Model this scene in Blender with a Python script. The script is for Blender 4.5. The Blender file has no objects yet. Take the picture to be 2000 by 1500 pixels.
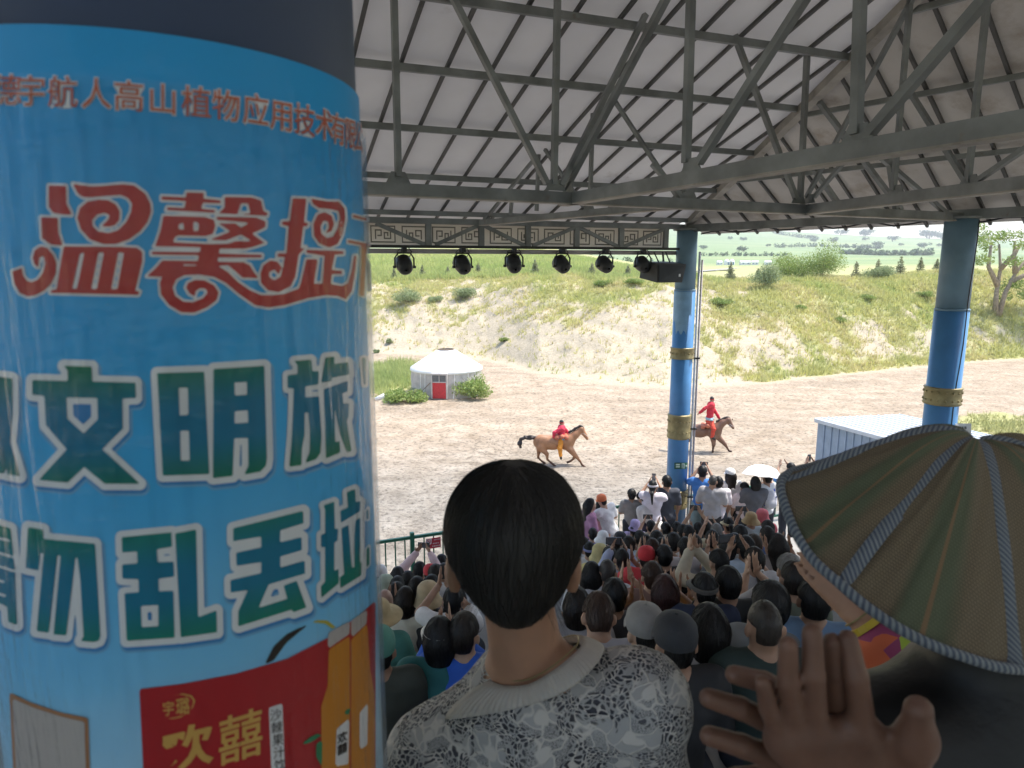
import bpy, bmesh, math, random
import numpy as np
from mathutils import Vector, Matrix
random.seed(7); rng = np.random.default_rng(7)
SC = bpy.context.scene; COL = SC.collection
# ---------------------------------------------------------------- camera
CZ = 8.3                                   # eye height above the sandy arena
F_PX, PITCH = 1340.0, math.radians(9.95)   # focal length in 2000-px photo units
cam_d = bpy.data.cameras.new('camera'); cam = bpy.data.objects.new('camera', cam_d); COL.objects.link(cam)
cam.location = (0, 0, CZ); cam.rotation_euler = (math.pi/2-PITCH, 0, 0)
cam_d.sensor_width = 36; cam_d.lens = 36*F_PX/2000; cam_d.clip_start = .05; cam_d.clip_end = 12000
cam_d.dof.use_dof = True; cam_d.dof.focus_distance = 6.0; cam_d.dof.aperture_fstop = 8.0
SC.camera = cam
# ---------------------------------------------------------------- sky and sun
SUN_EL, SUN_AZ = math.radians(64), math.radians(72)      # azimuth: right of straight ahead
wd = bpy.data.worlds.new('World'); SC.world = wd; wd.use_nodes = True
nt = wd.node_tree; bg = nt.nodes['Background']
sky = nt.nodes.new('ShaderNodeTexSky'); sky.sky_type = 'NISHITA'; sky.sun_disc = False
sky.sun_elevation = SUN_EL; sky.sun_rotation = SUN_AZ; sky.air_density = 1.2; sky.dust_density = 2.0; sky.ozone_density = 1.0
nt.links.new(sky.outputs[0], bg.inputs[0]); bg.inputs[1].default_value = 0.15
sl = bpy.data.lights.new('sun', 'SUN'); sl.energy = 3.0; sl.angle = math.radians(2.0); sl.color = (1, .95, .87)
so = bpy.data.objects.new('sun', sl); COL.objects.link(so)
sd = Vector((math.sin(SUN_AZ)*math.cos(SUN_EL), math.cos(SUN_AZ)*math.cos(SUN_EL), math.sin(SUN_EL)))
so.rotation_euler = (-sd).to_track_quat('-Z', 'Y').to_euler(); so.location = (0, 0, 60)
SC.view_settings.view_transform = 'Standard'; SC.view_settings.look = 'None'
SC.view_settings.exposure = 1.16; SC.view_settings.gamma = 1.0
SC.cycles.max_bounces = 6; SC.cycles.diffuse_bounces = 3; SC.cycles.transparent_max_bounces = 12
SC.cycles.use_denoising = True
# ---------------------------------------------------------------- measuring helpers (points relative to the eye)
CP, SP = math.cos(PITCH), math.sin(PITCH)
def ray(px, py):
    x = (px-1000)/F_PX; y = (750-py)/F_PX
    return np.array([x, CP+y*SP, -SP+y*CP])
def at_y(px, py, Y): r = ray(px, py); return r*(Y/r[1])
def at_z(px, py, z): r = ray(px, py); return r*(z/r[2])
def at_plane(px, py, p0, nrm): r = ray(px, py); nrm = np.array(nrm); return r*(np.dot(p0, nrm)/np.dot(r, nrm))
def W(p): return Vector((float(p[0]), float(p[1]), float(p[2])+CZ))
# ---------------------------------------------------------------- object helpers
def put(o, label=None, cat=None, group=None, kind=None):
    if label: o['label'] = label
    if cat: o['category'] = cat
    if group: o['group'] = group
    if kind: o['kind'] = kind
    return o
def thing(name, label, cat, loc=(0, 0, 0), rz=0, group=None):
    o = bpy.data.objects.new(name, None); COL.objects.link(o); o.empty_display_size = .1
    o.location = loc; o.rotation_euler = (0, 0, rz)
    return put(o, label, cat, group)
def obj(name, me, mat=None, parent=None, loc=None, rot=None, color=None, scale=None):
    o = bpy.data.objects.new(name, me); COL.objects.link(o)
    if parent is not None: o.parent = parent
    if loc is not None: o.location = loc
    if rot is not None: o.rotation_euler = rot
    if scale is not None: o.scale = scale
    if color is not None: o.color = (*color[:3], 1)
    if mat is not None and len(me.materials) == 0: me.materials.append(mat)
    return o
def mesh(name, verts, faces, smooth=False, mat=None):
    me = bpy.data.meshes.new(name)
    verts = np.asarray(verts, dtype=np.float32)
    if isinstance(faces, np.ndarray):
        n, k = faces.shape
        me.vertices.add(len(verts)); me.vertices.foreach_set('co', verts.ravel())
        me.loops.add(n*k); me.loops.foreach_set('vertex_index', faces.astype(np.int32).ravel())
        me.polygons.add(n); me.polygons.foreach_set('loop_start', np.arange(0, n*k, k, dtype=np.int32))
        me.polygons.foreach_set('loop_total', np.full(n, k, dtype=np.int32))
        me.update(calc_edges=True); me.validate()
    else:
        me.from_pydata([tuple(map(float, v)) for v in verts], [], faces); me.update()
    if smooth: me.polygons.foreach_set('use_smooth', np.ones(len(me.polygons), dtype=bool))
    if mat: me.materials.append(mat)
    return me
class MB:
    """collects simple solids into one mesh"""
    def __init__(s): s.v = []; s.f = []
    def add(s, v, f):
        b = len(s.v); s.v += [tuple(map(float, p)) for p in v]; s.f += [tuple(i+b for i in q) for q in f]; return s
    def hexa(s, p):      # 8 points: bottom 4 (ccw), top 4
        return s.add(p, [(3, 2, 1, 0), (4, 5, 6, 7), (0, 1, 5, 4), (1, 2, 6, 5), (2, 3, 7, 6), (3, 0, 4, 7)])
    def box(s, c, d, M=None):
        c = Vector(c); hx, hy, hz = d[0]/2, d[1]/2, d[2]/2
        p = [Vector(q) for q in ((-hx, -hy, -hz), (hx, -hy, -hz), (hx, hy, -hz), (-hx, hy, -hz), (-hx, -hy, hz), (hx, -hy, hz), (hx, hy, hz), (-hx, hy, hz))]
        if M is not None: p = [M @ q for q in p]
        return s.hexa([c+q for q in p])
    def beam(s, a, b, w, h, up=(0, 0, 1)):
        a, b = Vector(a), Vector(b); d = (b-a).normalized(); up = Vector(up)
        x = d.cross(up)
        if x.length < 1e-4: x = d.cross(Vector((1, 0, 0)))
        x.normalize(); z = x.cross(d)
        q = [(-w/2, -h/2), (w/2, -h/2), (w/2, h/2), (-w/2, h/2)]
        return s.hexa([a+x*i+z*j for i, j in q]+[b+x*i+z*j for i, j in q])
    def tube(s, pts, r, n=8, cap=True):
        pts = [Vector(p) for p in pts]; rs = r if hasattr(r, '__len__') else [r]*len(pts)
        rings = []; ref = None
        for i, p in enumerate(pts):
            d = (pts[min(i+1, len(pts)-1)]-pts[max(i-1, 0)]).normalized()
            if ref is None: ref = Vector((0, 0, 1)) if abs(d.z) < .9 else Vector((1, 0, 0))
            x = d.cross(ref).normalized(); y = x.cross(d).normalized(); ref = y
            rings.append([p+(x*math.cos(2*math.pi*k/n)+y*math.sin(2*math.pi*k/n))*rs[i] for k in range(n)])
        v = [q for rg in rings for q in rg]; f = []
        for i in range(len(pts)-1):
            for k in range(n):
                a, b = i*n+k, i*n+(k+1) % n; f.append((a, b, b+n, a+n))
        if cap: f.append(tuple(range(n-1, -1, -1))); f.append(tuple(range(len(v)-n, len(v))))
        return s.add(v, f)
    def lathe(s, prof, n=24, c=(0, 0, 0), sx=1, sy=1, close=False):
        v = []; f = []
        for r, z in prof:
            for k in range(n):
                a = 2*math.pi*k/n; v.append((c[0]+r*sx*math.cos(a), c[1]+r*sy*math.sin(a), c[2]+z))
        for i in range(len(prof)-1):
            for k in range(n):
                a, b = i*n+k, i*n+(k+1) % n; f.append((a, b, b+n, a+n))
        if close: f.append(tuple(range(n-1, -1, -1))); f.append(tuple(range(len(v)-n, len(v))))
        return s.add(v, f)
    def build(s, name, smooth=False, mat=None): return mesh(name, s.v, s.f, smooth, mat)
def B(name, mb, mat, parent=None, smooth=False, **k): return obj(name, mb.build(name, smooth), mat, parent, **k)
# ---------------------------------------------------------------- organic solids: smooth-union distance field + surface nets
def surfnets(V, org, res):
    ins = V < 0; s = [n-1 for n in V.shape]
    cnt = np.zeros(s, np.int8)
    cs = [(a, b, c) for a in (0, 1) for b in (0, 1) for c in (0, 1)]
    for a, b, c in cs: cnt += ins[a:a+s[0], b:b+s[1], c:c+s[2]]
    act = (cnt > 0) & (cnt < 8); ijk = np.argwhere(act); N = len(ijk)
    idx = -np.ones(s, np.int64); idx[act] = np.arange(N)
    acc = np.zeros((N, 3)); num = np.zeros(N)
    for a in cs:
        for ax in range(3):
            if a[ax]: continue
            b = list(a); b[ax] = 1
            va = V[ijk[:, 0]+a[0], ijk[:, 1]+a[1], ijk[:, 2]+a[2]]; vb = V[ijk[:, 0]+b[0], ijk[:, 1]+b[1], ijk[:, 2]+b[2]]
            m = (va < 0) != (vb < 0); t = np.where(m, va/np.where(m, va-vb, 1), 0)
            p = np.tile(np.array(a, float), (N, 1)); p[:, ax] = t
            acc += p*m[:, None]; num += m
    verts = org+res*(ijk+acc/num[:, None])
    out = []
    for ax in range(3):
        o1, o2 = (ax+1) % 3, (ax+2) % 3
        A = [slice(None)]*3; Bs = [slice(None)]*3; A[ax] = slice(0, -1); Bs[ax] = slice(1, None)
        ch = np.argwhere(ins[tuple(A)] != ins[tuple(Bs)])
        ok = (ch[:, o1] > 0) & (ch[:, o2] > 0) & (ch[:, o1] < s[o1]) & (ch[:, o2] < s[o2]); ch = ch[ok]
        q = []
        for d1, d2 in ((-1, -1), (0, -1), (0, 0), (-1, 0)):
            e = ch.copy(); e[:, o1] += d1; e[:, o2] += d2; q.append(idx[e[:, 0], e[:, 1], e[:, 2]])
        q = np.stack(q, 1); fl = ~ins[ch[:, 0], ch[:, 1], ch[:, 2]]
        q[fl] = q[fl][:, ::-1]; out.append(q)
    f = np.concatenate(out); f = f[(f >= 0).all(1)]
    return verts, f
def cap(a, b, ra, rb=None, k=.03): return ('c', np.array(a, float), np.array(b, float), ra, ra if rb is None else rb, k)
def ell(c, r, k=.03, R=None): return ('e', np.array(c, float), np.array(r, float), R, 0, k)
def chain(pts, rs, k=.03): return [cap(pts[i], pts[i+1], rs[i], rs[i+1], k) for i in range(len(pts)-1)]
def sdf_mesh(name, prims, res, cuts=None, field=None, smooth=True, grow=0.0, mat=None):
    lo, hi = [], []
    for p in prims:
        if p[0] == 'c': r = max(p[3], p[4])+grow; lo.append(np.minimum(p[1], p[2])-r); hi.append(np.maximum(p[1], p[2])+r)
        else: r = (p[2] if p[3] is None else np.full(3, p[2].max()))+grow; lo.append(p[1]-r); hi.append(p[1]+r)
    L = np.min(lo, 0)-4*res; H = np.max(hi, 0)+4*res
    n = np.ceil((H-L)/res).astype(int)+1
    V = np.full(n, 1.0); ax = [L[i]+res*np.arange(n[i]) for i in range(3)]
    for p, l, h in zip(prims, lo, hi):
        k = p[5]; i0 = np.maximum(((l-k-3*res-L)/res).astype(int), 0); i1 = np.minimum(((h+k+3*res-L)/res).astype(int)+2, n)
        sl_ = tuple(slice(i0[i], i1[i]) for i in range(3))
        X, Y, Z = np.meshgrid(*[ax[i][sl_[i]] for i in range(3)], indexing='ij', sparse=True)
        if p[0] == 'c':
            a, b = p[1], p[2]; d = b-a; dd = max(d@d, 1e-12)
            t = np.clip(((X-a[0])*d[0]+(Y-a[1])*d[1]+(Z-a[2])*d[2])/dd, 0, 1)
            D = np.sqrt((X-a[0]-t*d[0])**2+(Y-a[1]-t*d[1])**2+(Z-a[2]-t*d[2])**2)-(p[3]+t*(p[4]-p[3])+grow)
        else:
            c, r, R = p[1], p[2]+grow, p[3]
            x, y, z = X-c[0], Y-c[1], Z-c[2]
            if R is not None:
                x, y, z = R[0, 0]*x+R[1, 0]*y+R[2, 0]*z, R[0, 1]*x+R[1, 1]*y+R[2, 1]*z, R[0, 2]*x+R[1, 2]*y+R[2, 2]*z
            k0 = np.sqrt((x/r[0])**2+(y/r[1])**2+(z/r[2])**2)
            k1 = np.sqrt((x/r[0]**2)**2+(y/r[1]**2)**2+(z/r[2]**2)**2)+1e-9
            D = k0*(k0-1)/k1
        o = V[sl_]; hh = np.maximum(k-np.abs(o-D), 0)/k
        V[sl_] = np.minimum(o, D)-hh*hh*k/4
    if field or cuts:
        X, Y, Z = np.meshgrid(*ax, indexing='ij', sparse=True)
        if field: V = V+field(X, Y, Z)
        for c in (cuts or []): V = np.maximum(V, c(X, Y, Z))
    v, f = surfnets(V, L, res)
    return mesh(name, v, f, smooth, mat)
def wrinkle(amp, s=1.0):
    return lambda X, Y, Z: amp*(np.sin(38*s*Z+9*s*X+3*np.sin(14*s*X+4*s*Y))*.6+np.sin(27*s*X-22*s*Z+2.5*np.sin(17*s*Y+8*s*Z))*.5+np.sin(61*s*Z+30*s*Y)*.25)
# smooth value noise for terrain (numpy)
_T = rng.random((257, 257)); _T[256] = _T[0]; _T[:, 256] = _T[:, 0]
def vn(x, y):
    xi = np.floor(x).astype(int); yi = np.floor(y).astype(int); fx = x-xi; fy = y-yi
    fx = fx*fx*(3-2*fx); fy = fy*fy*(3-2*fy); xi &= 255; yi &= 255
    return (_T[xi, yi]*(1-fx)+_T[xi+1, yi]*fx)*(1-fy)+(_T[xi, yi+1]*(1-fx)+_T[xi+1, yi+1]*fx)*fy
def fbm(x, y, o=4):
    s = 0; a = .5
    for i in range(o): s = s+a*vn(x+17.3*i, y+5.1*i); x = x*2.03; y = y*2.03; a *= .5
    return s
# ---------------------------------------------------------------- materials
def newmat(name):
    m = bpy.data.materials.new(name); m.use_nodes = True; return m, m.node_tree, m.node_tree.nodes['Principled BSDF']
def nd(nt, t, **k):
    n = nt.nodes.new('ShaderNode'+t)
    for a, b in k.items():
        if a in n.inputs: n.inputs[a].default_value = b
        else: setattr(n, a, b)
    return n
def coords(nt, sock='Object', scale=(1, 1, 1)):
    tc = nd(nt, 'TexCoord'); mp = nd(nt, 'Mapping'); mp.inputs['Scale'].default_value = scale
    nt.links.new(tc.outputs[sock], mp.inputs[0]); return mp.outputs[0]
def mixc(nt, fac, a, b, mode='MIX'):
    n = nd(nt, 'Mix', data_type='RGBA', blend_type=mode)
    for s, v in ((n.inputs[0], fac), (n.inputs[6], a), (n.inputs[7], b)):
        if hasattr(v, 'is_linked'): nt.links.new(v, s)
        elif hasattr(v, '__len__'): s.default_value = (*v[:3], 1)
        else: s.default_value = v
    return n.outputs[2]
def ramp(nt, fac, stops):
    r = nd(nt, 'ValToRGB'); e = r.color_ramp.elements
    while len(e) < len(stops): e.new(.5)
    for i, (p, c) in enumerate(stops): e[i].position = p; e[i].color = (*c[:3], 1) if hasattr(c, '__len__') else (c, c, c, 1)
    nt.links.new(fac, r.inputs[0]); return r.outputs[0]
def math_(nt, op, a, b=None, c=None):
    n = nd(nt, 'Math', operation=op)
    for i, v in enumerate((a, b, c)):
        if v is None: continue
        if hasattr(v, 'is_linked'): nt.links.new(v, n.inputs[i])
        else: n.inputs[i].default_value = v
    return n.outputs[0]
def noise(nt, vec, scale, detail=4, rough=.55): 
    n = nd(nt, 'TexNoise'); n.inputs['Scale'].default_value = scale; n.inputs['Detail'].default_value = detail; n.inputs['Roughness'].default_value = rough
    nt.links.new(vec, n.inputs['Vector']); return n.outputs['Fac']
def bump(nt, bs, h, strength=.3, dist=.01):
    b = nd(nt, 'Bump'); b.inputs['Strength'].default_value = strength; b.inputs['Distance'].default_value = dist
    nt.links.new(h, b.inputs['Height']); nt.links.new(b.outputs[0], bs.inputs['Normal']); return b
def simple(name, c, rough=.6, metal=0, var=.18, nscale=6, bscale=40, bstr=.15, objcol=False, space='Object', stretch=(1, 1, 1), coat=0, dirt=None):
    m, t, bs = newmat(name); v = coords(t, space, stretch)
    base = c
    if objcol: base = nd(t, 'ObjectInfo').outputs['Color']
    n1 = noise(t, v, nscale)
    k = ramp(t, n1, [(.25, 1-var*1.4), (.75, 1+var)])
    col = mixc(t, 1.0, base, k, 'MULTIPLY')
    if dirt: col = mixc(t, ramp(t, noise(t, v, dirt[1], 6, .7), [(dirt[2], 0), (dirt[2]+.15, 1)]), col, dirt[0])
    t.links.new(col, bs.inputs['Base Color']); bs.inputs['Roughness'].default_value = rough; bs.inputs['Metallic'].default_value = metal
    if coat: bs.inputs['Coat Weight'].default_value = coat; bs.inputs['Coat Roughness'].default_value = .15
    if bstr: bump(t, bs, noise(t, v, bscale, 3), bstr, .004)
    return m
M = {}
M['steel'] = simple('steel', (.205, .22, .22), .55, .25, .3, 3, 30, .12, dirt=((.16, .12, .09), 5, .62))
M['rib'] = simple('rib', (.09, .09, .088), .6, .1, .3, 3, 30, .1)
M['panel'] = simple('panel', (.64, .632, .63), .62, 0, .1, 1.2, 3.2, .25, dirt=((.36, .33, .30), 1.6, .62))
_t = M['panel'].node_tree; _b = _t.nodes['Principled BSDF']; _tl = nd(_t, 'BsdfTranslucent'); _tl.inputs[0].default_value = (.60, .585, .575, 1); _mx = nd(_t, 'MixShader'); _mx.inputs[0].default_value = .30
_t.links.new(_b.outputs[0], _mx.inputs[1]); _t.links.new(_tl.outputs[0], _mx.inputs[2]); _t.links.new(_mx.outputs[0], _t.nodes['Material Output'].inputs[0])
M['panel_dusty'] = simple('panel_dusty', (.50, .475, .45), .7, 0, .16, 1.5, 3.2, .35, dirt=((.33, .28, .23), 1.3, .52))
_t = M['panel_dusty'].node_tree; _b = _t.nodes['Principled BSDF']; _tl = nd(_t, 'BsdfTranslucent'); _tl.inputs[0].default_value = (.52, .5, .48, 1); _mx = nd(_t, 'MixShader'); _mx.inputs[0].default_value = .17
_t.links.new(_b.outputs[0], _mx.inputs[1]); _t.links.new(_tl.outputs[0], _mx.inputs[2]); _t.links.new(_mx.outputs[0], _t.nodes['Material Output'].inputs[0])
M['cloth'] = simple('cloth', (1, 1, 1), .85, 0, .12, 9, 26, .6, objcol=True)
M['hair'] = simple('hair', (1, 1, 1), .5, 0, .35, 40, 150, .55, objcol=True, stretch=(1.6, 1.6, .22))
M['skin'] = simple('skin', (1, 1, 1), .55, 0, .12, 14, 90, .12, objcol=True)
M['hatmat'] = simple('hatmat', (1, 1, 1), .8, 0, .15, 12, 130, .5, objcol=True)
M['dark'] = simple('dark', (.02, .021, .021), .5, 0, .3, 10, 60, .1)
M['phone'] = simple('phone', (.02, .02, .025), .2, 0, .1)
M['screen'] = simple('screen', (.12, .13, .14), .1, 0, .2, 20)
M['column_blue'] = simple('column_blue', (.075, .24, .50), .38, 0, .14, 2.5, 9, .12, dirt=((.12, .30, .55), 3, .66))
M['column_grey'] = simple('column_grey', (.15, .25, .33), .5, 0, .15, 3, 20, .1)
M['column_navy'] = simple('column_navy', (.030, .055, .12), .5, 0, .12, 3, 30, .08)
M['gold'] = simple('gold', (.33, .27, .13), .5, .3, .25, 8, 40, .15)
M['green_paint'] = simple('green_paint', (.02, .15, .085), .45, 0, .2, 8, 50, .1)
M['white'] = simple('white', (.78, .77, .74), .6, 0, .06, 5, 30, .08)
M['concrete'] = simple('concrete', (.30, .29, .27), .85, 0, .25, 2, 25, .3)
M['blue_plastic'] = simple('blue_plastic', (.02, .06, .32), .4, 0, .15, 5, 30, .05)
M['red'] = simple('red', (.55, .035, .04), .6, 0, .15, 8, 30, .1)
# ================================================================ LAND
G0 = -CZ
def polar(p): return math.atan2(p[0], p[1]), math.hypot(p[0], p[1])
_bpx = [(560, 672), (735, 688), (860, 694), (950, 702), (1050, 729), (1180, 748), (1300, 758), (1420, 752), (1500, 747), (1650, 731), (1800, 716), (2000, 700), (2200, 684)]
_b = [polar(at_z(x, y, G0)) for x, y in _bpx]
TH = np.array([a for a, r in _b]); RB = np.array([r for a, r in _b])
_tpx = [(560, 552), (735, 548), (940, 544), (1100, 540), (1300, 546), (1500, 552), (1700, 544), (1900, 534), (2000, 529), (2200, 524)]
TTH = np.array([polar(ray(x, y))[0] for x, y in _tpx]); TANT = np.array([ray(x, y)[2]/math.hypot(*ray(x, y)[:2]) for x, y in _tpx])
_spx = [(560, 430), (1370, 441), (1500, 449), (1600, 456), (1700, 461), (1800, 465), (1880, 468), (2000, 471), (2200, 476)]
STH = np.array([polar(ray(x, y))[0] for x, y in _spx]); SKYE = np.array([ray(x, y)[2]/math.hypot(*ray(x, y)[:2]) for x, y in _spx])
def width(th): return 21+3*np.sin(th*5+1)
def height(th, R):
    rb = np.interp(th, TH, RB); wd_ = width(th); rt = rb+wd_
    ht = CZ+np.interp(th, TTH, TANT)*rt
    s = np.clip((R-rb)/wd_, 0, 1); prof = np.where(s < .12, s*s/.24, (s-.06)/.94); prof = prof*(1-.25*s*s)/(1-.25)
    x = R*np.sin(th); y = R*np.cos(th)
    z = ht*np.clip(prof, 0, 1.0)
    z = z+np.where(s > 0, 1, 0)*np.minimum(s*4, 1)*((fbm(x*.22, y*.22)-.5)*1.5+(fbm(x*.9+3, y*.9)-.5)*.55)*np.clip(1-(R-rt)/40, .25, 1)
    px = 1000+F_PX*np.tan(np.clip(th, -1.2, 1.2))
    left = np.clip((1330-px)/300, 0, 1)
    d = np.clip(R-rt, 0, None)
    up = left*np.minimum(d, 140)*.062
    down = -(1-left)*np.clip((d-8)/60, 0, 1)*.9
    z = z+up+down
    fr = np.interp(R, [300, 600, 1200, 2000, 2600, 6000], [-.07, .27, .62, 1, .9, .35])
    zh = CZ+R*fr*np.interp(th, STH, SKYE)+(fbm(x*.004, y*.004)-.5)*4*np.clip((R-500)/700, 0, 1)*np.clip((2000-R)/400, 0, 1)
    k = np.clip((R-160)/160, 0, 1); k = k*k*(3-2*k)
    z = z*(1-k)+zh*k
    # churned sand
    ar = np.clip((rb+1-R)/3, 0, 1)
    z = z+ar*((fbm(x*1.3, y*1.3, 3)-.5)*.13+(fbm(x*.2, y*.2, 2)-.5)*.22)*np.clip((R-6)/6, 0, 1)
    return z
def ground_z(x, y): return float(height(np.array([math.atan2(x, y)]), np.array([math.hypot(x, y)]))[0])
def grass_mask(th, R):
    rb = np.interp(th, TH, RB); s = (R-rb)/width(th)
    x = R*np.sin(th); y = R*np.cos(th); px = 1000+F_PX*np.tan(np.clip(th, -1.2, 1.2))
    n = fbm(x*.2+9, y*.2, 4); n2 = fbm(x*.8, y*.8+4, 3)
    right = np.clip((px-1300)/250, 0, 1)
    g = np.clip((s-.40+.38*right)*1.7+(n-.5)*1.9+(n2-.5)*1.9+.26, 0, 1)
    bare = np.exp(-((px-1230)/150)**2)*np.clip(1.05-s*1.25, 0, 1)
    g = np.clip(g-bare*.9, 0, 1)
    rim = np.exp(-((s-.08)/.07)**2)*np.clip((px-1480)/200, 0, 1)
    g = np.clip(g+rim*.9, 0, 1)
    g = np.where(s < 0, 0, g); g = np.where(s > 1.05, np.clip(.75+(n-.5)*1.4, 0, 1), g); g = np.where(R > 170, 1, g)
    # green patch left of the felt tent, and the right verge of the track
    c = at_z(748, 742, G0); dd = ((x-c[0])/4.2)**2+((y-c[1])/6.5)**2
    g = np.maximum(g, np.clip(1.3-dd+(n2-.5)*1.2, 0, 1)*(s < 0))
    c = at_z(2010, 835, G0); dd = ((x-c[0])/5.0)**2+((y-c[1])/4.0)**2
    g = np.maximum(g, np.clip(1.25-dd+(n2-.5)*1.5, 0, 1)*(s < 0))
    return g
ths = np.unique(np.concatenate([np.linspace(-math.pi, -.66, 40), np.linspace(-.66, .74, 420), np.linspace(.74, math.pi, 40)]))
Rs = np.unique(np.concatenate([[.01, 3, 6, 9], np.arange(11, 92, .32), np.geomspace(92, 400, 70), np.geomspace(400, 3000, 50)]))
A, R_ = np.meshgrid(ths, Rs, indexing='ij'); Zg = height(A, R_)
gv = np.stack([R_*np.sin(A), R_*np.cos(A), Zg], -1).reshape(-1, 3)
nT, nR = A.shape; ii, jj = np.meshgrid(np.arange(nT-1), np.arange(nR-1), indexing='ij'); q = (ii*nR+jj).ravel()
gf = np.stack([q, q+1, q+nR+1, q+nR], 1)[:, ::-1]
gme = mesh('ground', gv, gf, True)
def attr(me, name, arr):
    a = me.attributes.new(name, 'FLOAT', 'POINT'); a.data.foreach_set('value', np.asarray(arr, np.float32).ravel())
attr(gme, 'grass', grass_mask(A, R_))
rbA = np.interp(A, TH, RB)
attr(gme, 'far', np.clip((R_-230)/160, 0, 1)); attr(gme, 'track', np.clip((rbA-R_)/2+.3, 0, 1))
attr(gme, 'nearsand', np.clip((33-R_)/9, 0, 1))
m, t, bs = newmat('ground')
v = coords(t, 'Object')
ag = nd(t, 'Attribute', attribute_name='grass').outputs['Fac']; af = nd(t, 'Attribute', attribute_name='far').outputs['Fac']
at_ = nd(t, 'Attribute', attribute_name='track').outputs['Fac']; an = nd(t, 'Attribute', attribute_name='nearsand').outputs['Fac']
n1 = noise(t, v, .9, 6, .65); n2 = noise(t, v, 5.5, 5, .7); n3 = noise(t, v, .18, 3)
bank = ramp(t, n2, [(.3, (.38, .32, .225)), (.5, (.46, .395, .295)), (.75, (.53, .465, .36))])
sand = ramp(t, n1, [(.3, (.31, .245, .175)), (.5, (.395, .32, .24)), (.72, (.46, .39, .305))])
grey = ramp(t, n1, [(.3, (.20, .175, .145)), (.5, (.285, .255, .215)), (.72, (.36, .33, .285))])
tr = mixc(t, an, sand, grey)
tr = mixc(t, 1.0, tr, ramp(t, noise(t, coords(t, 'Object', (.12, .45, .3)), 1.0, 5, .6), [(.3, .80), (.5, 1.0), (.7, 1.12)]), 'MULTIPLY'); pit = ramp(t, n2, [(.37, .50), (.47, .92), (.58, 1.03), (.7, 1.1)]); tr = mixc(t, 1.0, tr, pit, 'MULTIPLY')
soil = mixc(t, at_, bank, tr)
gcol = ramp(t, n2, [(.3, (.30, .32, .12)), (.55, (.40, .40, .18)), (.75, (.48, .44, .26))])
gm = math_(t, 'ADD', ag, math_(t, 'MULTIPLY', math_(t, 'SUBTRACT', n2, .5), 1.1)); gm = ramp(t, gm, [(.30, 0), (.78, .92)])
near = mixc(t, gm, soil, gcol)
v2 = coords(t, 'Object', (.004, .012, .004)); f1 = noise(t, v2, 1, 5, .6)
farc = ramp(t, f1, [(.3, (.17, .235, .11)), (.5, (.215, .285, .14)), (.62, (.27, .305, .15)), (.75, (.19, .26, .13))])
t.links.new(mixc(t, af, near, farc), bs.inputs['Base Color']); bs.inputs['Roughness'].default_value = .95; bs.inputs['Specular IOR Level'].default_value = .1
hb = math_(t, 'ADD', math_(t, 'MULTIPLY', n1, .5), math_(t, 'MULTIPLY', n2, .35))
bump(t, bs, hb, .75, .32)
ground = obj('ground', gme, m); ground.location = (0, 0, 0); put(ground, kind='structure')
gme.update()
# ---------------------------------------------------------------- grass: real blades, one uncountable mass
def blade_mesh(name, xs, ys, zs, hs, n=6, spread=.5, wid=.035, cols=None):
    N = len(xs); a = rng.random((N, n))*2*math.pi; rr = rng.random((N, n))*spread*hs[:, None]
    bx = xs[:, None]+np.cos(a)*rr*.6; by = ys[:, None]+np.sin(a)*rr*.6; bz = np.repeat(zs[:, None], n, 1)-.03
    h = hs[:, None]*(.55+.6*rng.random((N, n))); ln = (.15+.5*rng.random((N, n)))*h
    tx = bx+np.cos(a)*ln; ty = by+np.sin(a)*ln; tz = bz+h
    w = wid*(.6+.8*rng.random((N, n))); pa = a+math.pi/2+rng.normal(0, .5, (N, n))
    p0 = np.stack([bx-np.cos(pa)*w, by-np.sin(pa)*w, bz], -1); p1 = np.stack([bx+np.cos(pa)*w, by+np.sin(pa)*w, bz], -1); p2 = np.stack([tx, ty, tz], -1)
    V = np.stack([p0, p1, p2], 2).reshape(-1, 3); Fc = np.arange(len(V)).reshape(-1, 3)
    me = mesh(name, V, Fc)
    c = np.repeat(cols, n*3, 0); c = c*(.8+.4*np.repeat(rng.random(N*n), 3)[:, None])
    ca = me.color_attributes.new('tint', 'FLOAT_COLOR', 'POINT'); ca.data.foreach_set('color', np.concatenate([c, np.ones((len(c), 1))], 1).astype(np.float32).ravel())
    return me
m, t, bs = newmat('grass_blade'); at2 = nd(t, 'Attribute', attribute_name='tint').outputs['Color']
t.links.new(at2, bs.inputs['Base Color']); bs.inputs['Roughness'].default_value = .7; bs.inputs['Specular IOR Level'].default_value = .2
tl = nd(t, 'BsdfTranslucent'); t.links.new(at2, tl.inputs[0]); mx = nd(t, 'MixShader'); mx.inputs[0].default_value = .5
t.links.new(bs.outputs[0], mx.inputs[1]); t.links.new(tl.outputs[0], mx.inputs[2]); t.links.new(mx.outputs[0], t.nodes['Material Output'].inputs[0]); M['blade'] = m
def scatter(N, r0, r1, fn, th0=-.30, th1=.66):
    th = rng.uniform(th0, th1, N); u = rng.random(N); rb = np.interp(th, TH, RB)
    R = rb+(r0+(r1-r0)*u)*width(th); keep = rng.random(N) < fn(th, R); th, R = th[keep], R[keep]
    return R*np.sin(th), R*np.cos(th), height(th, R), th, R
x, y, z, th, R = scatter(78000, .02, 1.6, lambda a, r: np.clip(grass_mask(a, r)*.9+.05, 0, 1))
s = (R-np.interp(th, TH, RB))/width(th); mixn = fbm(x*.3, y*.3, 3)[:, None]
dry = np.array([.58, .52, .28]); grn = np.array([.36, .44, .15]); yg = np.array([.54, .53, .20])
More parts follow.
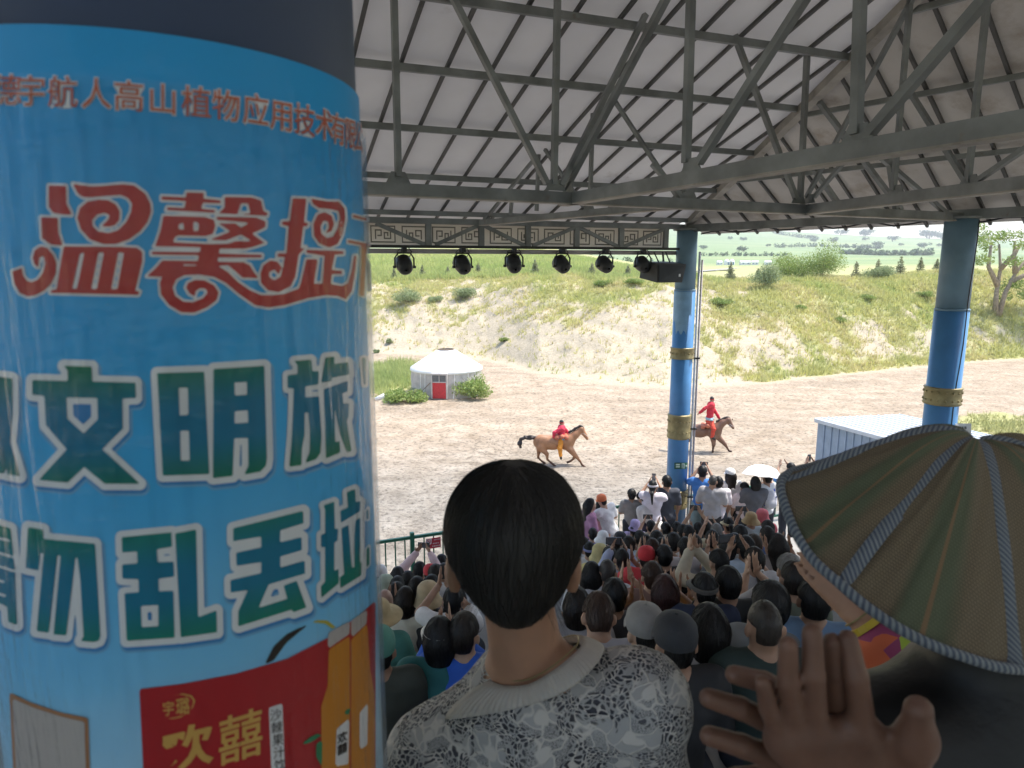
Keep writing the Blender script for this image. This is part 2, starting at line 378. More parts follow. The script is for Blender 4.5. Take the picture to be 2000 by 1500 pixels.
kk = np.clip((mixn-.35)*2.4, 0, 1); cols = dry*(1-kk)+grn*kk; r5 = rng.random((len(x), 1)); cols = np.where(r5 > .62, yg, cols)
put(obj('bank_grass', blade_mesh('bank_grass', x, y, z, .22+.38*rng.random(len(x))*np.clip(.4+mixn[:, 0], 0, 1), 6, .7, .03, cols), M['blade']), 'sparse yellow green grass growing over the sandy bank', 'grass', kind='stuff')
# taller meadow grass behind the crest on the left
th = rng.uniform(-.26, .26, 22000); R = np.interp(th, TH, RB)+width(th)+rng.random(22000)**1.3*75; x, y = R*np.sin(th), R*np.cos(th); u_ = fbm(x*.12, y*.12, 3)[:, None]
put(obj('meadow_grass', blade_mesh('meadow_grass', x, y, height(th, R), .35+.55*rng.random(len(x)), 5, .8, .05, np.array([.30, .40, .12])*(1-u_)+np.array([.52, .52, .22])*u_), M['blade']), 'tall bright meadow grass behind the spotlights above the bank', 'grass', kind='stuff')
# verge and tent patch
def patch(name, label, cx, cy, rx, ry, N, h, w, c0, c1):
    c = at_z(cx, cy, G0); x = c[0]+rng.normal(0, rx, N); y = c[1]+rng.normal(0, ry, N); k = (((x-c[0])/rx)**2+((y-c[1])/ry)**2) < 4
    x, y = x[k], y[k]; th = np.arctan2(x, y); R = np.hypot(x, y); u = fbm(x*.6, y*.6, 3)[:, None]
    put(obj(name, blade_mesh(name, x, y, height(th, R), h*(.4+.9*rng.random(len(x))), 7, .5, w, np.array(c0)*(1-u)+np.array(c1)*u), M['blade']), label, 'grass', kind='stuff')
patch('tent_grass', 'tall green grass left of the white felt tent', 752, 735, 1.7, 4.2, 1900, .6, .03, (.32, .40, .14), (.52, .54, .24))
patch('verge_grass', 'rough grass on the track verge beside the right column', 2010, 838, 2.2, 1.6, 900, .28, .03, (.36, .38, .16), (.52, .48, .26))
# ---------------------------------------------------------------- leafy things
M['leaf'] = None
def leafmat(name, c0, c1, c2):
    m, t, bs = newmat(name); v = coords(t, 'Object'); n = noise(t, v, 1.6, 3)
    g = nd(t, 'NewGeometry').outputs['Random Per Island']
    col = mixc(t, g, ramp(t, n, [(.3, c0), (.6, c1)]), c2); t.links.new(col, bs.inputs['Base Color']); bs.inputs['Roughness'].default_value = .65
    tl = nd(t, 'BsdfTranslucent'); t.links.new(col, tl.inputs[0]); mx = nd(t, 'MixShader'); mx.inputs[0].default_value = .3
    t.links.new(bs.outputs[0], mx.inputs[1]); t.links.new(tl.outputs[0], mx.inputs[2]); t.links.new(mx.outputs[0], t.nodes['Material Output'].inputs[0]); return m
M['leaf_bright'] = leafmat('leaf_bright', (.13, .24, .045), (.22, .33, .075), (.33, .38, .12))
M['leaf_sage'] = leafmat('leaf_sage', (.19, .26, .11), (.27, .34, .16), (.34, .39, .21))
M['leaf_pine'] = leafmat('leaf_pine', (.17, .22, .11), (.25, .30, .15), (.38, .36, .22))
M['leaf_far'] = leafmat('leaf_far', (.10, .15, .08), (.14, .19, .10), (.17, .22, .12))
M['bark'] = simple('bark', (.20, .15, .11), .9, 0, .3, 6, 30, .6)
M['bark_pale'] = simple('bark_pale', (.33, .27, .20), .9, 0, .3, 6, 30, .6)
def leaf_cloud(name, clumps, n, size, wide=.5, droop=0):
    """clumps: (x,y,z,rx,ry,rz)"""
    c = np.array(clumps); wgt = (c[:, 3]*c[:, 4]*c[:, 5])**.67; wgt /= wgt.sum()
    i = rng.choice(len(c), n, p=wgt); d = rng.normal(size=(n, 3)); d /= np.linalg.norm(d, axis=1)[:, None]
    p = c[i, :3]+d*c[i, 3:]*(rng.random(n)**.45)[:, None]
    a = rng.normal(size=(n, 3))+d*.6; a[:, 2] += droop; a /= np.linalg.norm(a, axis=1)[:, None]
    b = np.cross(a, rng.normal(size=(n, 3))); b /= np.linalg.norm(b, axis=1)[:, None]
    s_ = size*(.5+rng.random(n))[:, None]
    V = np.stack([p-a*s_*.5, p+b*s_*wide*.5, p+a*s_*.6, p-b*s_*wide*.5], 1).reshape(-1, 3)
    return mesh(name, V, np.arange(4*n).reshape(-1, 4))
def tree_obj(name, label, cat, loc, trunk_mb, crown_me, cm, bm, group=None, rz=0, sc=1):
    r = thing(name, label, cat, loc, rz, group); r.scale = (sc,)*3
    if trunk_mb: B('trunk', trunk_mb, bm, r, True)
    obj('crown', crown_me, cm, r); return r
def on_ground(px, py, R=None):
    """pixel -> ground point on the terrain; with R given, only the bearing is used"""
    if R is None:
        r = ray(px, py); th = math.atan2(r[0], r[1]); tt = r[2]/math.hypot(r[0], r[1]); Rs_ = np.linspace(12, 400, 3000)
        zz = height(np.full_like(Rs_, th), Rs_); hit = np.argmax(CZ+tt*Rs_ < zz); R = Rs_[hit]
    else:
        r = ray(px, py); th = math.atan2(r[0], r[1])
    return Vector((R*math.sin(th), R*math.cos(th), float(height(np.array([th]), np.array([R]))[0])))
def bush_mesh(nm, r, h, n, size, seed, droop=.4):
    rs = random.Random(seed); cl = []
    for k in range(9): a = rs.random()*6.28; q = rs.random()**.5*r*.65; hh = h*(.35+.5*rs.random())*(1-.4*q/r); cl.append((math.cos(a)*q, math.sin(a)*q, hh*.85, r*.5, r*.5, hh*.62))
    return leaf_cloud(nm, cl, n, size, .35, droop)
def stems(r, h, k, seed, rad=.02):
    mb = MB(); rs = random.Random(seed)
    for i in range(k): a = rs.random()*6.28; mb.tube([(0, 0, -.1), (math.cos(a)*r*.25, math.sin(a)*r*.25, h*.4), (math.cos(a)*r*.6, math.sin(a)*r*.6, h*.8)], [rad, rad*.7, rad*.3], 5)
    return mb
BUSHES = [  # px, py(base), radius m, height m, material, label
    (928, 778, 1.45, 1.75, 'leaf_bright', 'big feathery green bush right of the red tent door'),
    (832, 774, .95, 1.1, 'leaf_sage', 'grey green weeds against the tent wall left of its door'),
    (788, 786, 1.4, .9, 'leaf_bright', 'low green weeds at the front left foot of the tent'),
    (795, 592, 1.6, 1.6, 'leaf_sage', 'rounded grey green bush high on the left of the bank'),
    (905, 585, 1.5, 1.5, 'leaf_sage', 'loose grey green bush beside the rounded one on the bank'),
    (850, 590, .9, .7, 'leaf_sage', 'small flat bush between the two bank bushes'),
    (1495, 562, 1.7, 2.4, 'leaf_sage', 'sage green bush standing forward on the bank right of the column'),
    (1545, 535, 3.0, 3.0, 'leaf_bright', 'broad bright green willow bush on the bank crest, left of two'),
    (1605, 533, 3.0, 3.8, 'leaf_bright', 'tall bright green willow bush on the bank crest, right of two'),
    (1720, 534, 2.0, 1.7, 'leaf_sage', 'rounded bush between two small pines on the crest'),
    (760, 672, .35, .5, 'leaf_sage', 'dark tuft at the foot of the bank left of the tent'),
    (735, 690, .3, .4, 'leaf_sage', 'little weed at the bank foot next to the poster'),
    (985, 668, .5, .4, 'leaf_bright', 'low weed on the bare sand right of the tent'),
    (1690, 585, .9, .5, 'leaf_bright', 'flat yellow green clump high on the right bank'),
    (1640, 630, .8, .45, 'leaf_bright', 'yellow green clump half way up the right bank'),
    (1560, 605, .7, .4, 'leaf_bright', 'small yellow clump on the middle of the right bank'),
    (1805, 580, 1.0, .6, 'leaf_bright', 'yellow green clump near the crest left of the right column'),
    (1180, 560, 1.1, .6, 'leaf_bright', 'bright clump of grass below the third spotlight'),
    (1240, 555, 1.2, .6, 'leaf_bright', 'bright grass clump under the loudspeaker'),
    (1410, 595, 1.3, .6, 'leaf_bright', 'bright grass clump just right of the corner column'),
]
for i, (px, py, r, h, mt, lb) in enumerate(BUSHES):
    p = on_ground(px, py) if py > 545 else on_ground(px, py, float(np.interp(math.atan2(*ray(px, py)[:2]), TH, RB)+width(math.atan2(*ray(px, py)[:2])))+2.5); big = r > 1.0
    tree_obj('bush', lb, 'bush', p, stems(r, h, 6, i, .02 if big else .01), bush_mesh('crown', r, h, int(2600*max(r, .5)), .16 if big else .12, i), M[mt], M['bark'])
def pine(seed, h):
    rs = random.Random(seed); mb = MB(); mb.tube([(0, 0, -.2), (.02, 0, h*.5), (0, .02, h*.97)], [.06, .04, .012], 6)
    cl = []; z = h*.1; lv = 0
    while z < h*.97:
        rr = (h-z)/h*h*.30*(.75+.5*rs.random())+.06
        for k in range(5):
            a = k*1.2566+lv*.7+rs.random()*.4; mb.tube([(0, 0, z), (math.cos(a)*rr, math.sin(a)*rr, z+rr*.25)], [.015, .005], 4)
            cl.append((math.cos(a)*rr*.55, math.sin(a)*rr*.55, z+rr*.18, rr*.6, rr*.6, .13))
        z += h*.085*(1+.5*rs.random()); lv += 1
    cl.append((0, 0, h*.95, .05, .05, h*.1)); return mb, leaf_cloud('crown', cl, 1100, .17, .3, .2)
PINES = [(770, 540, 70, 1.9, 'left of the first spotlight'), (825, 548, 71, 2.3, 'between the first two spotlights'), (875, 546, 74, 1.8, 'left of the second spotlight'), (934, 543, 74, 2.0, 'just right of the second spotlight'),
         (1045, 541, 72, 2.4, 'between the third and fourth spotlights'), (1156, 540, 70, 2.2, 'left of the fifth spotlight'), (1226, 541, 69, 2.2, 'between the last two spotlights'),
         (1426, 548, 74, 2.6, 'right of the corner column'), (1480, 540, 78, 2.3, 'behind the sage green bush'), (1672, 530, 82, 2.9, 'right of the willow bushes'), (1714, 532, 86, 3.1, 'rising out of the rounded bush'), (1758, 532, 88, 3.2, 'in the middle of the right crest'), (1797, 531, 90, 2.9, 'furthest right on the crest, left of the right column'), (1830, 520, 96, 2.4, 'tiny, next to the right column')]
for i, (px, py, R, h, wh) in enumerate(PINES):
    tm, cm_ = pine(40+i, h*.72); tree_obj('young_pine', 'young pine on the bank crest '+wh, 'pine tree', on_ground(px, py, R if px > 1300 else float(np.interp(math.atan2(*ray(px, py)[:2]), TH, RB)+width(math.atan2(*ray(px, py)[:2])))+1+(i*37 % 7)), tm, cm_, M['leaf_pine'], M['bark'], 'young pines along the bank crest')
# big forked tree behind the right column
p = on_ground(1955, 525, 80); mb = MB(); rs = random.Random(5)
for b_ in ([(0, 0, -.3), (-.15, 0, 2.0), (.1, .2, 4.2), (-.3, .2, 6.5)], [(.3, 0, -.3), (.7, 0, 2.0), (1.5, .1, 3.8), (2.6, 0, 5.6)], [(1.1, 0, 3.0), (2.6, .2, 3.7), (4.4, 0, 4.9)], [(-.1, 0, 2.6), (-1.0, .3, 4.4), (-1.2, 0, 6.4)], [(1.5, .1, 3.8), (1.4, .4, 5.4), (1.2, .3, 6.8)], [(.1, .2, 4.2), (1.0, -.2, 5.6), (1.5, -.1, 6.6)]):
    k = len(b_); mb.tube(b_, [.24*(1-i/k)+.025 for i in range(k)], 7)
cl = [(rs.uniform(-3, 5.5), rs.uniform(-2, 2), rs.uniform(4.4, 8.2), .9, .9, .55) for _ in range(26)]+[(rs.uniform(1.2, 5.5), rs.uniform(-1.5, 1.5), rs.uniform(1.6, 3.3), .8, .8, .6) for _ in range(12)]
tree_obj('forked_tree', 'large forked tree with bare trunks behind the right column', 'tree', p, mb, leaf_cloud('crown', cl, 5200, .24, .45), M['leaf_bright'], M['bark_pale'])
# far trees on the opposite hillside
FAR = [(1426, 468, 9, 'lone dark tree high on the far hill under the eave'), (1452, 470, 10, 'second lone tree on the far hill from the corner column'), (1374, 487, 12, 'dark tree on the far hill beside the corner column'), (1451, 492, 16, 'wide crowned tree above the far domes'), (1500, 482, 8, 'small tree at the left end of the far hedge'), (1590, 473, 11, 'small dark tree high on the hill above the willow bushes'), (1627, 475, 14, 'broad dark tree above the right willow bush'), (1634, 470, 9, 'little tree just beyond the broad dark tree'), (1690, 470, 9, 'little tree on the skyline slope, middle'), (1710, 482, 14, 'dark tree at the hedge end on the right hill'), (1743, 472, 15, 'flat topped copse on the right hill'), (1720, 479, 9, 'pale tree beside the flat topped copse'), (1805, 485, 16, 'large dark tree low on the right hill'), (1760, 480, 7, 'tiny tree below the flat topped copse'), (1835, 482, 8, 'tiny tree next to the right column on the hill'), (1642, 458, 16, 'skyline tree at the left of the far ridge'), (1690, 459, 20, 'skyline wood in the middle of the far ridge'), (1815, 463, 22, 'skyline wood at the right of the far ridge'), (1840, 465, 18, 'skyline wood next to the right column')]
def far_R(px, py):
    r = ray(px, py); th = math.atan2(r[0], r[1]); tt = r[2]/math.hypot(r[0], r[1]); Rs_ = np.geomspace(220, 2100, 1500); zz = height(np.full_like(Rs_, th), Rs_)
    h_ = CZ+tt*Rs_ < zz; return Rs_[np.argmax(h_)] if h_.any() else 1950
for i, (px, py, w, lb) in enumerate(FAR):
    R = far_R(px, py); mpx = R/1345; w_ = w*mpx; rs = random.Random(i); p = on_ground(px, py, R)
    cl = [(rs.uniform(-.35, .35)*w_*1.3, rs.uniform(-.3, .3)*w_, w_*(.28+.2*rs.random()), w_*.3, w_*.3, w_*.22) for _ in range(9)]
    mb = MB().tube([(0, 0, -w_*.1), (0, 0, w_*.4)], [w_*.05, w_*.03], 5)
    tree_obj('far_tree', lb, 'tree', p, mb, leaf_cloud('crown', cl, 260, w_*.16, .7), M['leaf_far'], M['bark'], 'trees dotted over the far hillside')
def hedge(name, label, pts, hpx, n):
    cl = []
    for (x0, y0), (x1, y1) in zip(pts[:-1], pts[1:]):
        for k in range(14):
            f = (k+rng.random())/14; px, py = x0+(x1-x0)*f, y0+(y1-y0)*f; R = far_R(px, py); w_ = hpx*R/1345*(.6+.7*rng.random()); p = on_ground(px, py, R); cl.append((p.x, p.y, p.z+w_*.4, w_*.6, w_*.6, w_*.55))
    put(obj(name, leaf_cloud(name, cl, n, hpx*far_R(*pts[0])/1345*.4, .7), M['leaf_far']), label, 'hedge', kind='stuff')
hedge('far_hedge', 'long dark hedge across the middle of the far hill', [(1510, 484), (1600, 482), (1680, 485), (1720, 486)], 7, 1500)
hedge('far_shelterbelt', 'dark shelterbelt of trees at the foot of the far hill', [(1640, 496), (1720, 499), (1815, 499)], 10, 1800)
hedge('valley_scrub', 'pale scrub in the valley left of the willow bushes', [(1370, 500), (1450, 500), (1540, 500)], 7, 900)
hedge('valley_scrub', 'scrub at the meadow edge left of the corner column', [(1060, 516), (1200, 514), (1310, 512)], 8, 900)
hedge('ridge_wood', 'thin wood along the ridge under the eave', [(1510, 456), (1560, 464), (1600, 468)], 6, 600)
# far settlement
def house(px, py, w, d, h, lb, dome=False):
    R = 330; p = on_ground(px, py, R); r = thing('dome_tent' if dome else 'farm_building', lb, 'tent' if dome else 'building', p, random.Random(px).uniform(-.4, .4), 'domes of the far settlement' if dome else None)
    if dome:
        B('dome', MB().lathe([(w*.5, -.5), (w*.5, h*.3), (w*.45, h*.6), (w*.3, h*.85), (w*.12, h*.97), (.02, h)], 16), M['white'], r, True)
        B('door', MB().box((0, -w*.49, h*.25), (w*.25, w*.06, h*.5)), M['column_grey'], r)
    else:
        B('wall', MB().box((0, 0, h*.35), (w, d, h*.9)), M['white'], r)
        B('roof', MB().hexa([(-w*.53, -d*.55, h*.8), (w*.53, -d*.55, h*.8), (w*.53, d*.55, h*.8), (-w*.53, d*.55, h*.8), (-w*.53, -d*.02, h*1.25), (w*.53, -d*.02, h*1.25), (w*.53, d*.02, h*1.25), (-w*.53, d*.02, h*1.25)]), M['shed_roof'], r)
        for k in (-.25, .25): B('window', MB().box((k*w, -d*.505, h*.45), (w*.16, .06, h*.3)), M['column_grey'], r)
M['shed_roof'] = simple('shed_roof', (.60, .63, .66), .45, .1, .08, 3, 20, .05)
house(1420, 500, 2.6, 2.6, 2.6, 'left of two white domes in the valley behind the corner column', True); house(1430, 500, 2.6, 2.6, 2.6, 'right of two white domes in the valley behind the corner column', True)
for px, py, w, lb in ((1405, 514, 4, 'small white shed below the far domes'), (1455, 510, 8, 'pale blue roofed building right of the far domes'), (1475, 508, 5, 'small grey roofed building beside the pale blue one'), (1500, 507, 5, 'white hut left of the willow bushes'), (1075, 517, 6, 'long white building between the third and fourth spotlights'), (1122, 519, 4, 'white hut below the fifth spotlight')): house(px, py, w*.55, 2.4, 1.5, lb)
p0, p1 = on_ground(1365, 529, 200), on_ground(1440, 522, 230)
put(B('road', MB().beam(p0+Vector((0, 0, .25)), p1+Vector((0, 0, .6)), 3.0, .12), M['concrete']), kind='structure')
# ---------------------------------------------------------------- felt tent
yc = at_z(866, 778, G0); yp = Vector((yc[0], yc[1]+2.3, 0)); k_ = (yc[1])/1340*1.03
M['felt'] = simple('felt', (.55, .50, .46), .9, 0, .14, 3, 14, .3, dirt=((.42, .37, .32), 2, .58)); M['felt_roof'] = simple('felt_roof', (.84, .84, .83), .8, 0, .05, 3, 14, .15)
yurt = thing('felt_tent', 'round white felt tent with a red door on the sand', 'tent', yp, -.12)
rw = 143*k_/2; hw = 1.62
prof = [(rw*(1+.012*math.sin(i*2.1)), -.15+i*(hw+.15)/6) for i in range(7)]
B('wall', MB().lathe(prof, 48), M['felt'], yurt, True)
rf = B('roof', MB().lathe([(rw*1.0, hw-.14), (rw*1.025, hw-.1), (rw*1.01, hw+.05), (rw*.62, hw+.62), (rw*.27, hw+1.12), (rw*.23, hw+1.16)], 48), M['felt_roof'], yurt, True)
B('crown_ring', MB().lathe([(rw*.23, hw+1.15), (rw*.24, hw+1.2), (rw*.21, hw+1.21), (rw*.20, hw+1.1)], 32), M['bark'], rf)
for k in range(3): B('crown_spoke', MB().beam((rw*.22*math.cos(k*1.047), rw*.22*math.sin(k*1.047), hw+1.17), (-rw*.22*math.cos(k*1.047), -rw*.22*math.sin(k*1.047), hw+1.17+k*.012), .05, .03), M['bark'], rf)
door = B('door', MB().box((.05, -rw-.06, .5), (.86, .07, 1.0)), M['red'], yurt)
B('door_frame', MB().box((-.43, -rw-.05, .78), (.09, .16, 1.6)).box((.53, -rw-.05, .78), (.09, .16, 1.6)).box((.05, -rw-.052, 1.53), (.87, .156, .1)).box((.05, -rw-.054, 1.03), (.87, .12, .05)).box((.05, -rw-.056, 1.25), (.04, .11, .4)), M['felt'], door)
for sx in (-.19, .29): B('pane', MB().box((sx, -rw-.045, 1.26), (.42, .03, .4)), M['screen'], door)
for a in (-2.1, -1.95, -1.15, -.75): B('rope', MB().tube([(rw*1.03*math.cos(a), rw*1.03*math.sin(a), hw), (rw*1.05*math.cos(a), rw*1.05*math.sin(a), .6), (rw*1.15*math.cos(a-.06), rw*1.15*math.sin(a-.06), 0)], .018, 5), M['white'], yurt)
B('prop_pole', MB().tube([(-.5, -rw-.12, 1.0), (-1.25, -rw-.25, .25)], .03, 6), M['bark'], yurt)
put(B('white_sheet', MB().tube([(0, 0, .0), (.5, .2, .12), (1.1, .1, .05), (1.6, .4, .2)], [.1, .22, .16, .05], 8), M['white'], None, True, loc=Vector((yp.x-rw-1.9, yp.y-2.6, 0))), 'crumpled white sheet on the ground left of the tent', 'sheet')
# ---------------------------------------------------------------- steel shed
A_ = at_z(1590, 819, -5.6); D_ = at_z(1766, 866, -5.72); B__ = at_z(1756, 812, -5.42)
A2, D2, B2 = [Vector((q[0], q[1], 0)) for q in (A_, D_, B__)]; C2 = D2+(B2-A2)
M['shed_wall'] = simple('shed_wall', (.30, .37, .46), .5, .1, .1, 3, 20, .08); M['shed_dark'] = simple('shed_dark', (.15, .17, .2), .4, 0, .1)
shed = thing('steel_shed', 'blue grey corrugated steel shed with white roof by the track', 'shed', A2)
zA, zB, zC, zD = 2.70, 2.88, 2.76, 2.58; L = lambda p, z: Vector((p.x-A2.x, p.y-A2.y, z))
def wallpan(P, Q, z0, z1, n, nm='wall_panel'):
    d = (Q-P); nr = Vector((d.y, -d.x, 0)).normalized()
    for i in range(n):
        f0, f1 = i/n, (i+.94)/n; a, b = P+d*f0, P+d*f1; za, zb = z0+(z1-z0)*f0-.1, z0+(z1-z0)*f1-.1
        off = nr*.02; mb = MB().hexa([L(a, 0)+off, L(b, 0)+off, L(b, 0)-off, L(a, 0)-off, L(a, za)+off, L(b, zb)+off, L(b, zb)-off, L(a, za)-off])
        c = P+d*f1; mb.beam(L(c, 0)+nr*.03, L(c, zb)+nr*.03, .045, .06, tuple(nr)); B(nm, mb, M['shed_wall'], shed)
inset = .12
wallpan(A2.lerp(C2, .03), D2.lerp(B2, .03), zA, zD, 11); wallpan(D2.lerp(B2, .03), C2.lerp(A2, .03), zD, zC, 9); wallpan(B2.lerp(D2, .03), A2.lerp(C2, .03), zB, zA, 9); wallpan(C2.lerp(A2, .03), B2.lerp(D2, .03), zC, zB, 9)
for i in range(12):
    f0, f1 = i/12, (i+.97)/12; a0, a1, b0, b1 = A2.lerp(B2, f0), A2.lerp(B2, f1), D2.lerp(C2, f0), D2.lerp(C2, f1)
    za0, za1, zb0, zb1 = zA+(zB-zA)*f0, zA+(zB-zA)*f1, zD+(zC-zD)*f0, zD+(zC-zD)*f1
    mb = MB().hexa([L(b0, zb0), L(b1, zb1), L(a1, za1), L(a0, za0), L(b0, zb0+.05), L(b1, zb1+.05), L(a1, za1+.05), L(a0, za0+.05)]); mb.beam(L(b1, zb1+.05), L(a1, za1+.05), .05, .05); B('roof_sheet', mb, M['shed_roof'], shed)
B('roof_edge', MB().beam(L(A2, zA-.02)+Vector((0, -.06, 0)), L(D2, zD-.02)+Vector((-.05, -.05, 0)), .05, .13), M['shed_roof'], shed)
fw = .62; pw = A2.lerp(D2, fw); dwn = (D2-A2).normalized(); nr = Vector((dwn.y, -dwn.x, 0))
win = B('window', MB().beam(L(pw, 1.65)-dwn*.35-nr*.0+nr*.06, L(pw, 1.65)+dwn*.35+nr*.06, .03, .7), M['screen'], shed)
B('window_frame', MB().beam(L(pw, 2.02)-dwn*.4+nr*.06, L(pw, 2.02)+dwn*.4+nr*.06, .08, .06).beam(L(pw, 1.28)-dwn*.4+nr*.06, L(pw, 1.28)+dwn*.4+nr*.06, .08, .06).beam(L(pw, 1.3)-dwn*.37+nr*.06, L(pw, 2.0)-dwn*.37+nr*.06, .078, .06, tuple(nr)).beam(L(pw, 1.3)+dwn*.37+nr*.06, L(pw, 2.0)+dwn*.37+nr*.06, .078, .06, tuple(nr)), M['white'], win)
# ================================================================ GRANDSTAND
U2 = np.array([.929, .370, 0]); N2 = np.array([-.370, .929, 0])     # along the front eave; out to the arena
MID = np.array([3.29, 13.17, 0]); RGT = np.array([6.07, 9.50, 0]); LFT = np.array([-.359, .741, 0])
WV = (RGT-MID); WV = WV/np.linalg.norm(WV); MV = np.array([-WV[1], WV[0], 0])     # right eave direction; its outward normal
ZE = .67; S1, S2 = .32, .60; ZR = ZE+.16
if MV[0] < 0: MV = -MV
def un(u, n, z): return U2*u+N2*n+np.array([0, 0, z])
nE = float(MID@N2); uE = float(MID@U2)
nm_, mu_, nw_ = float(N2@MV), float(MV@U2), float(N2@WV)
pav = thing('pavilion_roof', 'grey steel roof frame with pale ribbed sheets above the grandstand', 'roof', (0, 0, CZ))
def P3(p): return Vector((float(p[0]), float(p[1]), float(p[2])))
# front slope sheets
AMAX = 12.6; PW = .48; kf = S2*mu_/(S1-S2*nm_)
def front_pt(t, a, dz=0): return MID-U2*t-N2*a+np.array([0, 0, ZR+S1*a+dz])
n_f = 38
for i in range(n_f):
    t0, t1 = i*PW, i*PW+PW-.012
    a0, a1 = min(kf*t0, AMAX), min(kf*t1, AMAX); j = random.uniform(-.004, .004)
    e0 = -.75 if t0 > .1 else -.3
    lo = [front_pt(t0, e0, j), front_pt(t1, -.75, j), front_pt(t1, a1, j), front_pt(t0, a0, j)]
    mb = MB().hexa([P3(p) for p in lo]+[P3(p+np.array([0, 0, .03])) for p in lo]); B('roof_sheet', mb, M['panel'], pav)
    tr_ = t1+.006; ar = min(kf*tr_, AMAX)
    B('rib', MB().beam(P3(front_pt(tr_, -.75, -.02)), P3(front_pt(tr_, ar, -.02)), .034, .04), M['rib'], pav)
# right slope sheets
kb = -S1*nw_/(S2-S1*nm_)
def right_pt(w, b, dz=0): return MID+WV*w-MV*b+np.array([0, 0, ZR+S2*b+dz])
for i in range(34):
    w0, w1 = i*.40, i*.40+.388; b0, b1 = min(kb*w0, 5.2), min(kb*w1, 5.2); j = random.uniform(-.004, .004)
    lo = [right_pt(w0, -.46, j), right_pt(w1, -.46, j), right_pt(w1, b1, j), right_pt(w0, b0, j)]
    mb = MB().hexa([P3(p) for p in lo]+[P3(p+np.array([0, 0, .03])) for p in lo]); B('roof_sheet', mb, M['panel_dusty'], pav)
    wr = w1+.006; B('rib', MB().beam(P3(right_pt(wr, -.46, -.02)), P3(right_pt(wr, min(kb*wr, 5.2), -.02)), .034, .04), M['rib'], pav)
# back slope (behind the viewer) in wide sheets
for i in range(9):
    t0, t1 = i*2.0-4, i*2.0-2.02; rz_ = ZR+S1*AMAX
    q = lambda t, a: MID-U2*t-N2*a+np.array([0, 0, rz_-(a-AMAX)*.45])
    lo = [q(t0, AMAX), q(t1, AMAX), q(t1, AMAX+7.0), q(t0, AMAX+7.0)]
    B('roof_sheet', MB().hexa([P3(p) for p in lo]+[P3(p+np.array([0, 0, .03])) for p in lo]), M['panel'], pav)
# purlins
nf = np.array([N2[0]*S1, N2[1]*S1, 1.0])     # front plane: S1*(n) + z = const
c0 = float(nf@front_pt(0, 0, -.07))
for px, py in ((913, 2), (707, 122), (713, 243), (717, 340), (730, 413)):
    r = ray(px, py); p = r*(c0/float(nf@r)); a = nE-float(p@N2)
    B('purlin', MB().beam(P3(front_pt(max(a/kf, 0)+.03, a, -.075)), P3(front_pt(n_f*PW, a, -.075)), .05, .075), M['steel'], pav)
for a in (9.6, 11.6): B('purlin', MB().beam(P3(front_pt(a/kf+.03, a, -.075)), P3(front_pt(n_f*PW, a, -.075)), .05, .075), M['steel'], pav)
for b in (.9, 1.9, 2.9, 3.9): B('purlin', MB().beam(P3(right_pt(b/kb+.03, b, -.075)), P3(right_pt(13, b, -.075)), .05, .06), M['steel'], pav)
bh = 3.45; hipd = right_pt(bh/kb, bh, -.1)
M['hip'] = simple('hip', (.30, .28, .25), .6, .1, .3, 3, 30, .1, dirt=((.16, .12, .09), 5, .6))
B('hip_rafter', MB().beam(P3(right_pt(.02, .01, -.1)), P3(hipd), .12, .10), M['hip'], pav)
# trusses: horizontal chords found on the eave level, webs in the vertical plane of their chord
def chordpt(px, py, z=ZE): return at_z(px, py, z)
Aa = chordpt(716, 355); Ab = RGT+np.array([0, 0, ZE])
Aa_ext = Aa+(Aa-Ab)/np.linalg.norm(Aa-Ab)*3.5
CH = {'A': (Aa_ext, Ab), 'B': (chordpt(1100, 380), chordpt(2000, 216)), 'C': (chordpt(1563, 402), chordpt(2000, 344)), 'E': (chordpt(940, 430), chordpt(1340, 391))}
for k_c in 'BC': a, b = CH[k_c]; CH[k_c] = (a, a+(b-a)*2.2)
def plane_of(ch): a, b = CH[ch]; d = b-a; return a, np.array([d[1], -d[0], 0])
def web(ch, x0, y0, x1, y1, w=.06):
    p0, nr = plane_of(ch); a, b = at_plane(x0, y0, p0, nr), at_plane(x1, y1, p0, nr)
    # stop under the roof sheets
    def roofz(p):
        q = p-MID; aa, bb = -float(q@N2), -float(q@MV); return ZR+min(S1*aa, S2*bb)-.02
    def clampp(p, o):
        if p[2] <= roofz(p): 
            if p[2] > ZE+.4 and y1 <= 60:                      # carry the strut up to the sheets
                d = (p-o)/np.linalg.norm(p-o)
                for _ in range(60):
                    if p[2] >= roofz(p) or d[2] < .15: break
                    p = p+d*.05
            return p
        lo, hi = 0.0, 1.0
        for _ in range(24):
            m = (lo+hi)/2; q = p+(o-p)*m
            if q[2] > roofz(q): lo = m
            else: hi = m
        return p+(o-p)*hi
    a, b = clampp(a, b), clampp(b, a)
    B('strut', MB().beam(P3(a), P3(b), w, w*1.1, (P3(nr)).normalized()), M['steel'], pav)
for k_c, (a, b) in CH.items():
    h = .10 if k_c != 'E' else .075
    B('tie_beam', MB().beam(P3(a-np.array([0, 0, h*.5])), P3(b-np.array([0, 0, h*.5])), .09, h), M['steel'], pav)
    lip = .012
    B('beam_flange', MB().beam(P3(a-np.array([0, 0, h+.006])), P3(b-np.array([0, 0, h+.006])), .11, .012), M['hip'], pav)
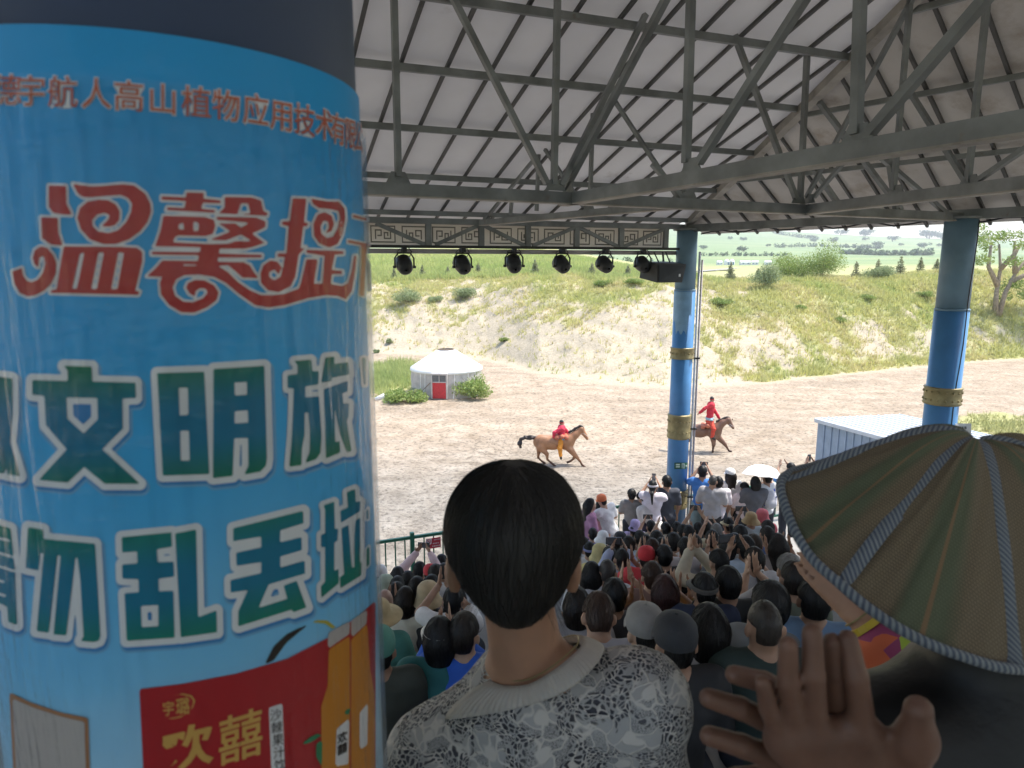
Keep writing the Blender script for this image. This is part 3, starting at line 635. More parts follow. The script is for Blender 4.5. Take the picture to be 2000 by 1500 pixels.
WEBS = [('A', 778, 345, 768, -60), ('A', 1068, 358, 872, -30), ('A', 1082, 360, 1090, -60), ('A', 1096, 362, 1275, 0), ('A', 1340, 375, 1352, -40), ('A', 1555, 388, 1405, -10),
        ('B', 1105, 368, 1310, -20), ('B', 1365, 318, 1570, 0), ('B', 1340, 318, 1350, -20), ('B', 1672, 262, 1680, 0), ('B', 1700, 258, 1905, 20),
        ('A', 1563, 385, 1580, 30), ('C', 1575, 385, 1770, 20), ('C', 1590, 385, 1700, 255), ('C', 1745, 372, 1775, 30), ('C', 1890, 358, 1925, 30), ('C', 1905, 355, 2010, 285), ('C', 1890, 360, 1765, 160),
        ('E', 950, 425, 1175, 150), ('E', 997, 420, 1000, 385), ('E', 1048, 412, 1052, 300), ('E', 1140, 404, 1060, 285), ('E', 1152, 402, 1160, 160), ('E', 1330, 395, 1170, 150),
        ('A', 1330, 385, 1275, 320), ('A', 1760, 410, 1600, 200), ('A', 1750, 412, 1730, 270), ('A', 1640, 402, 1590, 330), ('A', 1850, 418, 1700, 290)]
for w_ in WEBS: web(*w_, w=.050 if w_[0] in 'AB' else .040)
for ch, px, py in (('A', 778, 352), ('A', 1085, 366), ('A', 1345, 384), ('A', 1560, 392), ('B', 1110, 370), ('B', 1350, 328), ('B', 1675, 268), ('C', 1580, 392), ('C', 1750, 376), ('C', 1893, 358), ('E', 950, 426), ('E', 1150, 408)):
    p0, nr = plane_of(ch); p = at_plane(px, py, p0, nr); a, b = CH[ch]; d = (b-a)/np.linalg.norm(b-a); nn = nr/np.linalg.norm(nr)
    q = [p-d*.11+np.array([0, 0, -.03]), p+d*.11+np.array([0, 0, -.03]), p+d*.06+np.array([0, 0, .07]), p-d*.06+np.array([0, 0, .07])]
    B('gusset_plate', MB().hexa([P3(x-nn*.006) for x in (q[0], q[1])]+[P3(x+nn*.006) for x in (q[1], q[0])]+[P3(x-nn*.006) for x in (q[3], q[2])]+[P3(x+nn*.006) for x in (q[2], q[3])]), M['steel'], pav)
# eave beams over the columns
B('eave_beam', MB().beam(P3(MID+np.array([0, 0, ZE-.02])), P3(MID+WV*14+np.array([0, 0, ZE-.02])), .10, .13), M['steel'], pav)
B('ridge_beam', MB().beam(P3(front_pt(3.6, AMAX, -.15)), P3(front_pt(18, AMAX, -.15)), .1, .14), M['steel'], pav)
# eave cable and clips along the right eave
pts = [right_pt(w, -.02, -.24-.03*math.sin(w*7)-.02*random.random()) for w in np.linspace(.3, 6, 26)]
B('cable', MB().tube([P3(p) for p in pts], .012, 5), M['dark'], pav)
# front eave truss with key-pattern fascia
LT = 12.0; zt, zb = ZE+.005, ZE-.40
def fe(t, z, out=0): return MID-U2*t+N2*out+np.array([0, 0, z])
B('truss_chord', MB().beam(P3(fe(.0, zt)), P3(fe(LT, zt)), .10, .09), M['steel'], pav)
B('truss_chord', MB().beam(P3(fe(.0, zb)), P3(fe(LT, zb)), .08, .045), M['dark'], pav)
p0 = MID; fpl = N2
def fx(px): r = ray(px, 470); s_ = float(MID@N2)/float(r@N2); return float((MID-r*s_)@U2)
T_end = fx(1303)
for px in (837, 940, 1031, 1126, 1213, 1300):
    t = fx(px); B('truss_post', MB().beam(P3(fe(t, zb+.02)), P3(fe(t, zt-.04)), .07, .09, P3(U2)), M['steel'], pav)
for x0, x1, up in ((735, 830, 1), (850, 935, -1), (945, 1025, 1), (1040, 1122, -1), (1130, 1208, 1), (1218, 1296, -1)):
    za, zc = (zt-.05, zb+.03) if up > 0 else (zb+.03, zt-.05)
    B('truss_brace', MB().beam(P3(fe(fx(x0), za)), P3(fe(fx(x1), zc)), .05, .06), M['steel'], pav)
for k in range(6):
    t = fx(735)+.8+k*1.0; B('truss_post', MB().beam(P3(fe(t, zb+.02)), P3(fe(t, zt-.04)), .07, .09, P3(U2)), M['steel'], pav)
M['fascia'] = simple('fascia', (.66, .63, .58), .6, 0, .06, 2, 20, .05); M['key'] = simple('key', (.16, .16, .145), .6, 0, .1); M['fascia_edge'] = simple('fascia_edge', (.42, .38, .39), .6, 0, .1)
_t = M['fascia'].node_tree; _b = _t.nodes['Principled BSDF']; _tl = nd(_t, 'BsdfTranslucent'); _tl.inputs[0].default_value = (.74, .72, .69, 1); _mx = nd(_t, 'MixShader'); _mx.inputs[0].default_value = .65
_t.links.new(_b.outputs[0], _mx.inputs[1]); _t.links.new(_tl.outputs[0], _mx.inputs[2]); _t.links.new(_mx.outputs[0], _t.nodes['Material Output'].inputs[0])
fas = B('fascia_board', MB().beam(P3(fe(T_end, (zt+zb)/2-.005, .10)), P3(fe(LT, (zt+zb)/2-.005, .10)), .02, zt-zb-.02), M['fascia'], pav)
B('fascia_gutter', MB().beam(P3(fe(-.05, zb-.07, .14)), P3(fe(LT, zb-.07, .14)), .10, .075), M['fascia_edge'], fas)
def key_motif():
    mb = MB(); g = .018
    seg = [((-.19, .0), (-.19, .22)), ((-.19, .22), (.19, .22)), ((-.19, 0), (.19, 0)), ((.19, 0), (.19, .22)), ((-.12, .05), (-.12, .165)), ((-.12, .05), (-.02, .05)), ((-.02, .05), (-.02, .13)), ((-.02, .13), (-.075, .13)), ((-.075, .13), (-.075, .09)),
           ((.12, .05), (.12, .165)), ((.12, .165), (.03, .165)), ((.03, .165), (.03, .09)), ((.03, .09), (.08, .09))]
    for i, ((x0, y0), (x1, y1)) in enumerate(seg):
        d = .006+.0006*i
        if x0 == x1: mb.box((x0, -d/2, (y0+y1)/2), (g, d, abs(y1-y0)+g))
        else: mb.box(((x0+x1)/2, -d/2, y0), (abs(x1-x0)+g, d, g))
    return mb.build('key_motif')
km = key_motif(); t = T_end+.27; ang = math.atan2(U2[1], U2[0]); k = 0
while t < 7.6:
    p = fe(t, zb+.07, .089); o = obj('key_motif', km, M['key'], fas, loc=P3(p), rot=(0, 0, ang)); o.scale = (1 if k % 2 else -1, 1, 1.12); t += .50; k += 1
# ---------------------------------------------------------------- columns
def band(mb, z, r, h, studs, parent, mat):
    o = B('gold_band', MB().lathe([(r, z), (r*1.10, z), (r*1.16, z+h*.06), (r*1.10, z+h*.14), (r*1.10, z+h*.86), (r*1.16, z+h*.94), (r*1.10, z+h), (r, z+h)], 40), mat, parent, True)
    rows = [.5] if h < .24 else [.28, .72]
    mbs = MB()
    for rr in rows:
        for k in range(studs):
            a = 2*math.pi*k/studs; mbs.lathe([(.016, 0), (.014, .008), (.006, .013)], 6, (0, 0, 0))
    for rr in rows:
        for k in range(studs):
            a = 2*math.pi*k/studs; c = Vector((r*1.10*math.cos(a), r*1.10*math.sin(a), z+h*rr)); d = Vector((math.cos(a), math.sin(a), 0))
            B('stud', MB().tube([c, c+d*.012, c+d*.018], [.017, .014, .004], 6), M['dark'] if False else mat, o)
def colz(px, py, base): r = ray(px, py); f = math.hypot(base[0], base[1])/math.hypot(r[0], r[1]); return float(r[2]*f)
FLOOR_F = -5.6
def column(base, r, ztop, zsplit, bands, label, bottom, lower_mat='column_blue'):
    c = thing('column', label, 'column', W((base[0], base[1], bottom)))
    o = -bottom
    B('lower_shaft', MB().lathe([(r, 0), (r, zsplit+o)], 48, close=True), M[lower_mat], c, True)
    if ztop-zsplit > .05:
        B('upper_shaft', MB().lathe([(r*.955, zsplit+o), (r*.955, ztop+o)], 48, close=True), M['column_grey'], c, True)
        B('seam', MB().lathe([(r*1.015, zsplit+o-.02), (r*1.02, zsplit+o), (r*.95, zsplit+o+.012)], 48), M['column_grey'], c)
    B('cap_plate', MB().lathe([(r*1.05, ztop+o-.03), (r*1.3, ztop+o-.03), (r*1.3, ztop+o), (0.01, ztop+o)], 24), M['steel'], c)
    for z0, h, st in bands: band(None, z0+o, r, h, st, c, M['gold'])
    return c
zm = lambda y: colz(1335, y, MID); zr_ = lambda y: colz(1880, y, RGT)
cm = column(MID, .20, ZE-.03, zm(566), [(zm(700), zm(678)-zm(700), 16), (zm(855), zm(808)-zm(855), 18), (zm(990), zm(955)-zm(990), 16)], 'blue steel column with gold bands at the roof corner, loudspeaker beside it', FLOOR_F)
cr = column(RGT, .2125, ZE-.05, zr_(604), [(zr_(792), zr_(757)-zr_(792), 16)], 'blue steel column with one gold band at the right, above the woven hat', FLOOR_F)
rL = .1955
cl_ = column(LFT, rL, 4.0, 3.9, [], 'dark blue column close by at the left, wrapped in a poster', -1.87, 'column_navy')
# pale patch left by torn film on the corner column: a thin remnant sheet
pat = []; fcs = []
a0 = math.atan2(-MID[1], -MID[0]); nA = 14
for i in range(nA):
    a = a0-1.15+1.9*i/(nA-1); zb_ = zm(648)+.05*math.sin(i*1.7)+(.18 if i < 3 else 0)+(.3 if i > 10 else 0)
    pat += [(.2025*math.cos(a), .2025*math.sin(a), zb_-FLOOR_F), (.2025*math.cos(a), .2025*math.sin(a), zm(569)-FLOOR_F)]
    if i: b = 2*i; fcs.append((b-2, b-1, b+1, b))
M['film'] = simple('film', (.20, .36, .52), .45, 0, .15, 5, 20, .1); obj('film_remnant', mesh('film_remnant', pat, fcs, True), M['film'], cm)
# exit plate on the corner column
def plate_on(base, r, px0, px1, py0, py1, n=8):
    v = []; f = []
    for i in range(n+1):
        px = px0+(px1-px0)*i/n
        for py in (py1, py0):
            rr = ray(px, py); a = rr[0]**2+rr[1]**2; b = -2*(rr[0]*base[0]+rr[1]*base[1]); c = base[0]**2+base[1]**2-r*r; d = b*b-4*a*c
            s_ = (-b-math.sqrt(max(d, 0)))/(2*a); v.append(W(rr*s_))
        if i: k = 2*i; f.append((k-2, k, k+1, k-1))
    return mesh('plate', v, f)
M['exit_green'] = simple('exit_green', (.015, .10, .06), .4, 0, .1); M['exit_white'] = simple('exit_white', (.6, .72, .62), .5, 0, .1)
ex = obj('exit_sign', plate_on(MID, .203, 1317, 1343, 903.5, 916), M['exit_green']); put(ex, 'small green exit plate with running man on the corner column', 'sign')
for q in ((1320, 1328, 906, 909), (1320, 1328, 910.5, 913)): obj('lettering', plate_on(MID, .2045, *q, n=3), M['exit_white'], ex)
for q in ((1331.5, 1337, 905, 914.5),): obj('figure_panel', plate_on(MID, .2045, *q, n=3), M['exit_white'], ex)
for q in ((1333.2, 1335, 906, 907.6), (1332.6, 1335.6, 908, 909.4), (1333.4, 1334.8, 909.4, 912), (1332.4, 1333.6, 911.6, 914), (1334.6, 1336, 911.4, 913.6)): obj('figure', plate_on(MID, .206, *q, n=2), M['exit_green'], ex)
for q in ((1339, 1342, 908.5, 911),): obj('arrow', plate_on(MID, .2045, *q, n=3), M['exit_white'], ex)
nt_ = obj('paper_notice', plate_on(RGT, .2150, 1866, 1897, 827, 850), M['white']); put(nt_, 'white paper notice taped on the right column above the hat', 'notice')
obj('print', plate_on(RGT, .2165, 1872, 1888, 833, 838, 3), M['key'], nt_)
# white conduit and cable
cp = MID+np.array([.27, -.03, 0])
cpb = at_plane(1357, 700, MID, np.array([0, 1, 0]))
cd = thing('conduit', 'white conduit pipe running down beside the corner column', 'pipe', W((cpb[0], MID[1]-.02, FLOOR_F)))
B('pipe', MB().tube([(0, 0, 0), (0, 0, ZE-.45-FLOOR_F)], .024, 8), M['white'], cd, True); B('pipe', MB().tube([(.055, .01, 0), (.055, .01, ZE-.6-FLOOR_F)], .02, 8), M['fascia_edge'], cd, True)
for z in (1.0, 2.4, 3.8): B('clip', MB().box((.025, 0, z), (.13, .06, .03)), M['dark'], cd)
pts = [RGT+np.array([math.cos(a)*.218, math.sin(a)*.218, z]) for z, a in zip(np.linspace(ZE-.1, -3.0, 14), [-1.02+.05*math.sin(i*1.3)-.55*(i/13) for i in range(14)])]
put(B('cable', MB().tube([W(p) for p in pts], .008, 5), M['dark']), 'thin black cable hanging down the right column', 'cable')
# ---------------------------------------------------------------- spotlights and loudspeaker
def spot(px, py, idx):
    t = fx(px); p = fe(t, zb-.03, .0); top = p; body = at_plane(px, py, MID, N2)
    r = thing('spotlight', ['first', 'second', 'third', 'fourth', 'fifth', 'sixth'][idx]+' black spotlight from the left under the key pattern truss', 'spotlight', W(body), ang+.15*math.sin(idx*2.3), 'spotlights under the front truss')
    h = float(top[2]-body[2])
    B('yoke', MB().tube([(-.155, 0, -.02), (-.155, 0, .12), (-.10, 0, .20), (.10, 0, .20), (.155, 0, .12), (.155, 0, -.02)], .014, 6), M['dark'], r)
    B('clamp', MB().tube([(0, 0, .20), (0, 0, h+.02)], .02, 6).box((0, 0, h-.02), (.07, .11, .07)), M['dark'], r)
    can = B('can', MB().lathe([(.02, -.15), (.075, -.145), (.115, -.10), (.135, .02), (.138, .13), (.12, .14), (.118, .05), (.02, .03)], 20), M['dark'], r, True); can.rotation_euler = (math.radians(-62+6*math.sin(idx)), 0, 0)
    for sx in (-1, 1): B('knob', MB().tube([(sx*.14, 0, -.02), (sx*.185, 0, -.02)], .022, 8), M['dark'], r)
    B('cord', MB().tube([(.03, .05, .02), (.1, .05, .15), (.13, .02, h*.8), (.06, 0, h+.03)], .007, 5).tube([(-.06, .0, h), (-.11, .03, .22), (-.05, .1, .05)], .006, 5), M['dark'], r)
for i, (px, py) in enumerate(((790, 519), (904, 519), (1004, 517), (1098, 518), (1182, 518), (1256, 518))): spot(px, py, i)
t = fx(1298); sp0 = at_plane(1297, 531, MID+N2*-.12, N2)
spk = thing('loudspeaker', 'dark grey box loudspeaker hung at the end of the front truss', 'loudspeaker', W(sp0), ang-.02)
M['spk'] = simple('spk', (.05, .048, .045), .6, 0, .15, 8, 60, .1)
w2, h2 = .30, .19
B('cabinet', MB().hexa([(-w2+.02, -.22, -h2), (w2-.05, -.22, -h2), (w2+.02, .2, -h2+.02), (-w2-.1, .2, -h2+.08), (-w2+.05, -.16, h2-.03), (w2+.04, -.20, h2-.05), (w2, .22, h2), (-w2-.04, .22, h2)]), M['spk'], spk)
B('grille', MB().hexa([(-w2+.05, -.235, -h2+.03), (w2-.07, -.235, -h2+.03), (w2-.07, -.225, -h2+.03), (-w2+.05, -.225, -h2+.03), (-w2+.07, -.185, h2-.06), (w2, -.215, h2-.08), (w2, -.205, h2-.08), (-w2+.07, -.175, h2-.06)]), M['dark'], spk)
B('badge', MB().box((w2-.12, -.238, -.06), (.035, .008, .05)), M['white'], spk)
B('bracket', MB().tube([(-.12, 0, h2-.02), (-.2, .05, h2+.17)], .012, 5).tube([(.12, 0, h2-.02), (.05, .05, h2+.17)], .012, 5).tube([(-.02, 0, h2), (-.02, .04, h2+.17)], .018, 6), M['dark'], spk)
# ---------------------------------------------------------------- seating tiers
K0, DEP, RISE = 1.25, .80, .308
tiers = []
def tier_floor(n):
    if n < K0: return -1.87
    k = int((n-K0)/DEP); return max(-2.52-RISE*k, FLOOR_F)
uc, ul = 2.0, 26.0
st = thing('seating_stand', 'concrete stepped stand under the crowd', 'grandstand', (0, 0, CZ))
def slab(n0, n1, z1, z0, u0=uc-ul/2, u1=uc+ul/2, name='step'):
    p = [un(u0, n0, z0), un(u1, n0, z0), un(u1, n1, z0), un(u0, n1, z0)]; p = [P3(q) for q in p]
    return B(name, MB().hexa(p+[q+Vector((0, 0, z1-z0)) for q in p]), M['concrete'], st)
slab(-7, K0, -1.87, -2.6)
n = K0; k = 0
while n < 9.2: slab(n, n+DEP-.002, tier_floor(n+.1), tier_floor(n+.1)-.62); n += DEP; k += 1
slab(n, 11.7, FLOOR_F, FLOOR_F-.5); slab(11.55, 11.72, FLOOR_F-.5, -8.6, name='retaining_wall'); slab(-7.3, -7.0, -.8, -8.6, name='rear_light_blocker')  # last slab: unseen wall added behind the viewer to keep rear light out
for k in range(1, 11):
    n_ = K0+DEP*k-.42; z_ = tier_floor(n_+.1)
    slab(n_-.16, n_+.16, z_+.44, z_+.385, name='bench'); slab(n_-.04, n_+.04, z_+.384, z_, name='bench_support')
# ---------------------------------------------------------------- green fence
NF = nE+.22; zf = float(at_plane(801, 1050, N2*NF, N2)[2])
fz = lambda t, z: P3(MID-U2*t+N2*.22+np.array([0, 0, z]))
fen = thing('green_fence', 'green painted steel railing along the front of the stand', 'fence', (0, 0, CZ))
t0f, t1f = -3.4, 9.0
B('rail', MB().beam(fz(t0f, zf), fz(t1f, zf), .05, .05), M['green_paint'], fen); B('rail', MB().beam(fz(t0f, FLOOR_F+.12), fz(t1f, FLOOR_F+.12), .04, .04), M['green_paint'], fen)
def ffx(px, py=1050): r = ray(px, py); s_ = NF/float(r@N2); return float((MID-r*s_)@U2)
tp = ffx(805, 1060)
for k in range(-3, 7):
    t = tp-1.72*k
    if t0f < t < t1f: B('post', MB().beam(fz(t, FLOOR_F), fz(t, zf+.09), .07, .07, P3(U2)), M['green_paint'], fen)
bm_ = MB().beam((0, 0, 0), (0, 0, zf-FLOOR_F-.14), .022, .022).build('bar')
t = t0f+.1
while t < t1f:
    if abs(((t-tp)/1.72)-round((t-tp)/1.72)) > .06: obj('bar', bm_, M['green_paint'], fen, loc=fz(t, FLOOR_F+.12))
    t += .172
# notice on the railing
tc = ffx(845, 1055); sg = thing('warning_sign', 'red and white warning sign tied to the green railing', 'sign', W(fz(tc, zf-.15)+P3(-N2*.04)), ang)
M['sign_red'] = simple('sign_red', (.52, .03, .05), .5, 0, .1); M['sign_blue'] = simple('sign_blue', (.1, .12, .3), .5)
B('board', MB().box((0, 0, 0), (.27, .008, .19)), M['sign_red'], sg); B('corner_panel', MB().hexa([(-.13, -.007, -.06), (-.035, -.007, .0), (-.035, -.0045, .0), (-.13, -.0045, -.06), (-.13, -.007, .09), (-.03, -.007, .09), (-.03, -.0045, .09), (-.13, -.0045, .09)]), M['white'], sg)
ring = [(-.083+.034*math.cos(a), -.009, .045+.034*math.sin(a)) for a in np.linspace(0, 2*math.pi, 17)]
B('prohibition_ring', MB().tube(ring, .005, 5, False).tube([(-.107, -.0105, .069), (-.059, -.0105, .021)], .005, 5), M['sign_red'], sg); B('pictogram', MB().box((-.083, -.0085, .045), (.03, .003, .012)), M['sign_blue'], sg)
for r_, (z, x0, x1, s_) in enumerate(((.062, .02, .12, .016), (-.005, -.0, .12, .020), (-.055, -.01, .12, .020))):
    x = x0
    while x < x1: B('lettering', MB().box((x, -.0065, z), (s_*.75, .004, s_)), M['white'], sg); x += s_*1.5
# ================================================================ POSTER ON THE NEAR COLUMN (flat print, wrapped round the shaft)
RP = .1985
def cyl(px, py, off=0.0):
    r = ray(px, py); R = RP+off; a = r[0]**2+r[1]**2; b = -2*(r[0]*LFT[0]+r[1]*LFT[1]); c = LFT[0]**2+LFT[1]**2-R*R
    d = b*b-4*a*c; s_ = (-b-math.sqrt(max(d, 0)))/(2*a); return r*s_
def cyl_n(px, py, off):
    px = np.asarray(px, float); py = np.asarray(py, float); x = (px-1000)/F_PX; y = (750-py)/F_PX
    rx, ry, rz = x, CP+y*SP, -SP+y*CP; R = RP+off
    a = rx*rx+ry*ry; b = -2*(rx*LFT[0]+ry*LFT[1]); c = LFT[0]**2+LFT[1]**2-R*R; d = np.maximum(b*b-4*a*c, 0)
    s_ = (-b-np.sqrt(d))/(2*a); return np.stack([rx*s_, ry*s_, rz*s_+CZ], -1)
def poly_sdf(polys, holes, X, Y):
    def one(p):
        p = np.array(p, float); q = np.roll(p, -1, 0); D = np.full(X.shape, 1e9); ins = np.zeros(X.shape, bool)
        for (x0, y0), (x1, y1) in zip(p, q):
            dx, dy = x1-x0, y1-y0; t = np.clip(((X-x0)*dx+(Y-y0)*dy)/max(dx*dx+dy*dy, 1e-9), 0, 1)
            D = np.minimum(D, (X-x0-t*dx)**2+(Y-y0-t*dy)**2)
            if y0 != y1: ins ^= ((y0 > Y) != (y1 > Y)) & (X < (x1-x0)*(Y-y0)/(y1-y0)+x0)
        D = np.sqrt(D); return np.where(ins, -D, D)
    d = None
    for p in polys: e = one(p); d = e if d is None else np.minimum(d, e)
    for h in holes: d = np.maximum(d, -one(h))
    return d
def fill(name, D, X, Y, off, lim=733.5):
    """marching squares on D<0 -> mesh mapped to the shaft"""
    D = np.maximum(D, X-lim); nx, ny = D.shape; V = []; idx = {}; Fc = []
    ins = D < 0
    cnt = ins[:-1, :-1]*1+ins[1:, :-1]+ins[1:, 1:]+ins[:-1, 1:]
    gid = np.arange(nx*ny).reshape(nx, ny)
    full = np.argwhere(cnt == 4); pts = np.stack([X.ravel(), Y.ravel()], 1)
    faces = [(gid[i, j], gid[i+1, j], gid[i+1, j+1], gid[i, j+1]) for i, j in full]
    extra = []; emap = {}; nb = nx*ny
    def ev(a, b):
        k = (min(a, b), max(a, b))
        if k not in emap:
            da, db = D.flat[a], D.flat[b]; t = da/(da-db); emap[k] = nb+len(extra); extra.append(pts[a]+(pts[b]-pts[a])*t)
        return emap[k]
    for i, j in np.argwhere((cnt > 0) & (cnt < 4)):
        c = [gid[i, j], gid[i+1, j], gid[i+1, j+1], gid[i, j+1]]; out = []
        for k in range(4):
            a, b = c[k], c[(k+1) % 4]; ia, ib = ins.flat[a], ins.flat[b]
            if ia: out.append(a)
            if ia != ib: out.append(ev(a, b))
        if len(out) >= 3: faces.append(tuple(out))
    allp = np.concatenate([pts, np.array(extra).reshape(-1, 2)]) if extra else pts
    used = np.unique(np.concatenate([np.array(f) for f in faces])); rm = -np.ones(len(allp), int); rm[used] = np.arange(len(used))
    v = cyl_n(allp[used, 0], allp[used, 1], off)
    return mesh(name, v, [tuple(int(rm[q]) for q in f[::-1]) for f in faces])
zt_p = float(cyl(120, 48)[2]); zb_p = -1.05
pm, t, bs = newmat('poster_print')
v = coords(t, 'Object'); sx = nd(t, 'SeparateXYZ'); t.links.new(v, sx.inputs[0])
g = math_(t, 'DIVIDE', math_(t, 'SUBTRACT', sx.outputs[2], zb_p), zt_p-zb_p)
g = math_(t, 'ADD', g, math_(t, 'MULTIPLY', math_(t, 'SUBTRACT', noise(t, v, 5, 2), .5), .16))
col = ramp(t, g, [(.22, (.62, .74, .82)), (.40, (.48, .69, .84)), (.56, (.20, .54, .82)), (.72, (.05, .40, .76)), (.92, (.02, .33, .70)), (1.0, (.016, .30, .64))])
t.links.new(col, bs.inputs['Base Color']); bs.inputs['Roughness'].default_value = .42
def film(t, bs):
    bs.inputs['Coat Weight'].default_value = .15; bs.inputs['Coat Roughness'].default_value = .07; bs.inputs['Specular IOR Level'].default_value = .25; bs.inputs['Coat IOR'].default_value = 1.45
    vv = coords(t, 'Object', (1, 1, 1)); a = noise(t, coords(t, 'Object', (4, 4, 2.2)), 7, 4, .5); b = noise(t, vv, 42, 3, .6)
    w = ramp(t, noise(t, vv, 5, 2), [(.45, 0), (.68, 1)])
    h = math_(t, 'ADD', math_(t, 'MULTIPLY', a, .9), math_(t, 'MULTIPLY', math_(t, 'MULTIPLY', b, w), .12))
    bp = nd(t, 'Bump'); bp.inputs['Strength'].default_value = .6; bp.inputs['Distance'].default_value = .012
    t.links.new(h, bp.inputs['Height']); t.links.new(bp.outputs[0], bs.inputs['Coat Normal'])
film(t, bs); M['poster_print'] = pm
def inkmat(name, c, c2=None, bands=None):
    m, t, bs = newmat(name); base = c
    if bands:
        v = coords(t, 'Object'); s_ = nd(t, 'SeparateXYZ'); t.links.new(v, s_.inputs[0])
        g = math_(t, 'DIVIDE', math_(t, 'SUBTRACT', s_.outputs[2], bands[0]), bands[1]-bands[0]); col = ramp(t, g, [(0, c2), (.35, c), (.65, c), (1, c2)]); t.links.new(col, bs.inputs['Base Color'])
    else: bs.inputs['Base Color'].default_value = (*c, 1)
    bs.inputs['Roughness'].default_value = .42; film(t, bs); M[name] = m; return m
inkmat('ink_red', (.42, .035, .035)); inkmat('ink_white', (.72, .74, .76)); inkmat('ink_orange', (.50, .12, .06)); inkmat('ink_box', (.40, .02, .025)); inkmat('ink_gold', (.62, .38, .10)); inkmat('ink_dark', (.03, .025, .02)); inkmat('ink_juice', (.58, .24, .03)); inkmat('ink_leaf', (.03, .22, .10)); inkmat('ink_shadow', (.045, .22, .50)); inkmat('ink_shadow2', (.16, .38, .62)); inkmat('ink_yellow', (.45, .38, .05)); inkmat('ink_brown', (.40, .20, .10)); inkmat('ink_grey', (.45, .42, .40))
def zrel(px, py): return float(cyl(px, py)[2])+CZ
inkmat('ink_green1', (.012, .17, .30), (.012, .17, .10), (zrel(350, 945), zrel(350, 715))); inkmat('ink_green2', (.012, .18, .30), (.012, .20, .15), (zrel(300, 1250), zrel(300, 1035)))
poster = thing('poster', 'blue wrap-around poster with red and green Chinese slogans on the near column', 'poster', (0, 0, 0))
nth = 96; v = []; f = []
a0 = math.atan2(-LFT[1], -LFT[0])
zs = np.linspace(zb_p, zt_p, 40)
for i in range(nth+1):
    a = a0-2.5+5.0*i/nth
    for z in zs:
        rr = RP+.0007*math.sin(a*23+z*9)*math.sin(z*31)*0
        v.append((LFT[0]+rr*math.cos(a), LFT[1]+rr*math.sin(a), z))
nz = len(zs)
for i in range(nth):
    for j in range(nz-1): k = i*nz+j; f.append((k, k+nz, k+nz+1, k+1))
o = obj('sheet', mesh('sheet', v, f, True), M['poster_print'], poster, loc=(0, 0, CZ))
# clear packing film wound over the poster, creased by hand
fm = bpy.data.materials.new('clear_film'); fm.use_nodes = True; t = fm.node_tree; t.nodes.remove(t.nodes['Principled BSDF'])
gl = nd(t, 'BsdfGlossy'); gl.inputs['Roughness'].default_value = .09; tr_f = nd(t, 'BsdfTransparent'); fx_ = nd(t, 'Fresnel'); fx_.inputs[0].default_value = 1.32; mxf = nd(t, 'MixShader')
v1 = noise(t, coords(t, 'Object', (16, 16, 1.4)), 3.0, 4, .6); v2 = noise(t, coords(t, 'Object', (3, 5, 9)), 5.0, 3, .6); v3 = noise(t, coords(t, 'Object'), 55, 3, .6)
msk = ramp(t, noise(t, coords(t, 'Object'), 3.2, 2), [(.50, 0), (.64, 1)])
hh_ = math_(t, 'ADD', math_(t, 'MULTIPLY', math_(t, 'ABSOLUTE', math_(t, 'SUBTRACT', v1, .5)), 1.3), math_(t, 'ADD', math_(t, 'MULTIPLY', v2, .35), math_(t, 'MULTIPLY', math_(t, 'MULTIPLY', v3, msk), .25)))
bpf = nd(t, 'Bump'); bpf.inputs['Strength'].default_value = .8; bpf.inputs['Distance'].default_value = .012; t.links.new(hh_, bpf.inputs['Height'])
for q in (gl, fx_): t.links.new(bpf.outputs[0], q.inputs['Normal'])
t.links.new(math_(t, 'MULTIPLY', fx_.outputs[0], .6), mxf.inputs[0]); t.links.new(tr_f.outputs[0], mxf.inputs[1]); t.links.new(gl.outputs[0], mxf.inputs[2]); t.links.new(mxf.outputs[0], t.nodes['Material Output'].inputs[0])
zf0, zf1 = zb_p, zt_p-.035; v = []; f = []
for i in range(nth+1):
    a = a0-2.5+5.0*i/nth
    for j in range(2): v.append((LFT[0]+(RP+.0055)*math.cos(a), LFT[1]+(RP+.0055)*math.sin(a), zf1 if j else zf0))
    if i: k = 2*i; f.append((k-2, k, k+1, k-1))
obj('plastic_film', mesh('plastic_film', v, f, True), fm, poster, loc=(0, 0, CZ))
def sc(pts, ox, oy, s): return [(ox+x/s, oy+y/s) for x, y in pts]
def glyph(name, polys, holes, ink, outline, off=.0006, shadow=None, step=2.9, wht='ink_white'):
    P_ = np.array([q for p in polys for q in p]); pad = outline+10; x0, y0 = P_.min(0)-pad; x1, y1 = P_.max(0)+pad+8
    X, Y = np.meshgrid(np.arange(x0, x1, step), np.arange(y0, y1, step), indexing='ij'); D = poly_sdf(polys, holes, X, Y)
    lay = []
    if shadow:
        Ds = poly_sdf(polys, [], X-3, Y-7)
        lay.append(('drop_shadow', Ds-outline-4, 'ink_shadow2', off*.4)); lay.append(('drop_shadow', Ds-outline+1, 'ink_shadow', off*.7))
    lay.append(('outline', D-outline, wht, off*1.1)); 
    root = obj(name, fill(name, D, X, Y, off*1.8), M[ink], poster)
    for nm, Dd, mt, of in lay:
        if (np.maximum(Dd, X-733) < 0).any(): obj(nm, fill(nm, Dd, X, Y, of), M[mt], root)
    return root
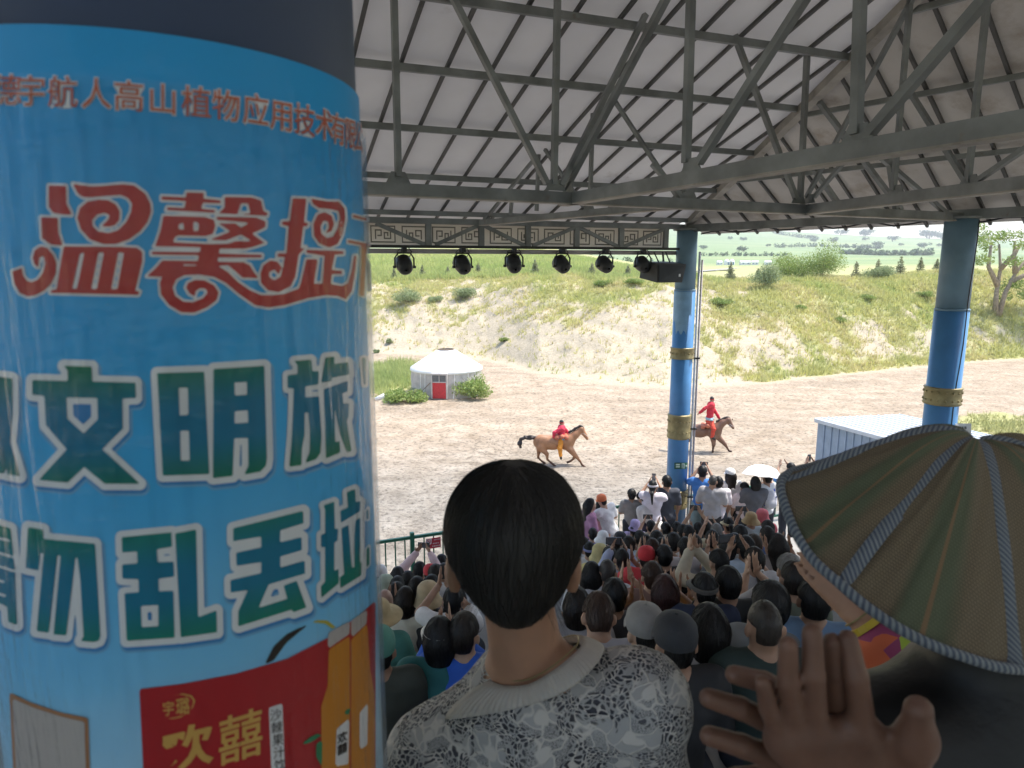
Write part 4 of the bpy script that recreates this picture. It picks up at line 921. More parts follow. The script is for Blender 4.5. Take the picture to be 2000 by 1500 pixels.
# --- red heading
A5 = lambda p: sc(p, 0, 330, 5.0); B4 = lambda p: sc(p, 280, 350, 4.348)
wen = [[(475, 160), (645, 165), (650, 340), (690, 420), (700, 450), (610, 445), (520, 430), (475, 370)], [(400, 470), (565, 475), (570, 620), (600, 710), (610, 750), (500, 740), (410, 680)],
       [(120, 1000), (215, 965), (225, 1040), (260, 1090), (310, 1105), (370, 1080), (420, 1010), (440, 930), (430, 860), (410, 850), (385, 870), (370, 960), (335, 930), (318, 870), (340, 790), (400, 755), (460, 770), (520, 840), (550, 920), (545, 1020), (500, 1120), (430, 1190), (340, 1235), (270, 1245), (190, 1210), (140, 1120)],
       [(710, 145), (880, 170), (1020, 165), (1190, 148), (1310, 160), (1420, 240), (1470, 340), (1475, 420), (1440, 520), (1370, 610), (1260, 690), (1130, 735), (1010, 735), (880, 690), (790, 590), (755, 480), (780, 380), (850, 320), (960, 298), (1060, 305), (1130, 345), (1170, 410), (1165, 500), (1120, 550), (1060, 565), (990, 560), (1060, 490), (1070, 450), (1020, 430), (950, 445), (900, 500), (905, 560), (960, 610), (1060, 625), (1150, 600), (1230, 520), (1280, 420), (1290, 340), (1250, 285), (1180, 255), (1060, 262), (900, 275), (810, 275), (760, 240)],
       [(620, 755), (1180, 760), (1340, 770), (1390, 810), (1390, 900), (1320, 1190), (1365, 1195), (1350, 1230), (490, 1210), (505, 1180), (550, 1180), (600, 870)]]
wenh = [[(780, 830), (825, 810), (750, 1170), (705, 1170)], [(960, 815), (1015, 815), (945, 1175), (890, 1170)], [(1155, 815), (1210, 820), (1145, 1175), (1085, 1175)]]
glyph('heading_character', [A5(p) for p in wen], [A5(p) for p in wenh], 'ink_red', 4.5)
xin = [[(155, 145), (360, 155), (365, 112), (515, 115), (512, 165), (660, 180), (655, 205), (505, 200), (490, 250), (610, 262), (605, 285), (195, 262), (205, 238), (350, 245), (360, 185), (155, 175)],
       [(170, 310), (520, 320), (600, 345), (612, 400), (590, 465), (530, 483), (300, 478), (270, 490), (250, 535), (100, 570), (145, 440)],
       [(90, 570), (250, 535), (560, 552), (720, 548), (790, 525), (930, 528), (1035, 540), (930, 575), (860, 590), (640, 590), (480, 578)],
       [(690, 150), (920, 155), (1000, 180), (1020, 270), (1055, 285), (1050, 312), (640, 290), (690, 240)],
       [(625, 318), (960, 325), (1040, 360), (1035, 410), (960, 445), (920, 460), (1030, 540), (930, 530), (830, 470), (700, 520), (560, 515), (740, 445), (640, 375), (780, 375), (830, 410), (900, 370), (620, 345)],
       [(70, 615), (480, 620), (480, 645), (70, 640)], [(640, 632), (1008, 642), (1005, 665), (640, 665)], [(490, 570), (650, 575), (630, 700), (640, 760), (465, 760), (465, 680)],
       [(160, 690), (460, 695), (640, 740), (720, 790), (800, 870), (900, 940), (1000, 985), (1100, 985), (1200, 975), (1320, 930), (1340, 880), (1385, 680), (1480, 680), (1450, 885), (1520, 890), (1540, 650), (1385, 625), (1385, 600), (1700, 610), (1700, 635), (1625, 640), (1600, 770), (1690, 780), (1685, 805), (1600, 805), (1590, 890), (1690, 910), (1740, 880), (1770, 780), (1790, 650), (1810, 650), (1800, 780), (1770, 950), (1720, 1020), (1650, 990), (1550, 985), (1400, 1010), (1200, 1070), (1060, 1090), (950, 1070), (820, 980), (700, 880), (600, 830), (470, 810), (350, 815), (280, 850), (250, 920), (270, 990), (340, 1040), (420, 1045), (510, 1010), (545, 960), (530, 930), (480, 925), (445, 950), (435, 995), (390, 970), (362, 920), (380, 880), (440, 855), (520, 860), (600, 900), (640, 960), (620, 1030), (540, 1090), (430, 1135), (320, 1130), (220, 1070), (150, 980), (140, 880), (160, 830), (30, 825), (110, 750)],
       [(630, 700), (850, 705), (905, 730), (940, 790), (980, 840), (840, 835), (780, 780), (720, 730), (630, 735)]]
xinh = [[(300, 385), (340, 370), (345, 430), (300, 425)], [(425, 360), (470, 370), (470, 440), (425, 440)], [(830, 205), (890, 205), (910, 290), (800, 290)], [(340, 722), (455, 726), (455, 735), (340, 735)]]
glyph('heading_character', [B4(p) for p in xin], [B4(p) for p in xinh], 'ink_red', 4.5)
ti = [[(1270, 160), (1385, 165), (1365, 365), (1400, 375), (1393, 400), (1358, 400), (1335, 595), (1380, 575), (1320, 640), (1290, 830), (1250, 910), (1150, 960), (1060, 945), (1000, 880), (995, 800), (1020, 730), (1080, 690), (1140, 700), (1175, 750), (1150, 810), (1115, 765), (1070, 790), (1070, 830), (1110, 860), (1165, 830), (1190, 740), (1200, 660), (1140, 660), (1140, 630), (1215, 630), (1235, 400), (1175, 385), (1180, 360), (1245, 355)],
      [(1425, 165), (1560, 190), (1660, 190), (1710, 250), (1715, 340), (1690, 470), (1650, 550), (1580, 580), (1500, 550), (1450, 480), (1445, 380), (1480, 300), (1540, 280), (1600, 310), (1620, 380), (1600, 440), (1550, 460), (1575, 410), (1570, 360), (1530, 350), (1505, 400), (1510, 460), (1560, 500), (1610, 490), (1650, 420), (1670, 330), (1660, 270), (1600, 255), (1490, 245), (1440, 210)]]
glyph('heading_character', [B4(p) for p in ti], [], 'ink_red', 4.5, .0007)
shi = [[(1780, 300), (1905, 335), (1905, 355), (1780, 325)], [(1735, 515), (1920, 550), (1915, 570), (1735, 540)], [(1850, 555), (1895, 565), (1885, 780), (1875, 1000), (1835, 980), (1850, 780)], [(1895, 680), (1918, 720), (1928, 940), (1908, 940)]]
glyph('heading_character', [B4(p) for p in shi], [], 'ink_orange', 3, .0007)
# --- green slogans
C4 = lambda p: sc(p, 0, 660, 4.6875); D4 = lambda p: sc(p, 400, 660, 4.689); E4 = lambda p: sc(p, 0, 980, 4.6875); F4 = lambda p: sc(p, 380, 940, 4.687); G4 = lambda p: sc(p, 260, 1180, 4.0)
OW = 12.5
glyph('slogan_character', [C4([(-200, 330), (110, 370), (115, 700), (90, 960), (185, 1270), (70, 1250), (55, 1170), (40, 1240), (-200, 1220)])], [], 'ink_green1', OW, shadow=1)
glyph('slogan_character', [C4([(585, 255), (840, 262), (845, 400), (1240, 410), (1245, 550), (1120, 555), (1125, 830), (935, 1020), (1280, 1335), (960, 1335), (770, 1180), (620, 1325), (355, 1300), (610, 1020), (420, 800), (405, 530), (295, 520), (295, 385), (620, 395), (620, 300)])], [C4([(605, 545), (890, 550), (895, 745), (765, 875), (615, 740)])], 'ink_green1', OW, shadow=1)
glyph('slogan_character', [[(307, 729), (399, 726), (409, 926), (318, 929)], D4([(80, 285), (545, 255), (570, 1100), (560, 1170), (510, 1225), (360, 1252), (400, 1170), (397, 915), (270, 920), (255, 1265), (75, 1285)])],
      [C4(p) for p in ([(1635, 455), (1720, 455), (1727, 705), (1645, 710)], [(1648, 850), (1730, 848), (1738, 1125), (1655, 1125)])]+[D4(p) for p in ([(272, 408), (385, 402), (388, 520), (275, 528)], [(275, 672), (395, 662), (398, 775), (272, 785)])], 'ink_green1', OW, shadow=1)
glyph('slogan_character', [D4(p) for p in ([(820, 210), (975, 198), (985, 305), (1045, 305), (1042, 425), (920, 445), (920, 545), (1045, 535), (1070, 900), (1060, 1050), (1020, 1110), (920, 1145), (960, 1050), (965, 850), (950, 680), (915, 685), (915, 880), (890, 1010), (885, 1165), (775, 1180), (800, 900), (815, 460), (760, 460), (758, 342), (850, 330), (850, 250)], [(1105, 180), (1190, 170), (1185, 240), (1315, 220), (1325, 335), (1165, 365), (1160, 395), (1065, 412)],
      [(1090, 470), (1315, 390), (1310, 490), (1260, 510), (1270, 600), (1320, 600), (1315, 720), (1300, 760), (1330, 950), (1345, 1040), (1300, 1045), (1240, 880), (1190, 640), (1190, 800), (1195, 960), (1235, 940), (1240, 1050), (1110, 1105), (1100, 800)])], [], 'ink_green1', 10, shadow=1)
glyph('slogan_character', [D4([(1440, 185), (1475, 180), (1475, 430), (1455, 430)])], [], 'ink_green1', 5)
glyph('slogan_character', [E4([(-200, 160), (95, 245), (135, 640), (155, 1130), (75, 1100), (65, 960), (-200, 840)])], [E4(p) for p in ([(-200, 280), (90, 345), (90, 370), (-200, 305)], [(-200, 400), (130, 500), (130, 522), (-200, 425)], [(-200, 520), (130, 625), (130, 648), (-200, 545)], [(-200, 660), (45, 725), (45, 750), (-200, 690)], [(-200, 780), (55, 850), (55, 875), (-200, 805)])], 'ink_green2', OW, shadow=1)
glyph('slogan_character', [E4([(255, 232), (395, 255), (395, 340), (870, 385), (920, 1230), (905, 1270), (860, 1285), (740, 1275), (765, 1230), (735, 720), (710, 510), (690, 510), (605, 1225), (490, 1215), (555, 495), (525, 490), (445, 1200), (335, 1185), (400, 470), (370, 470), (350, 630), (235, 605)])], [], 'ink_green2', OW, shadow=1)
glyph('slogan_character', [E4([(1115, 325), (1570, 280), (1575, 412), (1435, 435), (1445, 555), (1590, 548), (1595, 685), (1450, 705), (1455, 820), (1588, 815), (1600, 1245), (1160, 1275), (1140, 840), (1270, 828), (1268, 710), (1120, 705), (1117, 575), (1258, 565), (1255, 455), (1118, 465)]), [(342, 1042), (383, 1034), (387, 1206), (423, 1192), (424, 1235), (353, 1245)]], [E4([(1290, 955), (1448, 945), (1450, 1140), (1297, 1150)])], 'ink_green2', OW, shadow=1)
glyph('slogan_character', [F4([(355, 430), (995, 270), (998, 385), (785, 450), (782, 560), (980, 510), (982, 630), (785, 690), (785, 790), (1010, 725), (1012, 845), (680, 945), (585, 1160), (850, 1075), (815, 955), (935, 910), (1025, 1155), (905, 1200), (890, 1175), (400, 1330), (400, 1190), (490, 995), (330, 1020), (328, 905), (610, 840), (612, 740), (385, 775), (380, 655), (612, 605), (610, 505), (355, 550)])], [], 'ink_green2', OW, shadow=1)
glyph('slogan_character', [F4(p) for p in ([(1180, 220), (1280, 185), (1285, 440), (1315, 430), (1310, 545), (1280, 560), (1280, 820), (1320, 800), (1318, 935), (1160, 1070), (1158, 960), (1195, 920), (1195, 600), (1158, 605), (1158, 490), (1195, 475), (1195, 260)], [(1395, 100), (1470, 70), (1475, 190), (1520, 180), (1515, 275), (1340, 380), (1335, 270), (1405, 240)],
      [(1345, 430), (1410, 400), (1425, 600), (1440, 790), (1465, 790), (1465, 500), (1475, 360), (1518, 330), (1515, 740), (1530, 740), (1528, 860), (1335, 980), (1330, 880), (1370, 850)])], [], 'ink_green2', 9, shadow=1)
glyph('slogan_character', [F4([(1572, 270), (1592, 240), (1592, 350), (1572, 350)]), F4([(1575, 620), (1600, 590), (1600, 760), (1575, 790)])], [], 'ink_green2', 3)
# --- advertisement at the foot
def flat(name, poly, ink, off, parent=None, step=5.0):
    P_ = np.array(poly); x0, y0 = P_.min(0)-6; x1, y1 = P_.max(0)+6; X, Y = np.meshgrid(np.arange(x0, x1, step), np.arange(y0, y1, step), indexing='ij')
    return obj(name, fill(name, poly_sdf([poly], [], X, Y), X, Y, off), M[ink], parent or poster)
adv = flat('red_panel', [(272, 1346), (360, 1335), (460, 1316), (560, 1287), (640, 1246), (700, 1203), (735, 1172), (735, 1590), (284, 1590)], 'ink_box', .0008)
flat('arc', G4([(1028, 468), (1100, 330), (1200, 235), (1310, 180), (1380, 158), (1300, 215), (1200, 300), (1095, 445)]), 'ink_dark', .0007)
flat('arc', G4([(1380, 150), (1440, 122), (1520, 128), (1590, 185), (1560, 195), (1500, 152), (1440, 145)]), 'ink_yellow', .0007)
for bt, capp, lab in (([(1530, 355), (1690, 250), (1695, 560), (1690, 1600), (1475, 1600), (1470, 800), (1520, 640)], [(1525, 225), (1695, 130), (1690, 232), (1520, 350)], [(1590, 975), (1690, 890), (1680, 1250), (1580, 1270)]), ([(1703, 280), (1830, 150), (1850, 500), (1885, 700), (1890, 1600), (1703, 1600)], [(1703, 130), (1830, 40), (1825, 150), (1703, 268)], [(1770, 850), (1835, 770), (1830, 1100), (1770, 1140)])):
    b_ = flat('printed_bottle', G4(bt), 'ink_juice', .0010); flat('bottle_cap', G4(capp), 'ink_grey', .0013, b_); flat('bottle_label', G4(lab), 'ink_white', .0013, b_)
for lf in ([(1300, 1110), (1380, 1040), (1440, 1010), (1480, 1020), (1400, 1075)], [(1430, 1090), (1480, 1060), (1475, 1280), (1430, 1190)], [(1640, 850), (1700, 800), (1690, 870)]): flat('printed_leaf', G4(lf), 'ink_leaf', .0016)
flat('white_strip', G4([(1060, 810), (1165, 775), (1190, 1400), (1085, 1400)]), 'ink_white', .0012)
flat('card_frame', [(18, 1352), (60, 1372), (120, 1392), (172, 1402), (178, 1590), (30, 1590)], 'ink_brown', .0008); flat('plain_card', [(24, 1364), (64, 1382), (120, 1400), (165, 1410), (170, 1590), (36, 1590)], 'ink_grey', .0012)
def text(ch, cx, cy, w, h, ink, off, slope=0, bold=0.0, name='character'):
    c = bpy.data.curves.new('t', 'FONT'); c.body = ch; c.offset = bold; c.resolution_u = 3
    o = bpy.data.objects.new('t', c); COL.objects.link(o); dg = bpy.context.evaluated_depsgraph_get(); me = bpy.data.meshes.new_from_object(o.evaluated_get(dg))
    bpy.data.objects.remove(o); bpy.data.curves.remove(c)
    bm = bmesh.new(); bm.from_mesh(me)
    for v in bm.verts: x, y = v.co.x-.5, v.co.y-.38; v.co = Vector((cx+x*w, cy-y*h+x*w*slope, 0))
    x = cx-w
    while x < cx+w:
        x += 7; bmesh.ops.bisect_plane(bm, geom=bm.verts[:]+bm.edges[:]+bm.faces[:], plane_co=(x, 0, 0), plane_no=(1, 0, 0), clear_outer=False)
    bmesh.ops.triangulate(bm, faces=bm.faces[:])
    co = np.array([v.co[:2] for v in bm.verts]); W3 = cyl_n(co[:, 0], co[:, 1], off)
    for v, p in zip(bm.verts, W3): v.co = Vector(p)
    bm.to_mesh(me); bm.free(); me.materials.clear(); return obj(name, me, M[ink], poster)
for ch, x, y, w, sl in (('德', 13, 175, 58, .0), ('宇', 60, 177, 58, .02), ('航', 122, 179, 58, .03), ('人', 188, 182, 58, .05), ('高', 252, 187, 60, .08), ('山', 318, 193, 58, .09), ('植', 384, 199, 58, .10), ('物', 442, 206, 54, .13), ('应', 500, 214, 50, .16), ('用', 551, 225, 46, .19), ('技', 595, 234, 40, .22), ('术', 634, 243, 34, .27), ('有', 661, 252, 27, .32), ('限', 685, 261, 20, .36), ('公', 702, 268, 13, .4)):
    text(ch, x, y, w+3, 64, 'ink_white', .0006, sl, .035, 'heading_outline'); text(ch, x, y, w+3, 64, 'ink_orange', .0011, sl, .004)
text('欢', 366, 1459, 100, 86, 'ink_gold', .0014, -.25, .03); text('囍', 470, 1438, 90, 100, 'ink_gold', .0014, -.3, .012)
text('宇', 329, 1384, 24, 30, 'ink_gold', .0014, -.1, .015); text('璐', 357, 1379, 28, 36, 'ink_gold', .0014, -.15, .015)
flat('logo_arc', G4([(320, 712), (390, 698), (460, 715), (485, 755), (470, 800), (440, 840), (465, 790), (470, 755), (450, 725), (390, 708)]), 'ink_gold', .0014, step=1.5); flat('logo_arc', G4([(240, 885), (300, 890), (370, 875), (430, 845), (370, 885), (300, 898)]), 'ink_gold', .0014, step=1.5)
for i, ch in enumerate('沙棘果汁饮'): text(ch, 538.5+i*2.2, 1396+i*24.5, 24, 25, 'ink_dark', .0018, -.2, .0)
for i, ch in enumerate('欢囍'): text(ch, 669, 1440+i*22, 20, 22, 'ink_dark', .0020, -.5, .02)
# ================================================================ PEOPLE
HC = np.array([0, .012, 1.535])
def hand_prims(w, d, nr, s, L=.17, spread=.12, curl=.0):
    """w wrist, d finger direction, nr palm normal, s thumb side vector"""
    w, d, nr, s = [np.array(x, float) for x in (w, d, nr, s)]; d /= np.linalg.norm(d); s = s-d*(s@d); s /= np.linalg.norm(s); nr = np.cross(d, s); out = []
    for o in (-.026, -.009, .009, .026): out.append(cap(w+d*.012+s*o*.7, w+d*.082+s*o, .013, .0125, .012))
    for o, l in ((-.029, .062), (-.010, .078), (.010, .082), (.029, .072)):
        a = w+d*.085+s*o; b = a+(d+s*o*spread*22)*l*.55+nr*curl*.01; c = b+(d+s*o*spread*14)*l*.5+nr*curl*.03; out += [cap(a, b, .0105, .0095, .004), cap(b, c, .0095, .0078, .004)]
    a = w+d*.025+s*.030; b = a+(d*.55+s*.8)*.038; c = b+(d*.9+s*.35)*.036; out += [cap(a, b, .0145, .0115, .010), cap(b, c, .0115, .009, .005)]
    return out
POSE = {  # (elbow, wrist, finger dir, thumb side) right then left, in upper-body coordinates of a 1.65 m person facing +Y
    'down': (((.235, .0, 1.08), (.225, .10, .86), (0, .15, -1), (-1, .2, 0)), ((-.235, .0, 1.08), (-.225, .10, .86), (0, .15, -1), (1, .2, 0))),
    'lap': (((.235, .05, 1.10), (.13, .27, 1.0), (-.5, .9, -.2), (-.5, 0, 1)), ((-.235, .05, 1.10), (-.13, .27, 1.0), (.5, .9, -.2), (.5, 0, 1))),
    'clap': (((.25, .13, 1.15), (.06, .27, 1.36), (-.12, .35, 1), (0, -1, .3)), ((-.25, .13, 1.15), (-.06, .27, 1.36), (.12, .35, 1), (0, -1, .3))),
    'clap_l': (((.10, .24, 1.17), (-.15, .26, 1.40), (-.10, .2, 1), (.3, -1, .2)), ((-.31, .10, 1.20), (-.235, .25, 1.38), (.15, .2, 1), (0, -1, .2))),
    'clap_r': (((.31, .10, 1.20), (.235, .25, 1.38), (-.15, .2, 1), (0, -1, .2)), ((-.10, .24, 1.17), (.15, .26, 1.40), (.10, .2, 1), (-.3, -1, .2))),
    'phone': (((.27, .10, 1.50), (.10, .23, 1.70), (-.5, .3, .8), (0, -.3, 1)), ((-.27, .10, 1.50), (-.10, .23, 1.70), (.5, .3, .8), (0, -.3, 1))),
    'phone_eye': (((.25, .14, 1.28), (.10, .30, 1.50), (-.4, .4, .8), (-.5, -.3, 1)), ((-.25, .14, 1.28), (-.10, .30, 1.50), (.4, .4, .8), (.5, -.3, 1))),
    'high_clap': (((.10, .24, 1.34), (-.10, .27, 1.56), (-.12, .1, 1), (.3, -1, 0)), ((-.31, .12, 1.36), (-.17, .26, 1.55), (.12, .1, 1), (0, -1, 0))),
    'cross': (((.24, .04, 1.10), (-.02, .18, 1.13), (-1, .1, .1), (0, 0, 1)), ((-.26, .04, 1.09), (-.02, .17, 1.09), (1, .1, .0), (0, 0, 1))),
    'reach': (((.24, .04, 1.10), (.15, .25, .98), (-.5, .9, -.2), (-.5, 0, 1)), ((-.36, .22, 1.17), (-.52, .42, 1.0), (-.5, .6, -.4), (.3, .3, 1))),
}
_pc = {}
def upper(pose, dz):
    o = np.array([0, 0, dz]); pr = [cap((0, -.012, 1.36), (0, .002, 1.47), .056, .052, .03), ell(HC+o*0, (.073, .094, .116), .03), ell((0, .065, 1.50), (.05, .045, .06), .03)]
    for sx in (-1, 1): pr.append(ell((sx*.083, -.008, 1.522), (.014, .021, .034), .008))
    pr.append(cap((0, .105, 1.535), (0, .118, 1.508), .009, .012, .012))
    pr += [cap((-.135, -.01, 1.355), (.135, -.01, 1.355), .058, .058, .06), ell((0, .0, 1.22), (.165, .108, .17), .06), ell((0, .005, 1.04), (.138, .10, .16), .06), ell((0, -.01, .91), (.168, .122, .12), .05)]
    out = []
    for p in pr: out.append(tuple(list(p[:1])+[p[1]+o]+([p[2]+o] if p[0] == 'c' else [p[2]])+list(p[3:])))
    return out
def arms(pose, dz):
    o = np.array([0, 0, dz]); A_ = []
    for i, (e, w, d, s) in enumerate(POSE[pose]):
        sx = 1 if i == 0 else -1; S = np.array([sx*.178, -.005, 1.345])+o; e = np.array(e)+o; w = np.array(w)+o
        A_.append((S, e, w, d, s))
    return A_
def legs(sit):
    out = []
    for sx in (-1, 1):
        if sit: pts = [(sx*.09, .0, .52), (sx*.12, .40, .50), (sx*.12, .40, .10)]; ft = [(sx*.12, .36, .05), (sx*.13, .52, .035)]
        else: pts = [(sx*.09, -.005, .88), (sx*.095, .02, .48), (sx*.10, -.02, .09)]; ft = [(sx*.10, -.04, .045), (sx*.115, .12, .032)]
        out.append((pts, ft))
    return out
def person_mesh(pose, sit, sleeve, girth=1.0):
    key = (pose, sit, sleeve, girth)
    if key in _pc: return _pc[key]
    dz = -.40 if sit else 0; up = upper(pose, dz); bod = list(up); torso = up[-4:]
    shirt = [tuple(list(p[:2])+[p[2]*np.array([girth, girth, 1]) if p[0] == 'e' else p[2]]+list(p[3:])) for p in torso]; pants = [up[-1]]
    for S, e, w, d, s in arms(pose, dz):
        bod += [cap(S, e, .050, .040, .05), cap(e, w, .040, .027, .03)]; hs = np.cross(np.array(d, float), np.array(s, float)); bod += hand_prims(w, d, hs, s)
        if sleeve == 'short': shirt += [cap(S, S+(e-S)*.72, .062*girth, .060*girth, .05)]
        elif sleeve == 'long': shirt += [cap(S, e, .062*girth, .054, .05), cap(e, w+(e-w)*.06, .054, .038, .03)]
    for pts, ft in legs(sit):
        bod += chain(pts, [.080, .055, .036], .04)+[cap(ft[0], ft[1], .042, .034, .03)]
        pants += chain([pts[0], pts[1], tuple(np.array(pts[2])+np.array([0, 0, .0]))], [.092, .070, .060], .05)
    zw = .84+dz
    bm = sdf_mesh('body', bod, .0145); sm = sdf_mesh('shirt', shirt, .0155, [lambda X, Y, Z: (zw-Z)+0*X+0*Y], wrinkle(.0045), grow=.013)
    pm_ = sdf_mesh('trousers', pants, .02, None, wrinkle(.004), grow=.008)
    _pc[key] = (bm, sm, pm_); return _pc[key]
_hc = {}
from mathutils.bvhtree import BVHTree
def strands(me, c, n, rad, lift, stub=False, seed=11, parts=None):
    """lay real strands over a hair volume, combed from the crown downwards"""
    vs = [v.co.copy() for v in me.vertices]; bv = BVHTree.FromPolygons(vs, [tuple(p.vertices) for p in me.polygons]); rs = random.Random(seed); mb = MB(); c = Vector(c)
    for k in range(n):
        a = rs.uniform(0, 2*math.pi); e0 = rs.uniform(-.7, 1.45); ln = (.12 if stub else rs.uniform(.35, .9)); pts = []; dr = rs.uniform(-.18, .18)
        lf = rs.uniform(.0, lift)*(rs.random()**2)
        for j in range(5):
            e = e0-ln*j/4; aa = a+dr*j/4; d = Vector((math.cos(aa)*math.cos(e), math.sin(aa)*math.cos(e), math.sin(e))); h = bv.ray_cast(c+d*.4, -d, .4)
            if h[0] is None: break
            pts.append(h[0]+h[1]*(.0006+lf*(j/4)+.0004*rs.random()))
        if len(pts) > 2 and all((pts[i+1]-pts[i]).length < .06 for i in range(len(pts)-1)): mb.tube(pts, [rad*(1-.75*i/(len(pts)-1)) for i in range(len(pts))], 3, False)
    sm = mb.build('s', True); bm = bmesh.new(); bm.from_mesh(me); bm.from_mesh(sm); bm.to_mesh(me); bm.free(); bpy.data.meshes.remove(sm); me.polygons.foreach_set('use_smooth', np.ones(len(me.polygons), dtype=bool)); return me
def hair_mesh(kind):
    if kind in _hc: return _hc[kind]
    c = HC; base = [ell(c+np.array([0, -.006, .006]), (.084, .104, .124), .02)]; cuts = []; res = .0075
    front = lambda X, Y, Z: (Y-(.062+(Z-1.56)*.55))*.85+0*X
    ears = lambda X, Y, Z: -np.maximum(np.maximum(Z-1.555, -(Y+.05)), -(np.abs(X)-.045))+0*X
    nape = lambda z0: (lambda X, Y, Z: (z0-Z)+0*X+0*Y)
    rough_ = lambda X, Y, Z: .0010*np.sin(75*X+5*np.sin(45*Z))*np.sin(60*Y+3*np.sin(50*X)+20*Z)+.0013*np.sin(190*X+4*np.sin(70*Z))*np.sin(170*Y+20*Z)+.0016*np.sin(33*X+25*Z+1)*np.sin(29*Y-18*Z)
    if kind == 'short': cuts = [front, ears, nape(1.462)]
    elif kind == 'full': base = [ell(c+np.array([0, -.008, .012]), (.093, .112, .128), .02)]; cuts = [front, ears, nape(1.45)]
    elif kind == 'crew': base = [ell(c+np.array([0, -.004, .003]), (.0775, .098, .1195), .02)]; cuts = [front, ears, nape(1.485)]
    elif kind == 'bob': base += [cap((0, -.022, 1.52), (0, -.018, 1.435), .091, .082, .04)]; cuts = [lambda X, Y, Z: (Y-(.045+(Z-1.56)*.5))*.85+0*X, nape(1.40)]
    elif kind == 'long': base += [cap((-.035, -.035, 1.5), (-.04, -.055, 1.2), .075, .055, .05), cap((.035, -.035, 1.5), (.04, -.055, 1.2), .075, .055, .05)]; cuts = [lambda X, Y, Z: (Y-(.045+(Z-1.56)*.5))*.85+0*X, nape(1.14)]
    elif kind == 'pony': base += [cap((0, -.09, 1.555), (0, -.125, 1.56), .03, .028, .02), cap((0, -.125, 1.56), (.01, -.16, 1.45), .032, .030, .02), cap((.01, -.16, 1.45), (.0, -.14, 1.27), .030, .012, .02)]; cuts = [front, ears, nape(1.2)]
    elif kind == 'low_pony': base += [cap((0, -.08, 1.47), (0, -.12, 1.43), .035, .033, .02), cap((0, -.12, 1.43), (.01, -.125, 1.22), .034, .014, .02)]; cuts = [front, ears, nape(1.15)]
    elif kind == 'bun': base += [ell((0, -.118, 1.575), (.046, .04, .044), .012)]; cuts = [front, ears, nape(1.46)]
    me = strands(sdf_mesh('hair', base, res, cuts, rough_), HC+np.array([0, -.02, .0]), 560 if kind != 'crew' else 420, .0011 if kind != 'crew' else .0008, .006 if kind != 'crew' else .003, kind == 'crew'); _hc[kind] = me; return me
_ht = {}
def hat_mesh(kind):
    if kind in _ht: return _ht[kind]
    mb = MB(); c = (0, .008, 1.535)
    dome = [(.092, .025), (.094, .06), (.088, .095), (.068, .122), (.035, .137), (.004, .141)]
    if kind == 'cap':
        mb.lathe([(.089, .015)]+dome, 28, c, 1, 1.16)
        v = []; n = 12
        for i in range(n+1):
            a = math.radians(20+140*i/n); r0 = .09; v += [(math.cos(a)*.09, .008+math.sin(a)*.106, 1.553), (math.cos(a)*.098, .008+math.sin(a)*.19*(.55+.45*math.sin(a)), 1.545-.012*math.sin(a)), (math.cos(a)*.098, .008+math.sin(a)*.19*(.55+.45*math.sin(a)), 1.541-.012*math.sin(a)), (math.cos(a)*.09, .008+math.sin(a)*.106, 1.548)]
        f = []
        for i in range(n): k = 4*i; f += [(k, k+1, k+5, k+4), (k+1, k+2, k+6, k+5), (k+2, k+3, k+7, k+6)]
        mb.add(v, f); mb.lathe([(.008, .138), (.008, .146), (.001, .148)], 8, c)
    elif kind == 'bucket': mb.lathe([(.150, -.035), (.148, -.030), (.100, .03)]+dome[1:], 30, c, 1, 1.15); mb.lathe([(.096, .028), (.146, -.034), (.150, -.035)], 30, c, 1, 1.15)
    elif kind == 'straw': mb.lathe([(.185, .0), (.186, .006), (.13, .018), (.096, .035)]+dome[1:], 36, c, 1, 1.12); mb.lathe([(.094, .03), (.13, .012), (.185, 0)], 36, c, 1, 1.12)
    elif kind == 'cloche': mb.lathe([(.135, -.05), (.137, -.045), (.112, -.01), (.100, .04)]+[(r*1.06, z*1.06) for r, z in dome[1:]], 32, c, 1, 1.15); mb.lathe([(.098, .03), (.11, -.012), (.135, -.05)], 32, c, 1, 1.15)
    elif kind == 'visor':
        mb.lathe([(.090, .01), (.092, .03), (.094, .045), (.089, .045)], 28, c, 1, 1.16); v = []; n = 16; f = []
        for i in range(n+1):
            a = math.radians(-10+200*i/n); s_ = max(math.sin(a), 0); v += [(math.cos(a)*.092, .008+math.sin(a)*.107, 1.565), (math.cos(a)*(.10+.04*s_), .008+math.sin(a)*.215, 1.545-.03*s_), (math.cos(a)*(.10+.04*s_), .008+math.sin(a)*.215, 1.540-.03*s_), (math.cos(a)*.092, .008+math.sin(a)*.107, 1.558)]
        for i in range(n): k = 4*i; f += [(k, k+1, k+5, k+4), (k+1, k+2, k+6, k+5), (k+2, k+3, k+7, k+6)]
        mb.add(v, f)
    me = mb.build('hat', True); _ht[kind] = me; return me
SKIN = [(.46, .27, .18), (.40, .23, .15), (.50, .31, .21), (.35, .20, .13)]
BLACK = (.008, .0075, .0075); DBROWN = (.018, .012, .009); BROWN = (.05, .025, .016); REDB = (.045, .013, .012); GREY = (.22, .21, .2)
HEADZ = lambda n: -1.6-.385*(n-2.47)
chair_seat = None
